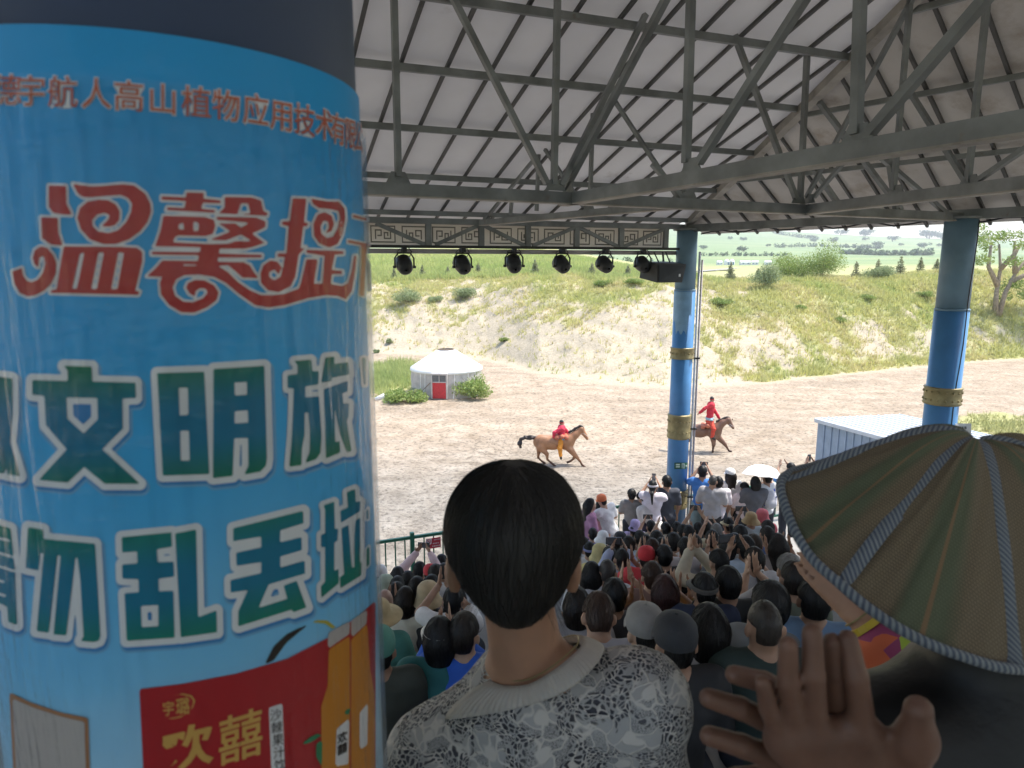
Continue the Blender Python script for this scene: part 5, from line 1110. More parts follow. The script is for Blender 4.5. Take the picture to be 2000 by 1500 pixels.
def chair_meshes():
    global chair_seat
    if chair_seat: return chair_seat
    s_ = MB().hexa([(-.21, -.2, .40), (.21, -.2, .40), (.21, .22, .42), (-.21, .22, .42), (-.21, -.2, .43), (.21, -.2, .43), (.21, .22, .45), (-.21, .22, .45)]).build('seat')
    b_ = MB(); n = 9; v = []; f = []
    for i in range(n):
        a = -1+2*i/(n-1); y = -.20-.035*(1-a*a)
        v += [(a*.21, y, .43), (a*.20, y-.05, .80-.05*abs(a)**3), (a*.20, y-.07, .80-.05*abs(a)**3), (a*.21, y-.02, .43)]
        if i: k = 4*i; f += [(k-4, k, k+1, k-3), (k-3, k+1, k+2, k-2), (k-2, k+2, k+3, k-1), (k-1, k+3, k, k-4)]
    b_.add(v, f); bb = b_.build('backrest', True); lg = MB().tube([(0, 0, -.02), (0, 0, .41)], .025, 8).box((0, 0, .005), (.3, .3, .02)).build('pedestal'); chair_seat = (s_, bb, lg); return chair_seat
def add_chair(loc, rz, label):
    r = thing('chair', label, 'chair', loc, rz, 'blue plastic chairs on the stand'); a, b, c = chair_meshes()
    obj('seat', a, M['blue_plastic'], r); obj('backrest', b, M['blue_plastic'], r); obj('pedestal', c, M['dark'], r)
ALLP = []
def person(px, py, label, hair='short', hc=BLACK, top=(.2, .2, .2), pose='lap', sit=True, yaw=0, sleeve='short', hat=None, hatc=None, H=1.65, legsc=(.03, .035, .05), skin=None, girth=1.0, tilt=0, row=None, roll=0, chair=True, sc_=None):
    """px,py: top of the head in the photo"""
    if sit:
        k_s = (sc_ or 1.0)*float(np.interp(py, [1000, 1080, 1150, 1210], [.84, .88, .95, 1.02])); r = ray(px, py); a_, b_ = HEADZ(0), -.385; s_ = a_/(r[2]-b_*float(r@N2)); p = r*s_
        if row is not None: s_ = row/float(r@N2); p = r*s_
        H_ = 1.25*k_s; fl = p[2]-H_; k = k_s
    else: k = H/1.65; p = at_z(px, py, FLOOR_F+H); fl = FLOOR_F
    face = math.atan2(-(3-p[0]), 30-p[1])*.6+math.radians(yaw)
    root = thing('person', label, 'person', W((p[0], p[1], fl)), face, 'spectators on the stand'); root.scale = (k, k, k); root.rotation_euler = (math.radians(-tilt), math.radians(roll), face)
    bm, sm, pm_ = person_mesh(pose, sit, sleeve, girth); dz = -.40 if sit else 0
    i = len(ALLP); sk = skin or SKIN[i % 4]; top = tuple(min(c*1.3+.006, .8) for c in top)
    obj('body', bm, M['skin'], root, color=sk); obj('shirt', sm, M['cloth'], root, color=top); obj('trousers', pm_, M['cloth'], root, color=legsc)
    if hair: q_ = 1+random.uniform(-.02, .06) if not hat else .98; ho = obj('hair', hair_mesh(hair), M['hair'], root, loc=(HC[0]*(1-q_), HC[1]*(1-q_), HC[2]*(1-q_)+dz), color=hc, scale=(q_*random.uniform(.97, 1.06), q_, q_))
    if hat: obj('hat', hat_mesh(hat), M['hatmat'], root, loc=(0, 0, dz), color=hatc)
    if sit and chair is not True and chair: add_chair(W((p[0]+.02, p[1]-.03, fl)), face, chair)
    ALLP.append(root); return root
def local(root, p): return root.matrix_basis @ Vector(p)
def phone(root, p, label, rot=(0, 0, 0), land=True, lit=True):
    r = thing('phone', label, 'phone', local(root, p), root.rotation_euler[2]+rot[2], 'phones held up by spectators'); r.rotation_euler[0] = rot[0]
    w, h = (.155, .075) if land else (.075, .155)
    B('case', MB().box((0, 0, 0), (w, .009, h)), M['phone'], r); B('display', MB().box((0, -.0052, 0), (w*.92, .002, h*.88)), M['screen'], r)
# ---- seated crowd, right of the woman in lace
WHT, LAV, GRY, DGRY, BLK, NAVY, YEL, TEAL = (.66, .66, .68), (.55, .53, .62), (.33, .33, .34), (.10, .10, .105), (.016, .016, .018), (.02, .028, .06), (.50, .33, .07), (.02, .12, .12)
person(1158, 1033, 'dark haired spectator in purple in the row nearest the pink girl', 'short', BLACK, (.25, .22, .42))
person(1178, 1040, 'spectator in a white bucket hat in front of the green fence post', 'long', BLACK, (.5, .45, .3), hat='bucket', hatc=(.75, .74, .72))
person(1152, 1060, 'spectator with blue and white visor and white shirt at the lace woman\'s ear', 'short', BLACK, WHT, hat='visor', hatc=(.30, .33, .6))
person(1172, 1068, 'spectator in a pale yellow sun hood beside the white bucket hat', 'bob', BLACK, (.55, .47, .2), hat='cloche', hatc=(.58, .50, .24))
person(1191, 1070, 'dark haired spectator right of the pale yellow hood', 'short', BLACK, DGRY)
person(1212, 1042, 'spectator in a black bucket hat and white shirt with strap', 'short', BLACK, WHT, hat='bucket', hatc=(.03, .03, .035))
person(1241, 1018, 'spectator in a frilled lilac hat below the orange cap', 'long', BLACK, (.5, .4, .6), hat='cloche', hatc=(.42, .34, .55))
person(1250, 1038, 'short haired man in a white shirt right of the black bucket hat', 'short', BLACK, WHT)
person(1272, 1018, 'dark haired spectator filming under the lavender shirt woman', 'short', BLACK, (.35, .3, .22), 'phone_eye')
person(1283, 1040, 'dark haired spectator between the white shirted man and the ponytail', 'full', BLACK, DGRY)
person(1301, 1022, 'woman with low ponytail in a black top behind the filming spectator', 'low_pony', BLACK, (.05, .055, .06), 'phone_eye')
person(1322, 1020, 'dark haired spectator left of the black and white vest woman', 'short', BLACK, (.3, .25, .2))
person(1334, 1026, 'small dark head behind the black and white vest woman', 'short', BLACK, (.2, .2, .22))
person(1346, 1028, 'dark haired youth in a sage shirt below the black vest', 'short', BLACK, (.32, .36, .28))
person(1366, 1022, 'woman with a white hair slide filming under the grey shirt', 'pony', BLACK, (.1, .1, .1), 'phone')
person(1275, 1056, 'woman with red brown short hair behind the white shirted man', 'full', BROWN, (.25, .2, .2))
person(1298, 1068, 'dark haired spectator right of the red cap', 'full', BLACK, BLK)
person(1263, 1072, 'spectator in a bright red cap and red shirt clapping', 'short', BLACK, (.55, .05, .06), 'clap_l', hat='cap', hatc=(.62, .04, .05), yaw=-8)
person(1339, 1053, 'young man with thick dark hair in a pale grey shirt', 'full', BLACK, (.55, .55, .58), 'clap_l')
person(1392, 1038, 'spectator with wide curly black hair behind raised hands', 'full', BLACK, (.12, .12, .13))
person(1400, 1024, 'grey haired spectator behind the tan visor', 'short', GREY, (.4, .36, .25), 'phone_eye')
person(1424, 1012, 'woman with a tan visor and ponytail in a coral top', 'pony', BLACK, (.6, .25, .18), 'clap_r', hat='visor', hatc=(.55, .45, .28))
person(1447, 1028, 'short haired man in a white shirt below the tan bucket hat', 'short', BLACK, WHT)
person(1468, 1003, 'spectator in a crumpled tan bucket hat', 'short', BLACK, (.35, .4, .42), 'phone_eye', hat='bucket', hatc=(.36, .25, .12))
person(1490, 998, 'spectator in a red flowered sun cape near the umbrella', 'short', BLACK, (.62, .12, .14), hat='cloche', hatc=(.62, .14, .16), girth=1.15)
person(1501, 1018, 'dark haired spectator right of the tan bucket hat', 'short', DBROWN, (.35, .4, .42))
person(1500, 1030, 'brown haired spectator directly below the red flowered cape', 'short', DBROWN, (.1, .15, .3))
person(1422, 1056, 'dark round head below the tan visor woman', 'short', BLACK, DGRY)
person(1474, 1046, 'man with grey brown hair in front of the long brown hair woman', 'short', (.10, .08, .065), (.3, .3, .3), 'clap_r')
person(1521, 1044, 'woman with long brown hair beside the hat brim', 'long', DBROWN, (.3, .26, .24), 'clap_r')
person(1406, 1076, 'dark haired man in beige raising joined hands above his head', 'short', BLACK, (.40, .36, .28), 'high_clap', yaw=14, sleeve='long')
person(1215, 1074, 'woman with low ponytail and white hair flower in a pale blue shirt', 'low_pony', BLACK, (.34, .38, .52), 'phone_eye', sleeve='long')
person(1187, 1097, 'man with close cropped hair and bare neck left of the pale blue shirt', 'crew', (.05, .042, .038), (.42, .42, .44))
person(1156, 1100, 'woman with long dark hair beside the lace woman\'s ear', 'long', BLACK, (.5, .5, .52))
person(1275, 1102, 'brown haired woman in a brown top behind the red bob', 'full', BROWN, (.20, .12, .10), 'clap_l')
person(1201, 1136, 'dark haired man in black clapping with a yellow wristband', 'short', BLACK, (.05, .05, .055), 'clap_r')
person(1300, 1128, 'woman with dark red bob in a mustard yellow top', 'bob', REDB, YEL, 'clap_r')
person(1476, 1072, 'woman with hair clip and white shirt filming with a phone', 'low_pony', DBROWN, (.45, .45, .47), 'phone_eye', yaw=10)
person(1543, 1087, 'old man with white grey hair left of the hat brim', 'short', GREY, (.3, .3, .32), 'clap_l')
person(1553, 1102, 'young man with short dark hair in camouflage in front of the white haired man', 'short', DBROWN, (.10, .11, .08), yaw=-14)
person(1378, 1122, 'man with a dark sun visor in navy clapping', 'short', BLACK, NAVY, 'clap_l', hat='visor', hatc=(.12, .11, .10))
person(1424, 1112, 'man with cropped black hair in a black jacket in the middle of the crowd', 'short', BLACK, (.035, .038, .04), sleeve='long')
person(1508, 1146, 'man with thick black hair partly behind the shaved head', 'full', BLACK, (.16, .17, .18))
person(1594, 1136, 'man with spectacles and short black hair under the hat brim', 'short', BLACK, (.12, .2, .32), yaw=-16)
person(1387, 1186, 'woman with black bob and white lace collar', 'bob', BLACK, (.5, .5, .5), sleeve='short')
person(1497, 1180, 'man with shaved brown head in a dark green shirt', 'crew', (.035, .026, .02), (.015, .028, .025), sleeve='long')
person(1262, 1192, 'man in a grey corduroy cap and black jacket', 'short', BLACK, BLK, hat='cap', hatc=(.26, .25, .24), sleeve='long', yaw=12)
person(1322, 1212, 'man in a dark grey cap and black shirt behind the lace woman\'s shoulder', 'short', BLACK, BLK, hat='cap', hatc=(.035, .038, .045), sleeve='long', yaw=8)
person(1128, 1152, 'spectator with big curly dark hair behind the lace woman\'s neck', 'bob', DBROWN, (.30, .28, .28))
person(1190, 1222, 'man in a grey shirt bending forward beside the corduroy cap', 'short', BROWN, (.32, .31, .33), tilt=32, sleeve='short', girth=1.1)
# ---- seated crowd, left of the woman
person(742, 1108, 'spectator in a white cap at the edge of the poster', 'short', BLACK, WHT, hat='cap', hatc=(.7, .7, .7))
person(752, 1128, 'spectator in a pale green cap next to the poster', 'short', BLACK, (.4, .45, .4), hat='bucket', hatc=(.40, .46, .36))
person(750, 1154, 'bald spectator next to the poster', None, BLACK, (.45, .45, .48), skin=(.48, .30, .23))
person(776, 1110, 'woman with long dark hair and a white hair band', 'long', BLACK, (.4, .42, .42))
person(775, 1128, 'dark haired spectator in a black and white printed shirt', 'short', (.03, .03, .03), (.18, .18, .19), girth=1.1)
person(773, 1142, 'hooded spectator in a black jacket with white lettering down the back', 'full', BLACK, BLK, sleeve='long', girth=1.15, chair='blue plastic chair behind the black jacket with white lettering')
person(737, 1178, 'spectator in a straw hat cut off by the poster', 'short', BLACK, (.06, .2, .16), hat='straw', hatc=(.50, .38, .2))
person(819, 1100, 'woman in a pale pink shirt holding a phone above her head', 'low_pony', BLACK, (.62, .45, .46), 'phone', sleeve='long')
person(839, 1106, 'child in a red cap in front of the phone woman', 'short', BLACK, (.5, .48, .5), hat='cap', hatc=(.6, .05, .06), sc_=.9)
person(813, 1130, 'dark haired spectator in a mustard shirt below the phone woman', 'short', BLACK, (.34, .24, .09))
person(842, 1127, 'dark haired spectator behind the straw cloche', 'full', BLACK, (.4, .3, .3))
person(862, 1085, 'dark haired spectator beside the lace woman\'s left ear', 'short', BLACK, (.3, .3, .3))
person(866, 1102, 'man in a black shirt just left of the lace woman\'s head', 'crew', (.05, .045, .04), BLK)
person(835, 1144, 'woman in a beige straw cloche and black top', 'bob', BLACK, BLK, hat='cloche', hatc=(.52, .40, .24))
person(885, 1150, 'spectator in white behind the lace woman\'s neck', 'short', BLACK, (.6, .6, .64), 'high_clap')
person(858, 1210, 'woman with a white visor in a teal jacket', 'bob', BLACK, TEAL, hat='visor', hatc=(.72, .70, .64), sleeve='long', yaw=12, chair='blue plastic chair under the woman in the teal jacket')
person(905, 1204, 'man in a bright blue jacket clapping', 'short', DBROWN, (.02, .09, .42), 'clap_l', sleeve='long', girth=1.12, yaw=-6, chair='blue plastic chair under the man in the bright blue jacket')
person(738, 1236, 'spectator with a grey green cap at the lower poster edge', 'short', BLACK, (.04, .045, .035), hat='cap', hatc=(.10, .28, .22), sleeve='long', yaw=20)
# ---- standing at the fence
person(1152, 975, 'woman in a mauve top stretching out her arm to the orange capped woman', 'long', BLACK, (.36, .18, .28), 'reach', False, -75, 'short', H=1.58)
person(1173, 974, 'girl in a pink shirt with long dark hair and a white ribbon', 'long', BLACK, (.62, .30, .34), 'lap', False, H=1.38, legsc=(.3, .3, .32))
person(1215, 963, 'woman in an orange cap and white shirt leaning left', 'short', BLACK, (.72, .72, .75), 'reach', False, 35, 'short', 'cap', (.75, .20, .08), 1.52, (.5, .52, .55), tilt=8, roll=-12)
person(1234, 957, 'child in a black and white striped top at the fence', 'full', BLACK, (.2, .2, .2), 'lap', False, H=1.38)
person(1275, 939, 'woman in a lavender shirt with white visor filming at the fence', 'low_pony', BLACK, (.60, .56, .66), 'phone_eye', False, -14, hat='visor', hatc=(.75, .7, .74), H=1.62, legsc=(.03, .03, .06), girth=1.1)
person(1303, 930, 'man in a dark shirt half hidden by the corner column', 'short', BLACK, (.04, .045, .06), 'down', False, H=1.68)
person(1327, 957, 'woman in a white and black vest bending beside the corner column', 'full', BLACK, (.5, .48, .46), 'lap', False, 30, H=1.55, tilt=26, legsc=(.02, .02, .02), roll=-14)
person(1373, 911, 'man in a blue shirt filming right of the corner column', 'short', BLACK, (.05, .18, .5), 'phone_eye', False, -20, H=1.72, legsc=(.3, .42, .45))
person(1393, 929, 'balding man in a plain grey shirt with folded arms', 'crew', (.06, .055, .05), (.33, .32, .33), 'cross', False, -25, H=1.66, legsc=(.03, .03, .035), girth=1.08)
person(1404, 932, 'dark haired spectator between the grey shirt and the white cap', 'short', BLACK, (.55, .5, .52), 'down', False, H=1.62)
person(1427, 917, 'woman in a white cap and white shirt carrying a tote bag', 'long', DBROWN, (.68, .68, .72), 'down', False, 6, hat='cap', hatc=(.78, .77, .74), H=1.66, legsc=(.018, .018, .022))
person(1455, 944, 'child with dark hair left of the flowered dress', 'full', BLACK, (.6, .5, .5), 'down', False, H=1.45)
person(1476, 932, 'woman in a black dress with white flowers', 'bob', BLACK, (.10, .10, .11), 'cross', False, -10, H=1.6, girth=1.15, legsc=(.05, .05, .06))
person(1499, 922, 'person in a white shirt and backpack under the white umbrella', 'full', BLACK, (.62, .62, .65), 'clap_r', False, 8, H=1.66)
person(1546, 905, 'dark haired spectator in blue left of the hat, by the shed', 'short', BLACK, (.08, .25, .6), 'phone_eye', False, H=1.66)
person(1600, 900, 'brown haired spectator in front of the shed wall behind the hat', 'short', BROWN, (.2, .2, .2), 'phone_eye', False, H=1.66)
# the densest part of the crowd
PALE = (.72, .72, .74)
for a in ((1140, 1050, 'pale shirted head tucked left of the yellow hood', 'short', PALE), (1200, 1052, 'white shirted head between the black bucket hat and yellow hood', 'short', PALE), (1228, 1050, 'white shirted head between the bucket hat and the short haired man', 'full', PALE), (1262, 1046, 'pale blue shirted head left of the red brown hair', 'short', (.45, .55, .7)),
          (1292, 1052, 'white shirted head right of the red brown hair', 'bob', PALE), (1316, 1044, 'pink shirted head in front of the sage shirt', 'full', (.65, .4, .42)), (1358, 1046, 'white shirted head under the white hair slide', 'short', PALE), (1380, 1020, 'pale head in front of the grey shirt with folded arms', 'short', (.6, .58, .5)), (1436, 1044, 'cream shirted head below the coral top', 'pony', (.66, .6, .45)),
          (1458, 1052, 'pale blue shirted head left of the grey brown hair', 'full', (.42, .5, .62)), 
          (796, 1118, 'white shirted head right of the white hair band', 'short', PALE), (790, 1150, 'cream shirted head beside the lettered jacket', 'bob', (.62, .56, .45)), (850, 1106, 'white shirted head right of the red capped child', 'full', PALE)):
    person(a[0], a[1], a[2], a[3], BLACK if len(a[2]) % 3 else DBROWN, a[4], random.choice(('lap', 'clap', 'clap_l')))
byl = {o['label']: o for o in ALLP}
def who(s): return next(o for k, o in byl.items() if k.startswith(s))
S_ = -.40
phone(who('woman in a pale pink'), (0, .28, 1.80+S_), 'phone held above her head by the woman in pale pink'); phone(who('woman with a white hair slide'), (0, .28, 1.80+S_), 'phone held up below the folded arms of the grey shirt')
phone(who('dark haired spectator filming under'), (0, .37, 1.60+S_), 'phone held up under the lavender shirt'); phone(who('woman with low ponytail and white hair flower'), (-.06, .37, 1.60+S_), 'phone held by the woman with the white hair flower'); phone(who('woman with hair clip'), (-.08, .37, 1.60+S_), 'phone with pale case held beside the hair clip')
phone(who('spectator in a crumpled'), (-.05, .37, 1.60+S_), 'phone held by the tan bucket hat'); phone(who('woman in a lavender'), (0, .37, 1.60), 'phone held by the lavender shirt woman', land=False); phone(who('man in a blue shirt'), (0, .37, 1.60), 'phone held by the man right of the corner column'); phone(who('brown haired spectator in front of the shed'), (0, .37, 1.60), 'phone held upright in front of the shed', land=False)
# small belongings
r = who('woman in a white cap and white shirt'); q = local(r, (-.10, -.14, .98))
tb = thing('tote_bag', 'cream tote bag hanging on the back of the white capped woman', 'bag', q, r.rotation_euler[2]); B('sack', MB().hexa([(-.10, -.03, -.20), (.09, -.03, -.24), (.09, .03, -.24), (-.10, .03, -.20), (-.14, -.02, .10), (.13, -.02, .12), (.13, .02, .12), (-.14, .02, .10)]), M['white'], tb)
for sx in (-.07, .07): B('strap', MB().tube([(sx, 0, .10), (sx*1.0, .02, .30), (sx*1.2-.02, .10, .42)], .012, 5), M['dark'], tb)
r = who('person in a white shirt and backpack'); q = local(r, (.0, -.17, 1.15)); bp = thing('backpack', 'white and blue backpack on the person under the umbrella', 'backpack', q, r.rotation_euler[2]); obj('pack', sdf_mesh('pack', [ell((0, 0, 0), (.13, .07, .19), .02), ell((0, -.05, -.07), (.10, .04, .09), .02)], .015), M['cloth'], bp, color=(.6, .6, .64)); B('strap', MB().tube([(-.10, .04, .16), (-.12, .14, .22)], .014, 5).tube([(.10, .04, .16), (.12, .14, .22)], .014, 5).tube([(-.12, .03, -.12), (.12, -.075, .12)], .012, 5), M['blue_plastic'], bp)
um = at_plane(1488, 928, np.array([0, float(r.location[1])-.1, 0]), np.array([0, 1, 0])); umb = thing('umbrella', 'white umbrella held over the spectators by the shed', 'umbrella', W(um)); umb.rotation_euler = (math.radians(-12), math.radians(6), 0)
v = [(0, 0, .20)]; f = []; n = 8; RR = .385
for ring, (rr, z) in enumerate(((.14, .185), (.27, .13), (RR, .0))):
    for k in range(n*4):
        a = 2*math.pi*k/(n*4); s_ = (k % 4); dip = .012*ring*(1 if s_ == 2 else .7 if s_ else 0); v.append((rr*math.cos(a)*(1-.03*(s_ != 0)*ring*.5), rr*math.sin(a)*(1-.03*(s_ != 0)*ring*.5), z-dip*.6))
m_ = n*4
for k in range(m_):
    f.append((0, 1+k, 1+(k+1) % m_))
    for rg in range(2): a = 1+rg*m_; f.append((a+k, a+m_+k, a+m_+(k+1) % m_, a+(k+1) % m_))
obj('canopy', mesh('canopy', v, f, False), M['felt_roof'], umb); B('shaft', MB().tube([(0, 0, .23), (0, 0, -.55)], .006, 6), M['dark'], umb)
for k in range(8): a = 2*math.pi*k/8; B('rib', MB().tube([(0, 0, .19), (.27*math.cos(a), .27*math.sin(a), .12), (RR*math.cos(a), RR*math.sin(a), -.005)], .003, 4), M['dark'], umb)
# lettering on the black jacket, printed across the back
r = who('hooded spectator')
def cloth_text(root, body, p, size, rot, matname):
    c = bpy.data.curves.new('t', 'FONT'); c.body = body; c.size = size; c.offset = .02*size; c.align_x = 'CENTER'; c.extrude = .0015
    o = bpy.data.objects.new('t', c); COL.objects.link(o); me = bpy.data.meshes.new_from_object(o.evaluated_get(bpy.context.evaluated_depsgraph_get())); bpy.data.objects.remove(o)
    e = obj('lettering', me, M[matname], root, loc=p, rot=rot); return e
cloth_text(r, 'KUCHENSEI', (-.005, -.148, 1.17+S_), .062, (math.radians(88), math.radians(-52), 0), 'white')
# belongings of people
for nm, z, x in (('woman with low ponytail and white hair flower', 1.49, .0), ('woman with hair clip', 1.50, .0)):
    r = who(nm); o = B('hair_clip', MB().lathe([(.018, 0), (.02, .006), (.008, .012)], 10, (0, 0, 0)), M['white'], r, loc=(x, -.128, z+S_), rot=(math.radians(90), 0, 0))
for nm, sx in (('dark haired man in black clapping', 1), ('man with a dark sun visor', -1), ('woman with dark red bob', 1)):
    r = who(nm); pz = POSE['clap_r' if sx > 0 else 'clap_l'][0 if sx > 0 else 1]; wv = Vector(pz[1])+Vector((0, 0, S_)); e = Vector(pz[0])+Vector((0, 0, S_)); d = (wv-e).normalized()
    B('wristband', MB().tube([wv-d*.045, wv-d*.02], .036, 10), M['gold'], r)
M['band_yellow'] = simple('band_yellow', (.6, .45, .05), .4, 0, .1)
# ================================================================ NEAR FIGURES
def PX(px, py, Y): return at_y(px, py, Y)
# ---- woman in white lace, seen from behind
wf = -1.87; Y0 = .94
wr = thing('person', 'woman with black pulled-up hair in a white lace blouse, close in front', 'person', (0, 0, CZ))
hc = PX(1003, 1052, Y0)
def V3(px, py, Y): return PX(px, py, Y)
nb = V3(1038, 1310, .97); nk = V3(1012, 1175, Y0+.005)
shL, shR = V3(845, 1485, .99), V3(1248, 1372, .95)
bod = [ell(hc+np.array([0, .01, 0]), (.076, .095, .106), .03), ell(hc+np.array([0, .07, -.05]), (.052, .05, .06), .03), cap(nb+np.array([0, .0, -.02]), nk, .060, .051, .035)]
for sx in (-1, 1): bod += [ell(hc+np.array([sx*.087, -.006, -.042]), (.012, .022, .032), .008), ell(hc+np.array([sx*.085, -.006, -.070]), (.009, .013, .015), .008)]
torso = [cap(shL, nb+np.array([-.01, .01, -.05]), .062, .065, .06), cap(shR, nb+np.array([.01, .005, -.05]), .062, .065, .06), ell((shL+shR)/2+np.array([0, .015, -.17]), (.185, .105, .20), .08), ell((shL+shR)/2+np.array([0, .01, -.42]), (.15, .10, .2), .08)]
bod += torso
eR = shR+np.array([.055, .06, -.27]); wR = eR+np.array([-.10, .22, .05]); eL = shL+np.array([-.05, .08, -.26]); wL = eL+np.array([.10, .2, .05])
bod += [cap(shR, eR, .05, .04, .05), cap(eR, wR, .04, .027), cap(shL, eL, .05, .04, .05), cap(eL, wL, .04, .027)]+hand_prims(wR, (-.3, .8, .3), None if False else (0, 0, 1), (0, 0, 1))+hand_prims(wL, (.3, .8, .3), (0, 0, 1), (0, 0, 1))
hipz = wf+.88
for sx in (-1, 1): bod += chain([(nb[0]+sx*.09, nb[1]+.02, hipz), (nb[0]+sx*.095, nb[1]+.03, wf+.47), (nb[0]+sx*.1, nb[1], wf+.09)], [.085, .058, .04], .05)+[cap((nb[0]+sx*.1, nb[1]-.02, wf+.045), (nb[0]+sx*.11, nb[1]+.13, wf+.035), .042, .035)]
bod.append(ell((nb[0], nb[1]+.01, hipz+.05), (.17, .12, .14), .06))
obj('body', sdf_mesh('body', bod, .010), M['skin'], wr, color=(.40, .215, .135))
# hair: smooth, drawn up from the nape, with a centre-back sweep
hr = [ell(hc+np.array([0, .0, .016]), (.093, .110, .096), .02), ell(hc+np.array([.028, -.005, .016]), (.064, .096, .080), .03), ell(hc+np.array([-.028, -.005, .016]), (.064, .096, .080), .03), ell(hc+np.array([0, -.035, -.045]), (.064, .072, .066), .04)]
def hairfield(X, Y, Z):
    a = np.arctan2(X-hc[0], -(Y-hc[1])); return .0006*np.sin(a*70+8*np.sin(Z*22))+.0004*np.sin(a*163+Z*40)
hcuts = [lambda X, Y, Z: ((Y-hc[1])-(.05+(Z-hc[2])*.5))*.85+0*X, lambda X, Y, Z: -np.maximum(np.maximum((Z-hc[2])+.022+.3*np.maximum(.095-np.abs(X-hc[0]), 0), -((Y-hc[1])+.060)), -(np.abs(X-hc[0])-.062)), lambda X, Y, Z: ((hc[2]-.098+1.0*np.maximum(np.abs(X-hc[0]-.004)-.018, 0))-Z)+0*Y]
hm, t, bs = newmat('hair_black'); vv = coords(t, 'Object', (1, 1, .25)); n_ = noise(t, vv, 420, 3); bs.inputs['Base Color'].default_value = (.017, .015, .0125, 1); bs.inputs['Roughness'].default_value = .55; bump(t, bs, n_, .18, .001); M['hair_black'] = hm
obj('hair', strands(sdf_mesh('hair', hr, .0042, hcuts, hairfield), hc, 2900, .00042, .0035, False, 5), hm, wr)
# flyaway strands
mb = MB(); rs = random.Random(3)
for k in range(60):
    a = rs.uniform(-1.45, 1.45); e = rs.uniform(.05, 1.15); d = Vector((math.sin(a)*math.cos(e), -.25+.3*rs.random(), math.cos(a)*.6+math.sin(e)*.5)).normalized(); p = Vector(hc)+Vector((d.x*.094, d.y*.1, d.z*.118+.008)); tng = Vector((math.copysign(1, d.x)*abs(d.z)+rs.uniform(-.5, .5), rs.uniform(-.3, .3), -abs(d.x)*1.0+rs.uniform(-.3, .6))).normalized(); L_ = rs.uniform(.02, .06)
    mb.tube([p, p+d*L_*.22+tng*L_*.4, p+d*L_*.32+tng*L_*.8, p+d*L_*.25+tng*L_*1.2], [.00016, .00014, .00011, .00006], 3, False)
for k in range(5):
    x0 = rs.uniform(-.06, .03); mb.tube([Vector(hc)+Vector((x0, -.01, .125)), Vector(hc)+Vector((x0+.01, -.01, .148+.01*rs.random())), Vector(hc)+Vector((x0+.03, -.01, .145)), Vector(hc)+Vector((x0+.055, -.01, .122))], .00014, 3, False)
for k in range(70):
    sx = rs.choice((-1, 1)); p = Vector(hc)+Vector((sx*rs.uniform(.045, .068), -.055+.04*rs.random(), -.05-.05*rs.random())); mb.tube([p, p+Vector((sx*.008, -.006, -.018)), p+Vector((sx*rs.uniform(.004, .03), -.004, -.035-.03*rs.random()))], [.00016, .00013, .00006], 3, False)
put(B('loose_strands', mb, hm, wr), kind='stuff')
# blouse: dark lining under an open lace layer
bl = torso+[cap(nb+np.array([0, 0, -.08]), nb+np.array([0, 0, -.04]), .066, .062, .06), cap(shR, eR, .056, .05, .05), cap(eR, wR+(eR-wR)*.25, .05, .04), cap(shL, eL, .056, .05, .05), cap(eL, wL+(eL-wL)*.25, .05, .04)]
nkc = nb+np.array([.0, .0, .012])
dirn = np.array([.30, .0, 1.0]); dirn /= np.linalg.norm(dirn)
ncut = lambda X, Y, Z: .070-np.sqrt((X-nkc[0])**2+((Y-nkc[1]-.01)*.95)**2+((Z-nkc[2]-.055)*.9)**2)
wcut = lambda X, Y, Z: (wf+.80-Z)+0*X+0*Y
lin, t, bs = newmat('lining'); bs.inputs['Base Color'].default_value = (.085, .09, .115, 1); bs.inputs['Roughness'].default_value = .8
obj('lining', sdf_mesh('lining', bl, .010, [ncut, wcut], None, grow=.004), lin, wr)
lm, t, bs = newmat('lace'); v = coords(t, 'Object')
def vor(scale, feat='F1', vec=v, rnd=1.0):
    n = nd(t, 'TexVoronoi', feature=feat); n.inputs['Scale'].default_value = scale; n.inputs['Randomness'].default_value = rnd; t.links.new(vec, n.inputs['Vector']); return n
wob = nd(t, 'TexNoise'); wob.inputs['Scale'].default_value = 16; t.links.new(v, wob.inputs['Vector'])
vw = mixc(t, .035, v, wob.outputs['Color'], 'LINEAR_LIGHT')
mesh_e = vor(125, 'DISTANCE_TO_EDGE', vw).outputs['Distance']; net = ramp(t, mesh_e, [(.10, 1), (.19, 0)])
fl = vor(14, 'F1', vw, .8); fd = fl.outputs['Distance']; flower = ramp(t, fd, [(.40, 1), (.47, 0)])
pet = vor(36, 'DISTANCE_TO_EDGE', vw).outputs['Distance']; petl = ramp(t, pet, [(.03, 1), (.09, .0)])
core = ramp(t, vor(14, 'F1', vw, .8).outputs['Distance'], [(.16, 1), (.20, 0)])
gauzecell = nd(t, 'SeparateColor'); t.links.new(vor(36, 'F1', vw).outputs['Color'], gauzecell.inputs[0]); gz = ramp(t, gauzecell.outputs[0], [(.70, 0), (.72, 1)])
fine = ramp(t, vor(420, 'DISTANCE_TO_EDGE', vw).outputs['Distance'], [(.12, 1), (.26, .12)])
gauze = mixc(t, gz, (1, 1, 1), fine); inside = mixc(t, core, gauze, (1, 1, 1)); inside = mixc(t, petl, inside, (1, 1, 1))
alpha = mixc(t, flower, net, inside)
thick = mixc(t, petl, mixc(t, core, mixc(t, flower, (.55, .55, .55), (.62, .62, .62)), (1, 1, 1)), (.95, .95, .95))
colr = mixc(t, math_(t, 'MAXIMUM', core, petl), (.40, .40, .40), (.58, .56, .53)); t.links.new(colr, bs.inputs['Base Color']); bs.inputs['Roughness'].default_value = .9
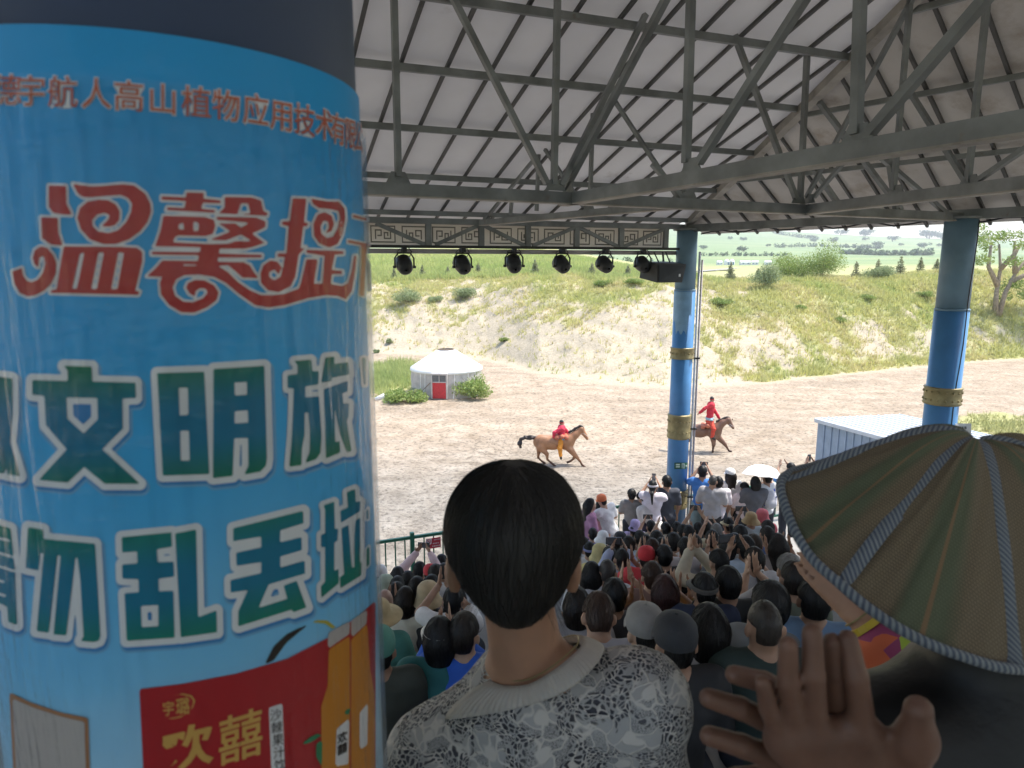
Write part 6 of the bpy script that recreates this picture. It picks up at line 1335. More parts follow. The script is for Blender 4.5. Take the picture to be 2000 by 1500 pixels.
bump(t, bs, thick, .7, .004); trn = nd(t, 'BsdfTransparent'); mx = nd(t, 'MixShader'); t.links.new(alpha, mx.inputs[0]); t.links.new(trn.outputs[0], mx.inputs[1]); t.links.new(bs.outputs[0], mx.inputs[2]); t.links.new(mx.outputs[0], t.nodes['Material Output'].inputs[0])
obj('lace_layer', sdf_mesh('lace_layer', bl, .0075, [ncut, wcut], lambda X, Y, Z: wrinkle(.0022)(X, Y, Z)+.0008*np.sin(210*X+60*np.sin(40*Z))*np.sin(190*Z+Y*80), grow=.009), lm, wr)
# ribbed collar band
cc = V3(1042, 1316, .965)
ctop = [(955, 1326, .935), (985, 1338, .908), (1030, 1336, .892), (1076, 1312, .888), (1112, 1284, .90), (1138, 1256, .935), (1125, 1240, 1.0), (1045, 1268, 1.04), (968, 1312, 1.0)]
cbot = [(872, 1404, .935), (948, 1396, .895), (1032, 1378, .872), (1098, 1354, .864), (1142, 1322, .872), (1176, 1280, .92), (1166, 1262, 1.01), (1045, 1300, 1.07), (892, 1376, 1.02)]
def cr0(pts, m):
    out = []; n = len(pts)
    for i in range(n):
        p0, p1, p2, p3 = [np.array(pts[(i+k-1) % n]) for k in range(4)]
        for j in range(m): t_ = j/m; out.append(.5*((2*p1)+(-p0+p2)*t_+(2*p0-5*p1+4*p2-p3)*t_**2+(-p0+3*p1-3*p2+p3)*t_**3))
    return out
T_, B_ = cr0([V3(*q) for q in ctop], 48), cr0([V3(*q) for q in cbot], 48); nC = len(T_); cen = np.mean(T_, 0); v_ = []; f_ = []
for i in range(nC):
    o_ = T_[i]-cen; o_[2] = 0; o_ /= np.linalg.norm(o_); rib = .0013*math.sin(i/nC*2*math.pi*62)
    v_.append(T_[i]-o_*.004-np.array([0, 0, .012]))
    for q in range(7): f = q/6; v_.append(T_[i]*(1-f)+B_[i]*f+o_*(.005*math.sin(math.pi*f)+(rib if 0 < q < 6 else 0)))
    v_.append(B_[i]-o_*.012)
nr_ = 9
for i in range(nC):
    for j in range(nr_-1): a, b = i*nr_+j, ((i+1) % nC)*nr_+j; f_.append((a, a+1, b+1, b))
cmx = simple('collar_knit', (.50, .47, .43), .9, 0, .1, 20, 200, .3); obj('collar', mesh('collar', v_, f_, True), cmx, wr)
pts = [tuple(cen+(T_[k % nC]-cen)*.90+np.array([0, 0, .004])) for k in range(0, nC+1, 8)]
B('necklace', MB().tube(pts, .0011, 5, False), M['gold'], wr)
obj('trousers', sdf_mesh('trousers', [p for p in bod if False]+[ell((nb[0], nb[1]+.01, hipz+.05), (.17, .12, .14), .06)]+sum([chain([(nb[0]+sx*.09, nb[1]+.02, hipz), (nb[0]+sx*.095, nb[1]+.03, wf+.47), (nb[0]+sx*.1, nb[1], wf+.09)], [.085, .066, .06], .05) for sx in (-1, 1)], []), .016, grow=.010), M['cloth'], wr, color=(.03, .03, .04))
# ---- person in black under the woven hat
hp = thing('person', 'person in a black jacket under the big woven hat at the right', 'person', (0, 0, CZ))
hh = PX(1945, 1120, .86); hb = [ell(hh, (.078, .095, .115), .03), cap(hh+np.array([0, 0, -.18]), hh+np.array([0, 0, -.08]), .062, .055, .03)]
for sx in (-1, 1): hb.append(ell(hh+np.array([sx*.08, 0, -.01]), (.012, .02, .03), .008))
sc_ = hh+np.array([0.01, -.01, -.22]); sL, sR = sc_+np.array([-.165, -.02, -.02]), sc_+np.array([.17, 0, -.01])
tor = [cap(sL, sc_+np.array([0, 0, .03]), .07, .075, .06), cap(sR, sc_+np.array([0, 0, .03]), .07, .075, .06), ell(sc_+np.array([0, 0, -.15]), (.19, .12, .2), .08), ell(sc_+np.array([0, 0, -.42]), (.17, .115, .2), .08)]
el_, wl_ = sL+np.array([-.04, .0, -.28]), sL+np.array([.05, .2, -.25]); er_, wr2 = sR+np.array([.05, .05, -.27]), sR+np.array([-.05, .24, -.2])
hb += tor+[cap(sL, el_, .055, .045, .05), cap(el_, wl_, .045, .03), cap(sR, er_, .055, .045, .05), cap(er_, wr2, .045, .03)]+hand_prims(wl_, (.2, .9, .2), (0, 0, 1), (0, 0, 1))+hand_prims(wr2, (-.2, .9, .2), (0, 0, 1), (0, 0, 1))
hz_ = wf+.86
lg_ = sum([chain([(hh[0]+sx*.09, hh[1], hz_), (hh[0]+sx*.1, hh[1]+.02, wf+.46), (hh[0]+sx*.1, hh[1]-.01, wf+.09)], [.09, .06, .04], .05)+[cap((hh[0]+sx*.1, hh[1]-.03, wf+.045), (hh[0]+sx*.11, hh[1]+.13, wf+.035), .042, .035)] for sx in (-1, 1)], [])
hb += lg_+[ell((hh[0], hh[1], hz_+.06), (.17, .125, .14), .06)]
obj('body', sdf_mesh('body', hb, .011), M['skin'], hp, color=SKIN[1])
obj('hair', sdf_mesh('hair', [ell(hh+np.array([0, -.006, .006]), (.086, .104, .124), .02)], .008, [lambda X, Y, Z: (Y-hh[1])-.06+0*X+0*Z, lambda X, Y, Z: (hh[2]-.07-Z)+0*X+0*Y]), M['hair'], hp, color=BLACK)
lth = simple('leather_black', (.006, .006, .0065), .5, 0, .2, 8, 35, .5)
obj('jacket', sdf_mesh('jacket', tor+[cap(sL, el_, .07, .062, .05), cap(el_, wl_+(el_-wl_)*.1, .06, .045), cap(sR, er_, .07, .062, .05), cap(er_, wr2+(er_-wr2)*.1, .06, .045), cap(hh+np.array([0, 0, -.25]), hh+np.array([0, -.008, -.09]), .075, .070, .03)], .010, [lambda X, Y, Z: (wf+.72-Z)+0*X+0*Y], wrinkle(.005, .8), grow=.012), lth, hp)
obj('trousers', sdf_mesh('trousers', [p for p in lg_ if p[3] > .045]+[ell((hh[0], hh[1], hz_+.06), (.17, .125, .14), .06)], .018, grow=.012), M['cloth'], hp, color=(.02, .02, .025))
# ---- the hat
rim_px = [(1528, 936, .86), (1540, 1010, .80), (1580, 1085, .75), (1640, 1142, .71), (1700, 1192, .685), (1775, 1240, .665), (1870, 1280, .655), (1985, 1308, .66), (2120, 1290, .70), (2230, 1200, .76), (2290, 1080, .84), (2260, 980, .94), (2150, 905, 1.03), (2010, 880, 1.09), (1880, 885, 1.10), (1765, 884, 1.06), (1690, 882, 1.00), (1600, 908, .93)]
rim = [PX(*q) for q in rim_px]; apex = PX(1905, 872, .88)
def cr(pts, m):
    out = []; n = len(pts)
    for i in range(n):
        p0, p1, p2, p3 = [np.array(pts[(i+k-1) % n]) for k in range(4)]
        for j in range(m): t_ = j/m; out.append(.5*((2*p1)+(-p0+p2)*t_+(2*p0-5*p1+4*p2-p3)*t_**2+(-p0+3*p1-3*p2+p3)*t_**3))
    return out
mS = 8; rimc = cr(rim, mS); nS = len(rimc); nT_ = 22
seam_at = [0, 3*mS, 7*mS, 10*mS, 13*mS, 16*mS]
def hat_pt(i, t_, lift=0):
    r = rimc[i % nS]; p = apex+(r-apex)*t_
    d = min(min((i-s) % nS, (s-i) % nS) for s in seam_at); puff = min(d/10, 1)
    up_ = np.array([0, -.15, 1.0]); p = p+up_*(.046*(.30 if r[1] > .92 else 1.0)*math.sin(math.pi*min(t_*1.05, 1)**.62)*(.8+.2*puff)+.004*math.sin(i*.9+t_*9)*math.sin(t_*5+i*.35)*t_-.003*math.sin(math.pi*t_)*(1-puff))
    dome = math.exp(-(t_/.30)**2); p = p-np.array([0, 0, 1])*.012*dome*0
    return p+up_*lift
def gore(i):
    b = seam_at+[nS]
    for k in range(len(seam_at)):
        if b[k] <= i < b[k+1]: return k+(i-b[k])/(b[k+1]-b[k])
v_ = [apex+np.array([0, 0, .0])]; f_ = []
uv = [(0, 0)]
for j in range(1, nT_+1):
    for i in range(nS): v_.append(hat_pt(i, j/nT_)); uv.append((gore(i), j/nT_))
for i in range(nS): f_.append((0, 1+i, 1+(i+1) % nS))
for j in range(nT_-1):
    for i in range(nS): a = 1+j*nS; f_.append((a+i, a+nS+i, a+nS+(i+1) % nS, a+(i+1) % nS))
hme = mesh('woven_panels', v_, f_, True)
ul_ = hme.uv_layers.new(name='UVMap'); li = np.zeros(len(hme.loops), np.int32); hme.loops.foreach_get('vertex_index', li); uva = np.array(uv)[li].copy()
# unwrap the seam of the ring
ls = np.zeros(len(hme.polygons), np.int32); hme.polygons.foreach_get('loop_start', ls); lt_ = np.zeros(len(hme.polygons), np.int32); hme.polygons.foreach_get('loop_total', lt_)
for a, n in zip(ls, lt_):
    u = uva[a:a+n, 0]
    if u.max()-u.min() > 2: u[u < 2] += 6; uva[a:a+n, 0] = u
ul_.data.foreach_set('uv', uva.astype(np.float32).ravel())
wm, t, bs = newmat('straw_weave'); uvn = nd(t, 'UVMap').outputs[0]; sp = nd(t, 'SeparateXYZ'); t.links.new(uvn, sp.inputs[0]); U, Vv = sp.outputs[0], sp.outputs[1]
# panel-local stripe coordinate: distance across each panel, weave follows the object frame
ob = coords(t, 'Object'); so_ = nd(t, 'SeparateXYZ'); t.links.new(ob, so_.inputs[0])
rot = nd(t, 'Mapping'); rot.inputs['Rotation'].default_value = (0, .25, .5); t.links.new(ob, rot.inputs[0])
w1 = nd(t, 'TexWave', wave_type='BANDS', bands_direction='X'); w1.inputs['Scale'].default_value = 120; w1.inputs['Distortion'].default_value = 1.2; w1.inputs['Detail Scale'].default_value = 3; t.links.new(rot.outputs[0], w1.inputs[0])
w2 = nd(t, 'TexWave', wave_type='BANDS', bands_direction='DIAGONAL'); w2.inputs['Scale'].default_value = 95; w2.inputs['Distortion'].default_value = 1.2; t.links.new(rot.outputs[0], w2.inputs[0])
wv = math_(t, 'MULTIPLY', w1.outputs['Fac'], w2.outputs['Fac'])
# coloured stripes run from the crown outwards inside each gore
fr_ = math_(t, 'FRACT', U)
gs = ramp(t, fr_, [(.0, 0), (.34, 0), (.42, 1), (.66, 1), (.76, 0), (1, 0)]); os_ = ramp(t, fr_, [(.0, 0), (.545, 0), (.553, 1), (.575, 1), (.583, 0), (1, 0)])
base = ramp(t, wv, [(.0, (.10, .075, .042)), (.5, (.175, .135, .08)), (1.0, (.25, .20, .125))])
col = mixc(t, math_(t, 'MULTIPLY', gs, .6), base, (.045, .09, .045)); col = mixc(t, math_(t, 'MULTIPLY', os_, .55), col, (.28, .13, .06)); t.links.new(col, bs.inputs['Base Color']); bs.inputs['Roughness'].default_value = .75
bump(t, bs, wv, .4, .0015)
hat = thing('woven_hat', 'big woven straw sun hat with green stripes and blue striped binding', 'hat', (0, 0, CZ))
md = obj('woven_panels', hme, wm, hat); sol = md.modifiers.new('thickness', 'SOLIDIFY'); sol.thickness = .0025
tm_, t, bs = newmat('binding'); tc = nd(t, 'UVMap').outputs[0]; w = nd(t, 'TexWave', wave_type='BANDS', bands_direction='DIAGONAL'); w.inputs['Scale'].default_value = .5; w.inputs['Distortion'].default_value = .4; t.links.new(tc, w.inputs[0])
t.links.new(ramp(t, w.outputs['Fac'], [(.35, (.075, .095, .13)), (.6, (.22, .245, .255))]), bs.inputs['Base Color']); bs.inputs['Roughness'].default_value = .8; bump(t, bs, w.outputs['Fac'], .5, .002)
def ribbon(name, pts, wd_, th=.0012, up=np.array([0, -.25, 1.0])):
    """flat woven tape with uv running along it"""
    v, f, uvs = [], [], []; L_ = 0; n = len(pts)
    for i, p in enumerate(pts):
        d = np.array(pts[min(i+1, n-1)])-np.array(pts[max(i-1, 0)]); d /= np.linalg.norm(d); x = np.cross(d, up); x /= np.linalg.norm(x); z = np.cross(x, d)
        if i: L_ += np.linalg.norm(np.array(p)-np.array(pts[i-1]))
        for k in range(7): a = -1+k/3.0; v.append(np.array(p)+x*a*wd_/2+z*th*(1-a*a)*1.6); uvs.append((L_*22/.1*.1, a*wd_/2*22))
        if i:
            for k in range(6): b = 7*i+k; f.append((b-7, b-6, b+1, b))
    me = mesh(name, v, f, True); ul = me.uv_layers.new(name='UVMap'); li = np.zeros(len(me.loops), np.int32); me.loops.foreach_get('vertex_index', li); ul.data.foreach_set('uv', (np.array(uvs)[li]*8).astype(np.float32).ravel()); return me
def tube_uv(name, pts, r, n=8):
    mb = MB().tube([Vector(p) for p in pts], r, n, False); me = mb.build(name, True); ul = me.uv_layers.new(name='UVMap'); L_ = [0]
    for i in range(1, len(pts)): L_.append(L_[-1]+float(np.linalg.norm(np.array(pts[i])-np.array(pts[i-1]))))
    li = np.zeros(len(me.loops), np.int32); me.loops.foreach_get('vertex_index', li); uvs = np.array([(L_[q//n]*176, (q % n)*.35) for q in range(len(me.vertices))]); ul.data.foreach_set('uv', uvs[li].astype(np.float32).ravel()); return me
obj('rim_binding', tube_uv('rim_binding', [rimc[i % nS]+np.array([0, 0, .001]) for i in range(nS+1)], .0060), tm_, hat)
for s in seam_at: obj('seam_tape', ribbon('seam_tape', [hat_pt(s, t_, .0018) for t_ in np.linspace(.02, .985, 40)], .0165), tm_, hat)
obj('crown_knot', sdf_mesh('crown_knot', [ell(apex+np.array([0, 0, .004]), (.011, .011, .005), .01)], .002), tm_, hat)
# ---- clapping hands close to the lens
H4 = lambda x, y, Y: PX(1350+x/3.92, 1200+y/3.92, Y)
hd = thing('clapping_hands', 'pair of bare hands clapping, blurred and close at the bottom right', 'hands', (0, 0, CZ))
ya = .52
def fing(pts, rs, Y): return chain([H4(x, y, Y+dy) for x, y, dy in pts], [r*1.0 for r in rs], .003)
hA = []
hA += fing([(550, 520, .0), (590, 720, .005), (690, 980, .02)], [.0068, .0080, .0095], ya)
hA += fing([(742, 235, .0), (745, 520, .0), (800, 930, .015)], [.0078, .0088, .0102], ya)
hA += fing([(925, 140, .005), (935, 470, .0), (960, 900, .012)], [.0082, .0095, .0108], ya)
hA += fing([(1200, 190, .012), (1262, 480, .004), (1320, 900, .012)], [.0082, .0098, .0112], ya)
hA += [cap(H4(1740, 730, ya-.01), H4(1720, 960, ya+.0), .0115, .0135, .010), cap(H4(1720, 960, ya), H4(1640, 1250, ya+.02), .0135, .019, .02)]
for (x0, y0), (x1, y1) in (((690, 980), (1050, 1420)), ((800, 930), (1150, 1430)), ((960, 900), (1270, 1440)), ((1150, 900), (1400, 1440)), ((1330, 900), (1520, 1440)), ((1640, 1250), (1560, 1440))): hA.append(cap(H4(x0, y0, ya+.016), H4(x1, y1, ya+.03), .0125, .0165, .016))
hA += [cap(H4(1340, 1420, ya+.03), H4(1560, 2000, ya+.02), .028, .031, .03), cap(H4(1560, 2000, ya+.02), H4(1900, 3200, ya-.05), .031, .042, .03)]
yb = .565
hB = []
hB += fing([(330, 460, .0), (560, 520, .0), (860, 660, .01)], [.0085, .0095, .0110], yb)
hB += fing([(135, 640, .0), (380, 720, .0), (760, 900, .01)], [.0090, .0100, .0115], yb)
hB += fing([(140, 930, .0), (400, 1010, .0), (800, 1160, .01)], [.0092, .0104, .0115], yb)
hB += fing([(320, 1235, .005), (560, 1230, .0), (860, 1330, .01)], [.0075, .0090, .0110], yb)
hB += fing([(1085, 215, -.028), (1100, 430, -.026), (1125, 760, -.01)], [.0085, .0098, .0125], yb)
for (x0, y0), (x1, y1) in (((860, 660), (1200, 1000)), ((760, 900), (1200, 1200)), ((800, 1160), (1250, 1400)), ((860, 1330), (1250, 1500)), ((1130, 760), (1250, 1250))): hB.append(cap(H4(x0, y0, yb+.012), H4(x1, y1, yb+.03), .014, .017, .02))
hB += [cap(H4(1230, 1400, yb+.03), H4(1250, 2100, yb+.03), .03, .031, .03), cap(H4(1250, 2100, yb+.03), H4(1300, 3300, yb-.04), .031, .042, .03)]
skn, t, bs = newmat('skin_near'); v = coords(t, 'Object'); n1 = noise(t, v, 18, 3); n2 = noise(t, v, 160, 4)
t.links.new(ramp(t, n1, [(.3, (.115, .055, .036)), (.7, (.165, .082, .053))]), bs.inputs['Base Color']); bs.inputs['Roughness'].default_value = .55; bs.inputs['Subsurface Weight'].default_value = .12; bs.inputs['Subsurface Radius'].default_value = (.01, .004, .002); bump(t, bs, n2, .25, .002)
obj('front_hand', sdf_mesh('front_hand', hA, .0034), skn, hd); obj('rear_hand', sdf_mesh('rear_hand', hB, .0034), skn, hd)
# ---- galloping horses and riders
hcoat, t, bs = newmat('horse_coat'); bc = nd(t, 'ObjectInfo').outputs['Color']; v = coords(t, 'Object'); sz = nd(t, 'SeparateXYZ'); t.links.new(v, sz.inputs[0])
lo_ = ramp(t, math_(t, 'ADD', sz.outputs[2], math_(t, 'MULTIPLY', noise(t, v, 6, 2), .15)), [(.18, (.25, .2, .18)), (.5, (1, 1, 1))]); kk_ = ramp(t, noise(t, v, 4, 3), [(.3, .78), (.7, 1.15)])
t.links.new(mixc(t, 1, mixc(t, 1, bc, lo_, 'MULTIPLY'), kk_, 'MULTIPLY'), bs.inputs['Base Color']); bs.inputs['Roughness'].default_value = .5
def horse_rider(px, py, sc_z, ox, oy, coat, J, label, rlabel, top, sash, trs, rider, hairc, saddle):
    """J: joints in zoom pixels; (ox,oy) zoom pixel of the ground point px,py"""
    g = at_z(px, py, G0); loc = Vector((g[0], g[1], ground_z(g[0], g[1])-.02)); k = sc_z*float(np.linalg.norm(g))/F_PX*1.0
    Q = lambda x, y, d=0: np.array([(x-ox)*k, d, (oy-y)*k])
    rz = math.atan2(-g[0], g[1])*.9
    h = thing('horse', label, 'horse', loc, rz, 'galloping horses')
    b = [ell(Q(*J['rump']), (.36, .25, .32), .12), ell(Q(*J['barrel']), (.46, .27, .31), .15), ell(Q(*J['chest']), (.32, .23, .34), .12)]
    b += [cap(Q(*J['neck0']), Q(*J['neck1']), .24, .15, .12), cap(Q(*J['neck1']), Q(*J['poll']), .15, .115, .08), cap(Q(*J['poll']), Q(*J['nose0']), .115, .085, .04), cap(Q(*J['nose0']), Q(*J['nose1']), .08, .062, .03), cap(Q(*J['jaw']), Q(*J['nose0']), .085, .06, .05)]
    for ex, ey, ed in J['ears']: b.append(cap(Q(ex, ey+55, ed), Q(ex, ey, ed*1.2), .03, .01, .02))
    for pts, d in J['legs']:
        P_ = [Q(x, y, d) for x, y in pts]; b += [cap(P_[0], P_[1], .15, .085, .09), cap(P_[1], P_[2], .075, .048, .04), cap(P_[2], P_[3], .045, .042, .03), cap(P_[3], P_[4], .045, .055, .02)]
    obj('body', sdf_mesh('body', b, .026), hcoat, h, color=coat)
    dk = simple('mane_'+label[:6], (.03, .02, .016), .6, 0, .3, 8, 30, .5)
    mn = [cap(Q(x0, y0), Q(x1, y1), .05, .05, .03) for (x0, y0), (x1, y1) in zip(J['mane'][:-1], J['mane'][1:])]; obj('mane', sdf_mesh('mane', mn, .02, None, wrinkle(.012, 1)), dk, h)
    tl = chain([Q(*p) for p in J['tail']], J['tailr'], .04); obj('tail', sdf_mesh('tail', tl, .022, None, wrinkle(.02, .8)), dk, h)
    br = MB(); bp_ = J['bridle']
    for a_, c_ in bp_:
        for s_ in (-1, 1): br.tube([Vector(Q(a_[0], a_[1], s_*.095)), Vector(Q(c_[0], c_[1], s_*.085))], .011, 5)
    B('bridle', br, M['felt'], h)
    sd_ = obj('saddle', sdf_mesh('saddle', [cap(Q(x, y, -.24), Q(x, y, .24), .10, .10, .05) for x, y in saddle], .025), M['cloth'], h, color=trs if False else (.45, .14, .08))
    r = thing('person', rlabel, 'person', loc, rz); R_ = rider
    hd_ = Q(*R_['head']); bb = [ell(hd_, (.082, .095, .115), .03), cap(hd_+np.array([0, 0, -.08]), Q(*R_['neck']), .055, .06, .03), ell(hd_+np.array([.06, 0, -.03]), (.04, .05, .06), .02), cap(hd_+np.array([.09, 0, .0]), hd_+np.array([.105, 0, -.03]), .012, .014, .01)]
    tp_ = [cap(Q(*R_['neck'])+np.array([0, -.12, -.04]), Q(*R_['neck'])+np.array([0, .12, -.04]), .075, .075, .06), cap(Q(*R_['neck'])+np.array([0, 0, -.08]), Q(*R_['waist']), .15, .135, .08)]
    bb += tp_; hipq = Q(*R_['hip'])
    ar = []
    for s_, (e, w) in ((-1, R_['armn']), (1, R_['armf'])):
        S = Q(*R_['neck'])+np.array([0, s_*.17, -.05]); E_, W_ = Q(e[0], e[1], s_*.22), Q(w[0], w[1], s_*.16); ar += [cap(S, E_, .062, .055, .05), cap(E_, W_, .055, .042, .03)]; bb += [cap(S, E_, .05, .042, .04), cap(E_, W_, .042, .028)]+hand_prims(W_, W_-E_, (0, 0, 1), (0, 0, 1) if abs((W_-E_)[2]) < .2 else (1, 0, 0))
    lgp = [ell(hipq, (.17, .18, .13), .05)]; bt = []
    for s_ in (-1, 1): K, A_ = Q(R_['knee'][0], R_['knee'][1], s_*.30), Q(R_['ankle'][0], R_['ankle'][1], s_*.31); lgp += [cap(hipq+np.array([0, s_*.09, 0]), K, .105, .085, .05), cap(K, A_, .08, .06, .04)]; T_ = Q(R_['toe'][0], R_['toe'][1], s_*.31); bt += [cap(K*.35+A_*.65, A_, .062, .052, .03), cap(A_, T_, .05, .035, .03)]; bb += [cap(hipq+np.array([0, s_*.09, 0]), K, .08, .06, .05), cap(K, A_, .055, .04, .04), cap(A_, T_, .04, .03)]
    obj('body', sdf_mesh('body', bb, .016), M['skin'], r, color=SKIN[1]); obj('shirt', sdf_mesh('shirt', tp_+ar, .02, None, wrinkle(.008, .8), grow=.02), M['cloth'], r, color=top); obj('trousers', sdf_mesh('trousers', lgp, .02, None, wrinkle(.008, .8), grow=.015), M['cloth'], r, color=trs); obj('boots', sdf_mesh('boots', bt, .016, grow=.01), M['dark'], r)
    wq = Q(*R_['waist']); obj('sash', sdf_mesh('sash', [ell(wq+np.array([.0, 0, -.04]), (.19, .185, .085), .03)]+([cap(wq+np.array([-.1, -.1, -.08]), wq+np.array([.12, -.2, -.10]), .06, .05, .04)]), .02, [lambda X, Y, Z: np.abs(Z-wq[2]+.04)-.075+0*X+0*Y]), M['cloth'], r, color=sash)
    obj('hair', sdf_mesh('hair', [ell(hd_+np.array([-.008, 0, .012]), (.094, .106, .125), .02)], .012, [lambda X, Y, Z: (hd_[2]-.01+(X-hd_[0])*.5-Z)+0*Y]), M['hair'], r, color=BLACK)
    B('headband', MB().lathe([(.101, -.012), (.104, .0), (.101, .018)], 18, tuple(hd_+np.array([-.004, 0, .01])), .98, 1.08), M['red'], r, True)
    return h, r
J1 = dict(rump=(680, 700), barrel=(920, 715), chest=(1240, 700), neck0=(1300, 650), neck1=(1440, 520), poll=(1575, 395), jaw=(1590, 470), nose0=(1665, 540), nose1=(1705, 610), ears=[(1560, 300, .05), (1625, 320, -.05)],
          legs=[([(640, 800), (800, 960), (815, 1090), (925, 1185), (985, 1235)], -.14), ([(620, 800), (615, 960), (600, 1090), (690, 1175), (755, 1225)], .14), ([(1330, 850), (1470, 1020), (1545, 1110), (1600, 1205), (1690, 1272)], -.13), ([(1290, 850), (1450, 1040), (1400, 1110), (1350, 1155), (1275, 1190)], .13)],
          mane=[(1300, 470), (1420, 390), (1540, 315), (1600, 350)], tail=[(545, 610), (440, 600), (320, 600), (210, 650), (180, 740), (205, 830)], tailr=[.06, .10, .08, .06, .10, .05], bridle=[((1590, 370), (1610, 470)), ((1610, 470), (1715, 545)), ((1570, 490), (1610, 470)), ((1300, 520), (1470, 640))])
horse_rider(1076.5, 905, 1/11.76, 900, 1245, (.36, .175, .085), J1, 'bay horse with dark mane galloping below the tent', 'rider in a crimson jacket and orange trousers on the bay horse', (.58, .035, .075), (.08, .42, .66), (.72, .27, .03),
            dict(head=(1128, 250), neck=(1125, 335), waist=(1110, 560), hip=(1120, 620), armn=((960, 450), (950, 560)), armf=((1250, 470), (1290, 540)), knee=(1090, 800), ankle=(1105, 960), toe=(1120, 1040)), BLACK, [(1020, 560), (1130, 545), (1230, 560)])
J2 = dict(rump=(20, 890), barrel=(300, 920), chest=(620, 920), neck0=(660, 840), neck1=(780, 710), poll=(890, 640), jaw=(900, 700), nose0=(960, 760), nose1=(1000, 810), ears=[(880, 545, .06), (975, 575, -.06)],
          legs=[([(0, 990), (90, 1130), (50, 1230), (20, 1330), (50, 1370)], -.14), ([(20, 990), (-60, 1130), (-110, 1230), (-160, 1310), (-120, 1365)], .14), ([(600, 1030), (620, 1180), (610, 1270), (608, 1330), (608, 1370)], -.13), ([(690, 1030), (850, 1190), (905, 1270), (940, 1330), (985, 1345)], .13)],
          mane=[(660, 690), (760, 640), (850, 590), (900, 590)], tail=[(-120, 840), (-220, 860), (-300, 960), (-330, 1080)], tailr=[.06, .10, .10, .05], bridle=[((890, 610), (915, 720)), ((915, 720), (1000, 770)), ((900, 740), (960, 790))])
horse_rider(1397, 880, 1/11.54, 660, 1372, (.20, .105, .065), J2, 'dark bay horse cantering right of the corner column', 'rider in red with pale blue sash and flung-back arm on the dark bay horse', (.58, .03, .05), (.30, .46, .50), (.62, .07, .04),
            dict(head=(540, 215), neck=(525, 300), waist=(510, 610), hip=(515, 690), armn=((400, 400), (305, 500)), armf=((625, 510), (700, 620)), knee=(600, 830), ankle=(575, 1000), toe=(630, 1050)), BLACK, [(380, 800), (480, 780), (570, 800)])

# ---- spectator in a many coloured jacket reaching up in front of the hat
cp_ = thing('person', 'spectator in a many coloured jacket raising an arm with a yellow wristband under the hat', 'person', (0, 0, CZ))
yq = 1.30; eb, wq_ = PX(1795, 1350, yq), PX(1672, 1200, yq+.10); shq = PX(1930, 1400, yq-.06); hdq = PX(1960, 1290, yq)
dq = (wq_-eb)/np.linalg.norm(wq_-eb); e2, w2_ = PX(1850, 1300, yq+.14), PX(1715, 1180, yq+.2); sh2 = shq+np.array([.02, .30, .02])
tq = [cap(shq, sh2, .065, .065, .06), ell((shq+sh2)/2+np.array([.03, 0, -.18]), (.13, .18, .2), .08), ell((shq+sh2)/2+np.array([.03, 0, -.42]), (.13, .17, .2), .08)]
hq = (shq+sh2)/2+np.array([0, 0, .2])
cb = tq+[ell(hq, (.09, .078, .115), .03), cap(hq+np.array([0, 0, -.18]), hq, .055, .055, .03), cap(shq, eb, .05, .042, .05), cap(eb, wq_, .040, .027), cap(sh2, e2, .05, .042, .05), cap(e2, w2_, .04, .027)]+hand_prims(wq_, wq_-eb, (0, 0, 1), (1, 0, 1))+hand_prims(w2_, w2_-e2, (0, 0, 1), (-1, 0, 1))
for sx in (-1, 1): cb += chain([(shq[0]+.03, (shq+sh2)[1]/2+sx*.09, -2.0), (shq[0]-.3, (shq+sh2)[1]/2+sx*.1, -2.05), (shq[0]-.3, (shq+sh2)[1]/2+sx*.1, -2.5)], [.085, .06, .04], .05)
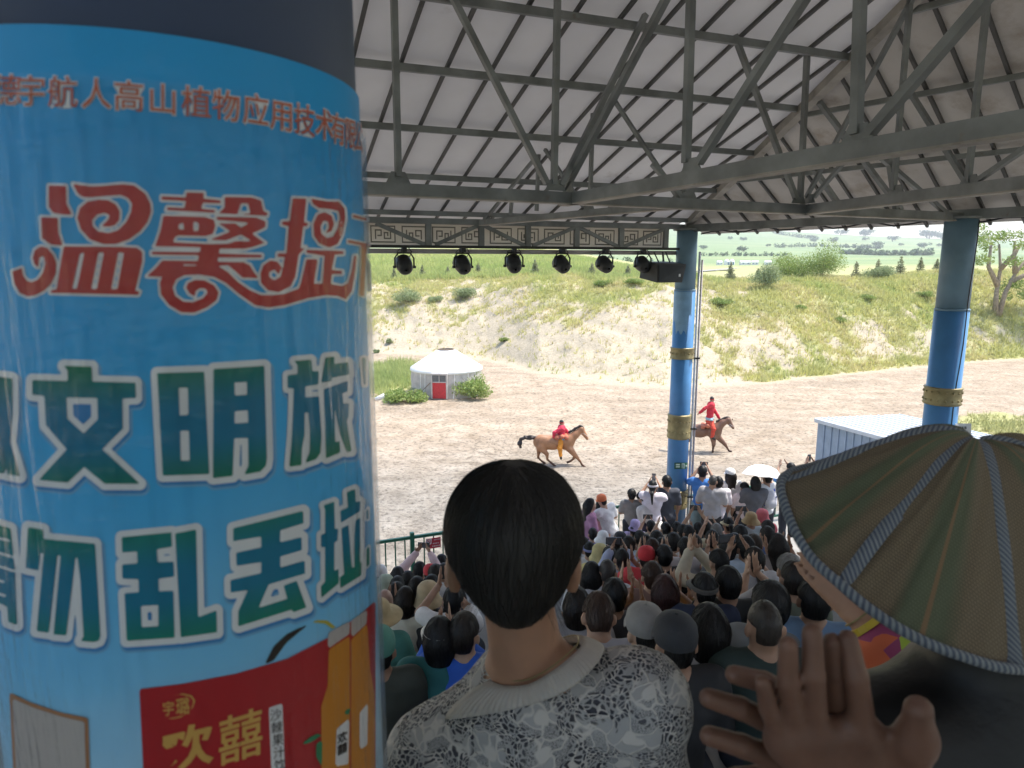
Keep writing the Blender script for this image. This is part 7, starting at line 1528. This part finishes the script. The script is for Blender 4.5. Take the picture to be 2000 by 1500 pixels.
obj('body', sdf_mesh('body', cb, .010), M['skin'], cp_, color=SKIN[0]); obj('hair', sdf_mesh('hair', [ell(hq+np.array([0, 0, .012]), (.1, .09, .12), .02)], .01, [lambda X, Y, Z: (hq[2]-.05-Z)+0*X+0*Y]), M['hair'], cp_, color=BLACK)
jm, t, bs = newmat('bright_jacket'); v = coords(t, 'Object'); n = nd(t, 'TexVoronoi'); n.inputs['Scale'].default_value = 11; t.links.new(v, n.inputs['Vector']); sc3 = nd(t, 'SeparateColor'); t.links.new(n.outputs['Color'], sc3.inputs[0])
t.links.new(ramp(t, sc3.outputs[0], [(0, (.60, .13, .05)), (.3, (.62, .16, .07)), (.32, (.30, .05, .14)), (.52, (.34, .06, .16)), (.54, (.36, .48, .05)), (.80, (.38, .50, .06)), (.82, (.6, .55, .5))]), bs.inputs['Base Color']); bs.inputs['Roughness'].default_value = .7
for r_ in jm.node_tree.nodes:
    if r_.type == 'VALTORGB': r_.color_ramp.interpolation = 'CONSTANT'
obj('jacket', sdf_mesh('jacket', tq+[cap(shq, eb, .062, .056, .05), cap(eb, eb+(wq_-eb)*.55, .056, .046, .03), cap(sh2, e2, .062, .056, .05), cap(e2, e2+(w2_-e2)*.5, .056, .046, .03)], .011, None, wrinkle(.005), grow=.01), jm, cp_)
B('wristband', MB().tube([eb+(wq_-eb)*.80, eb+(wq_-eb)*.88], .036, 12), M['band_yellow'], cp_); B('bracelet', MB().tube([eb+(wq_-eb)*.95, eb+(wq_-eb)*.97], .034, 12), M['gold'], cp_)
# ---------------------------------------------------------------- summer haze over the valley
hz = MB().box((0, 0, 75), (6100, 6100, 152)); hzm = bpy.data.materials.new('haze'); hzm.use_nodes = True; t = hzm.node_tree
for n_ in list(t.nodes):
    if n_.type == 'BSDF_PRINCIPLED': t.nodes.remove(n_)
pv = t.nodes.new('ShaderNodeVolumePrincipled'); pv.inputs['Color'].default_value = (.92, .95, 1, 1); pv.inputs['Density'].default_value = .0003; pv.inputs['Anisotropy'].default_value = .3
t.links.new(pv.outputs[0], t.nodes['Material Output'].inputs['Volume'])
put(B('haze', hz, hzm), 'thin pale summer haze filling the valley air', 'haze', kind='stuff')
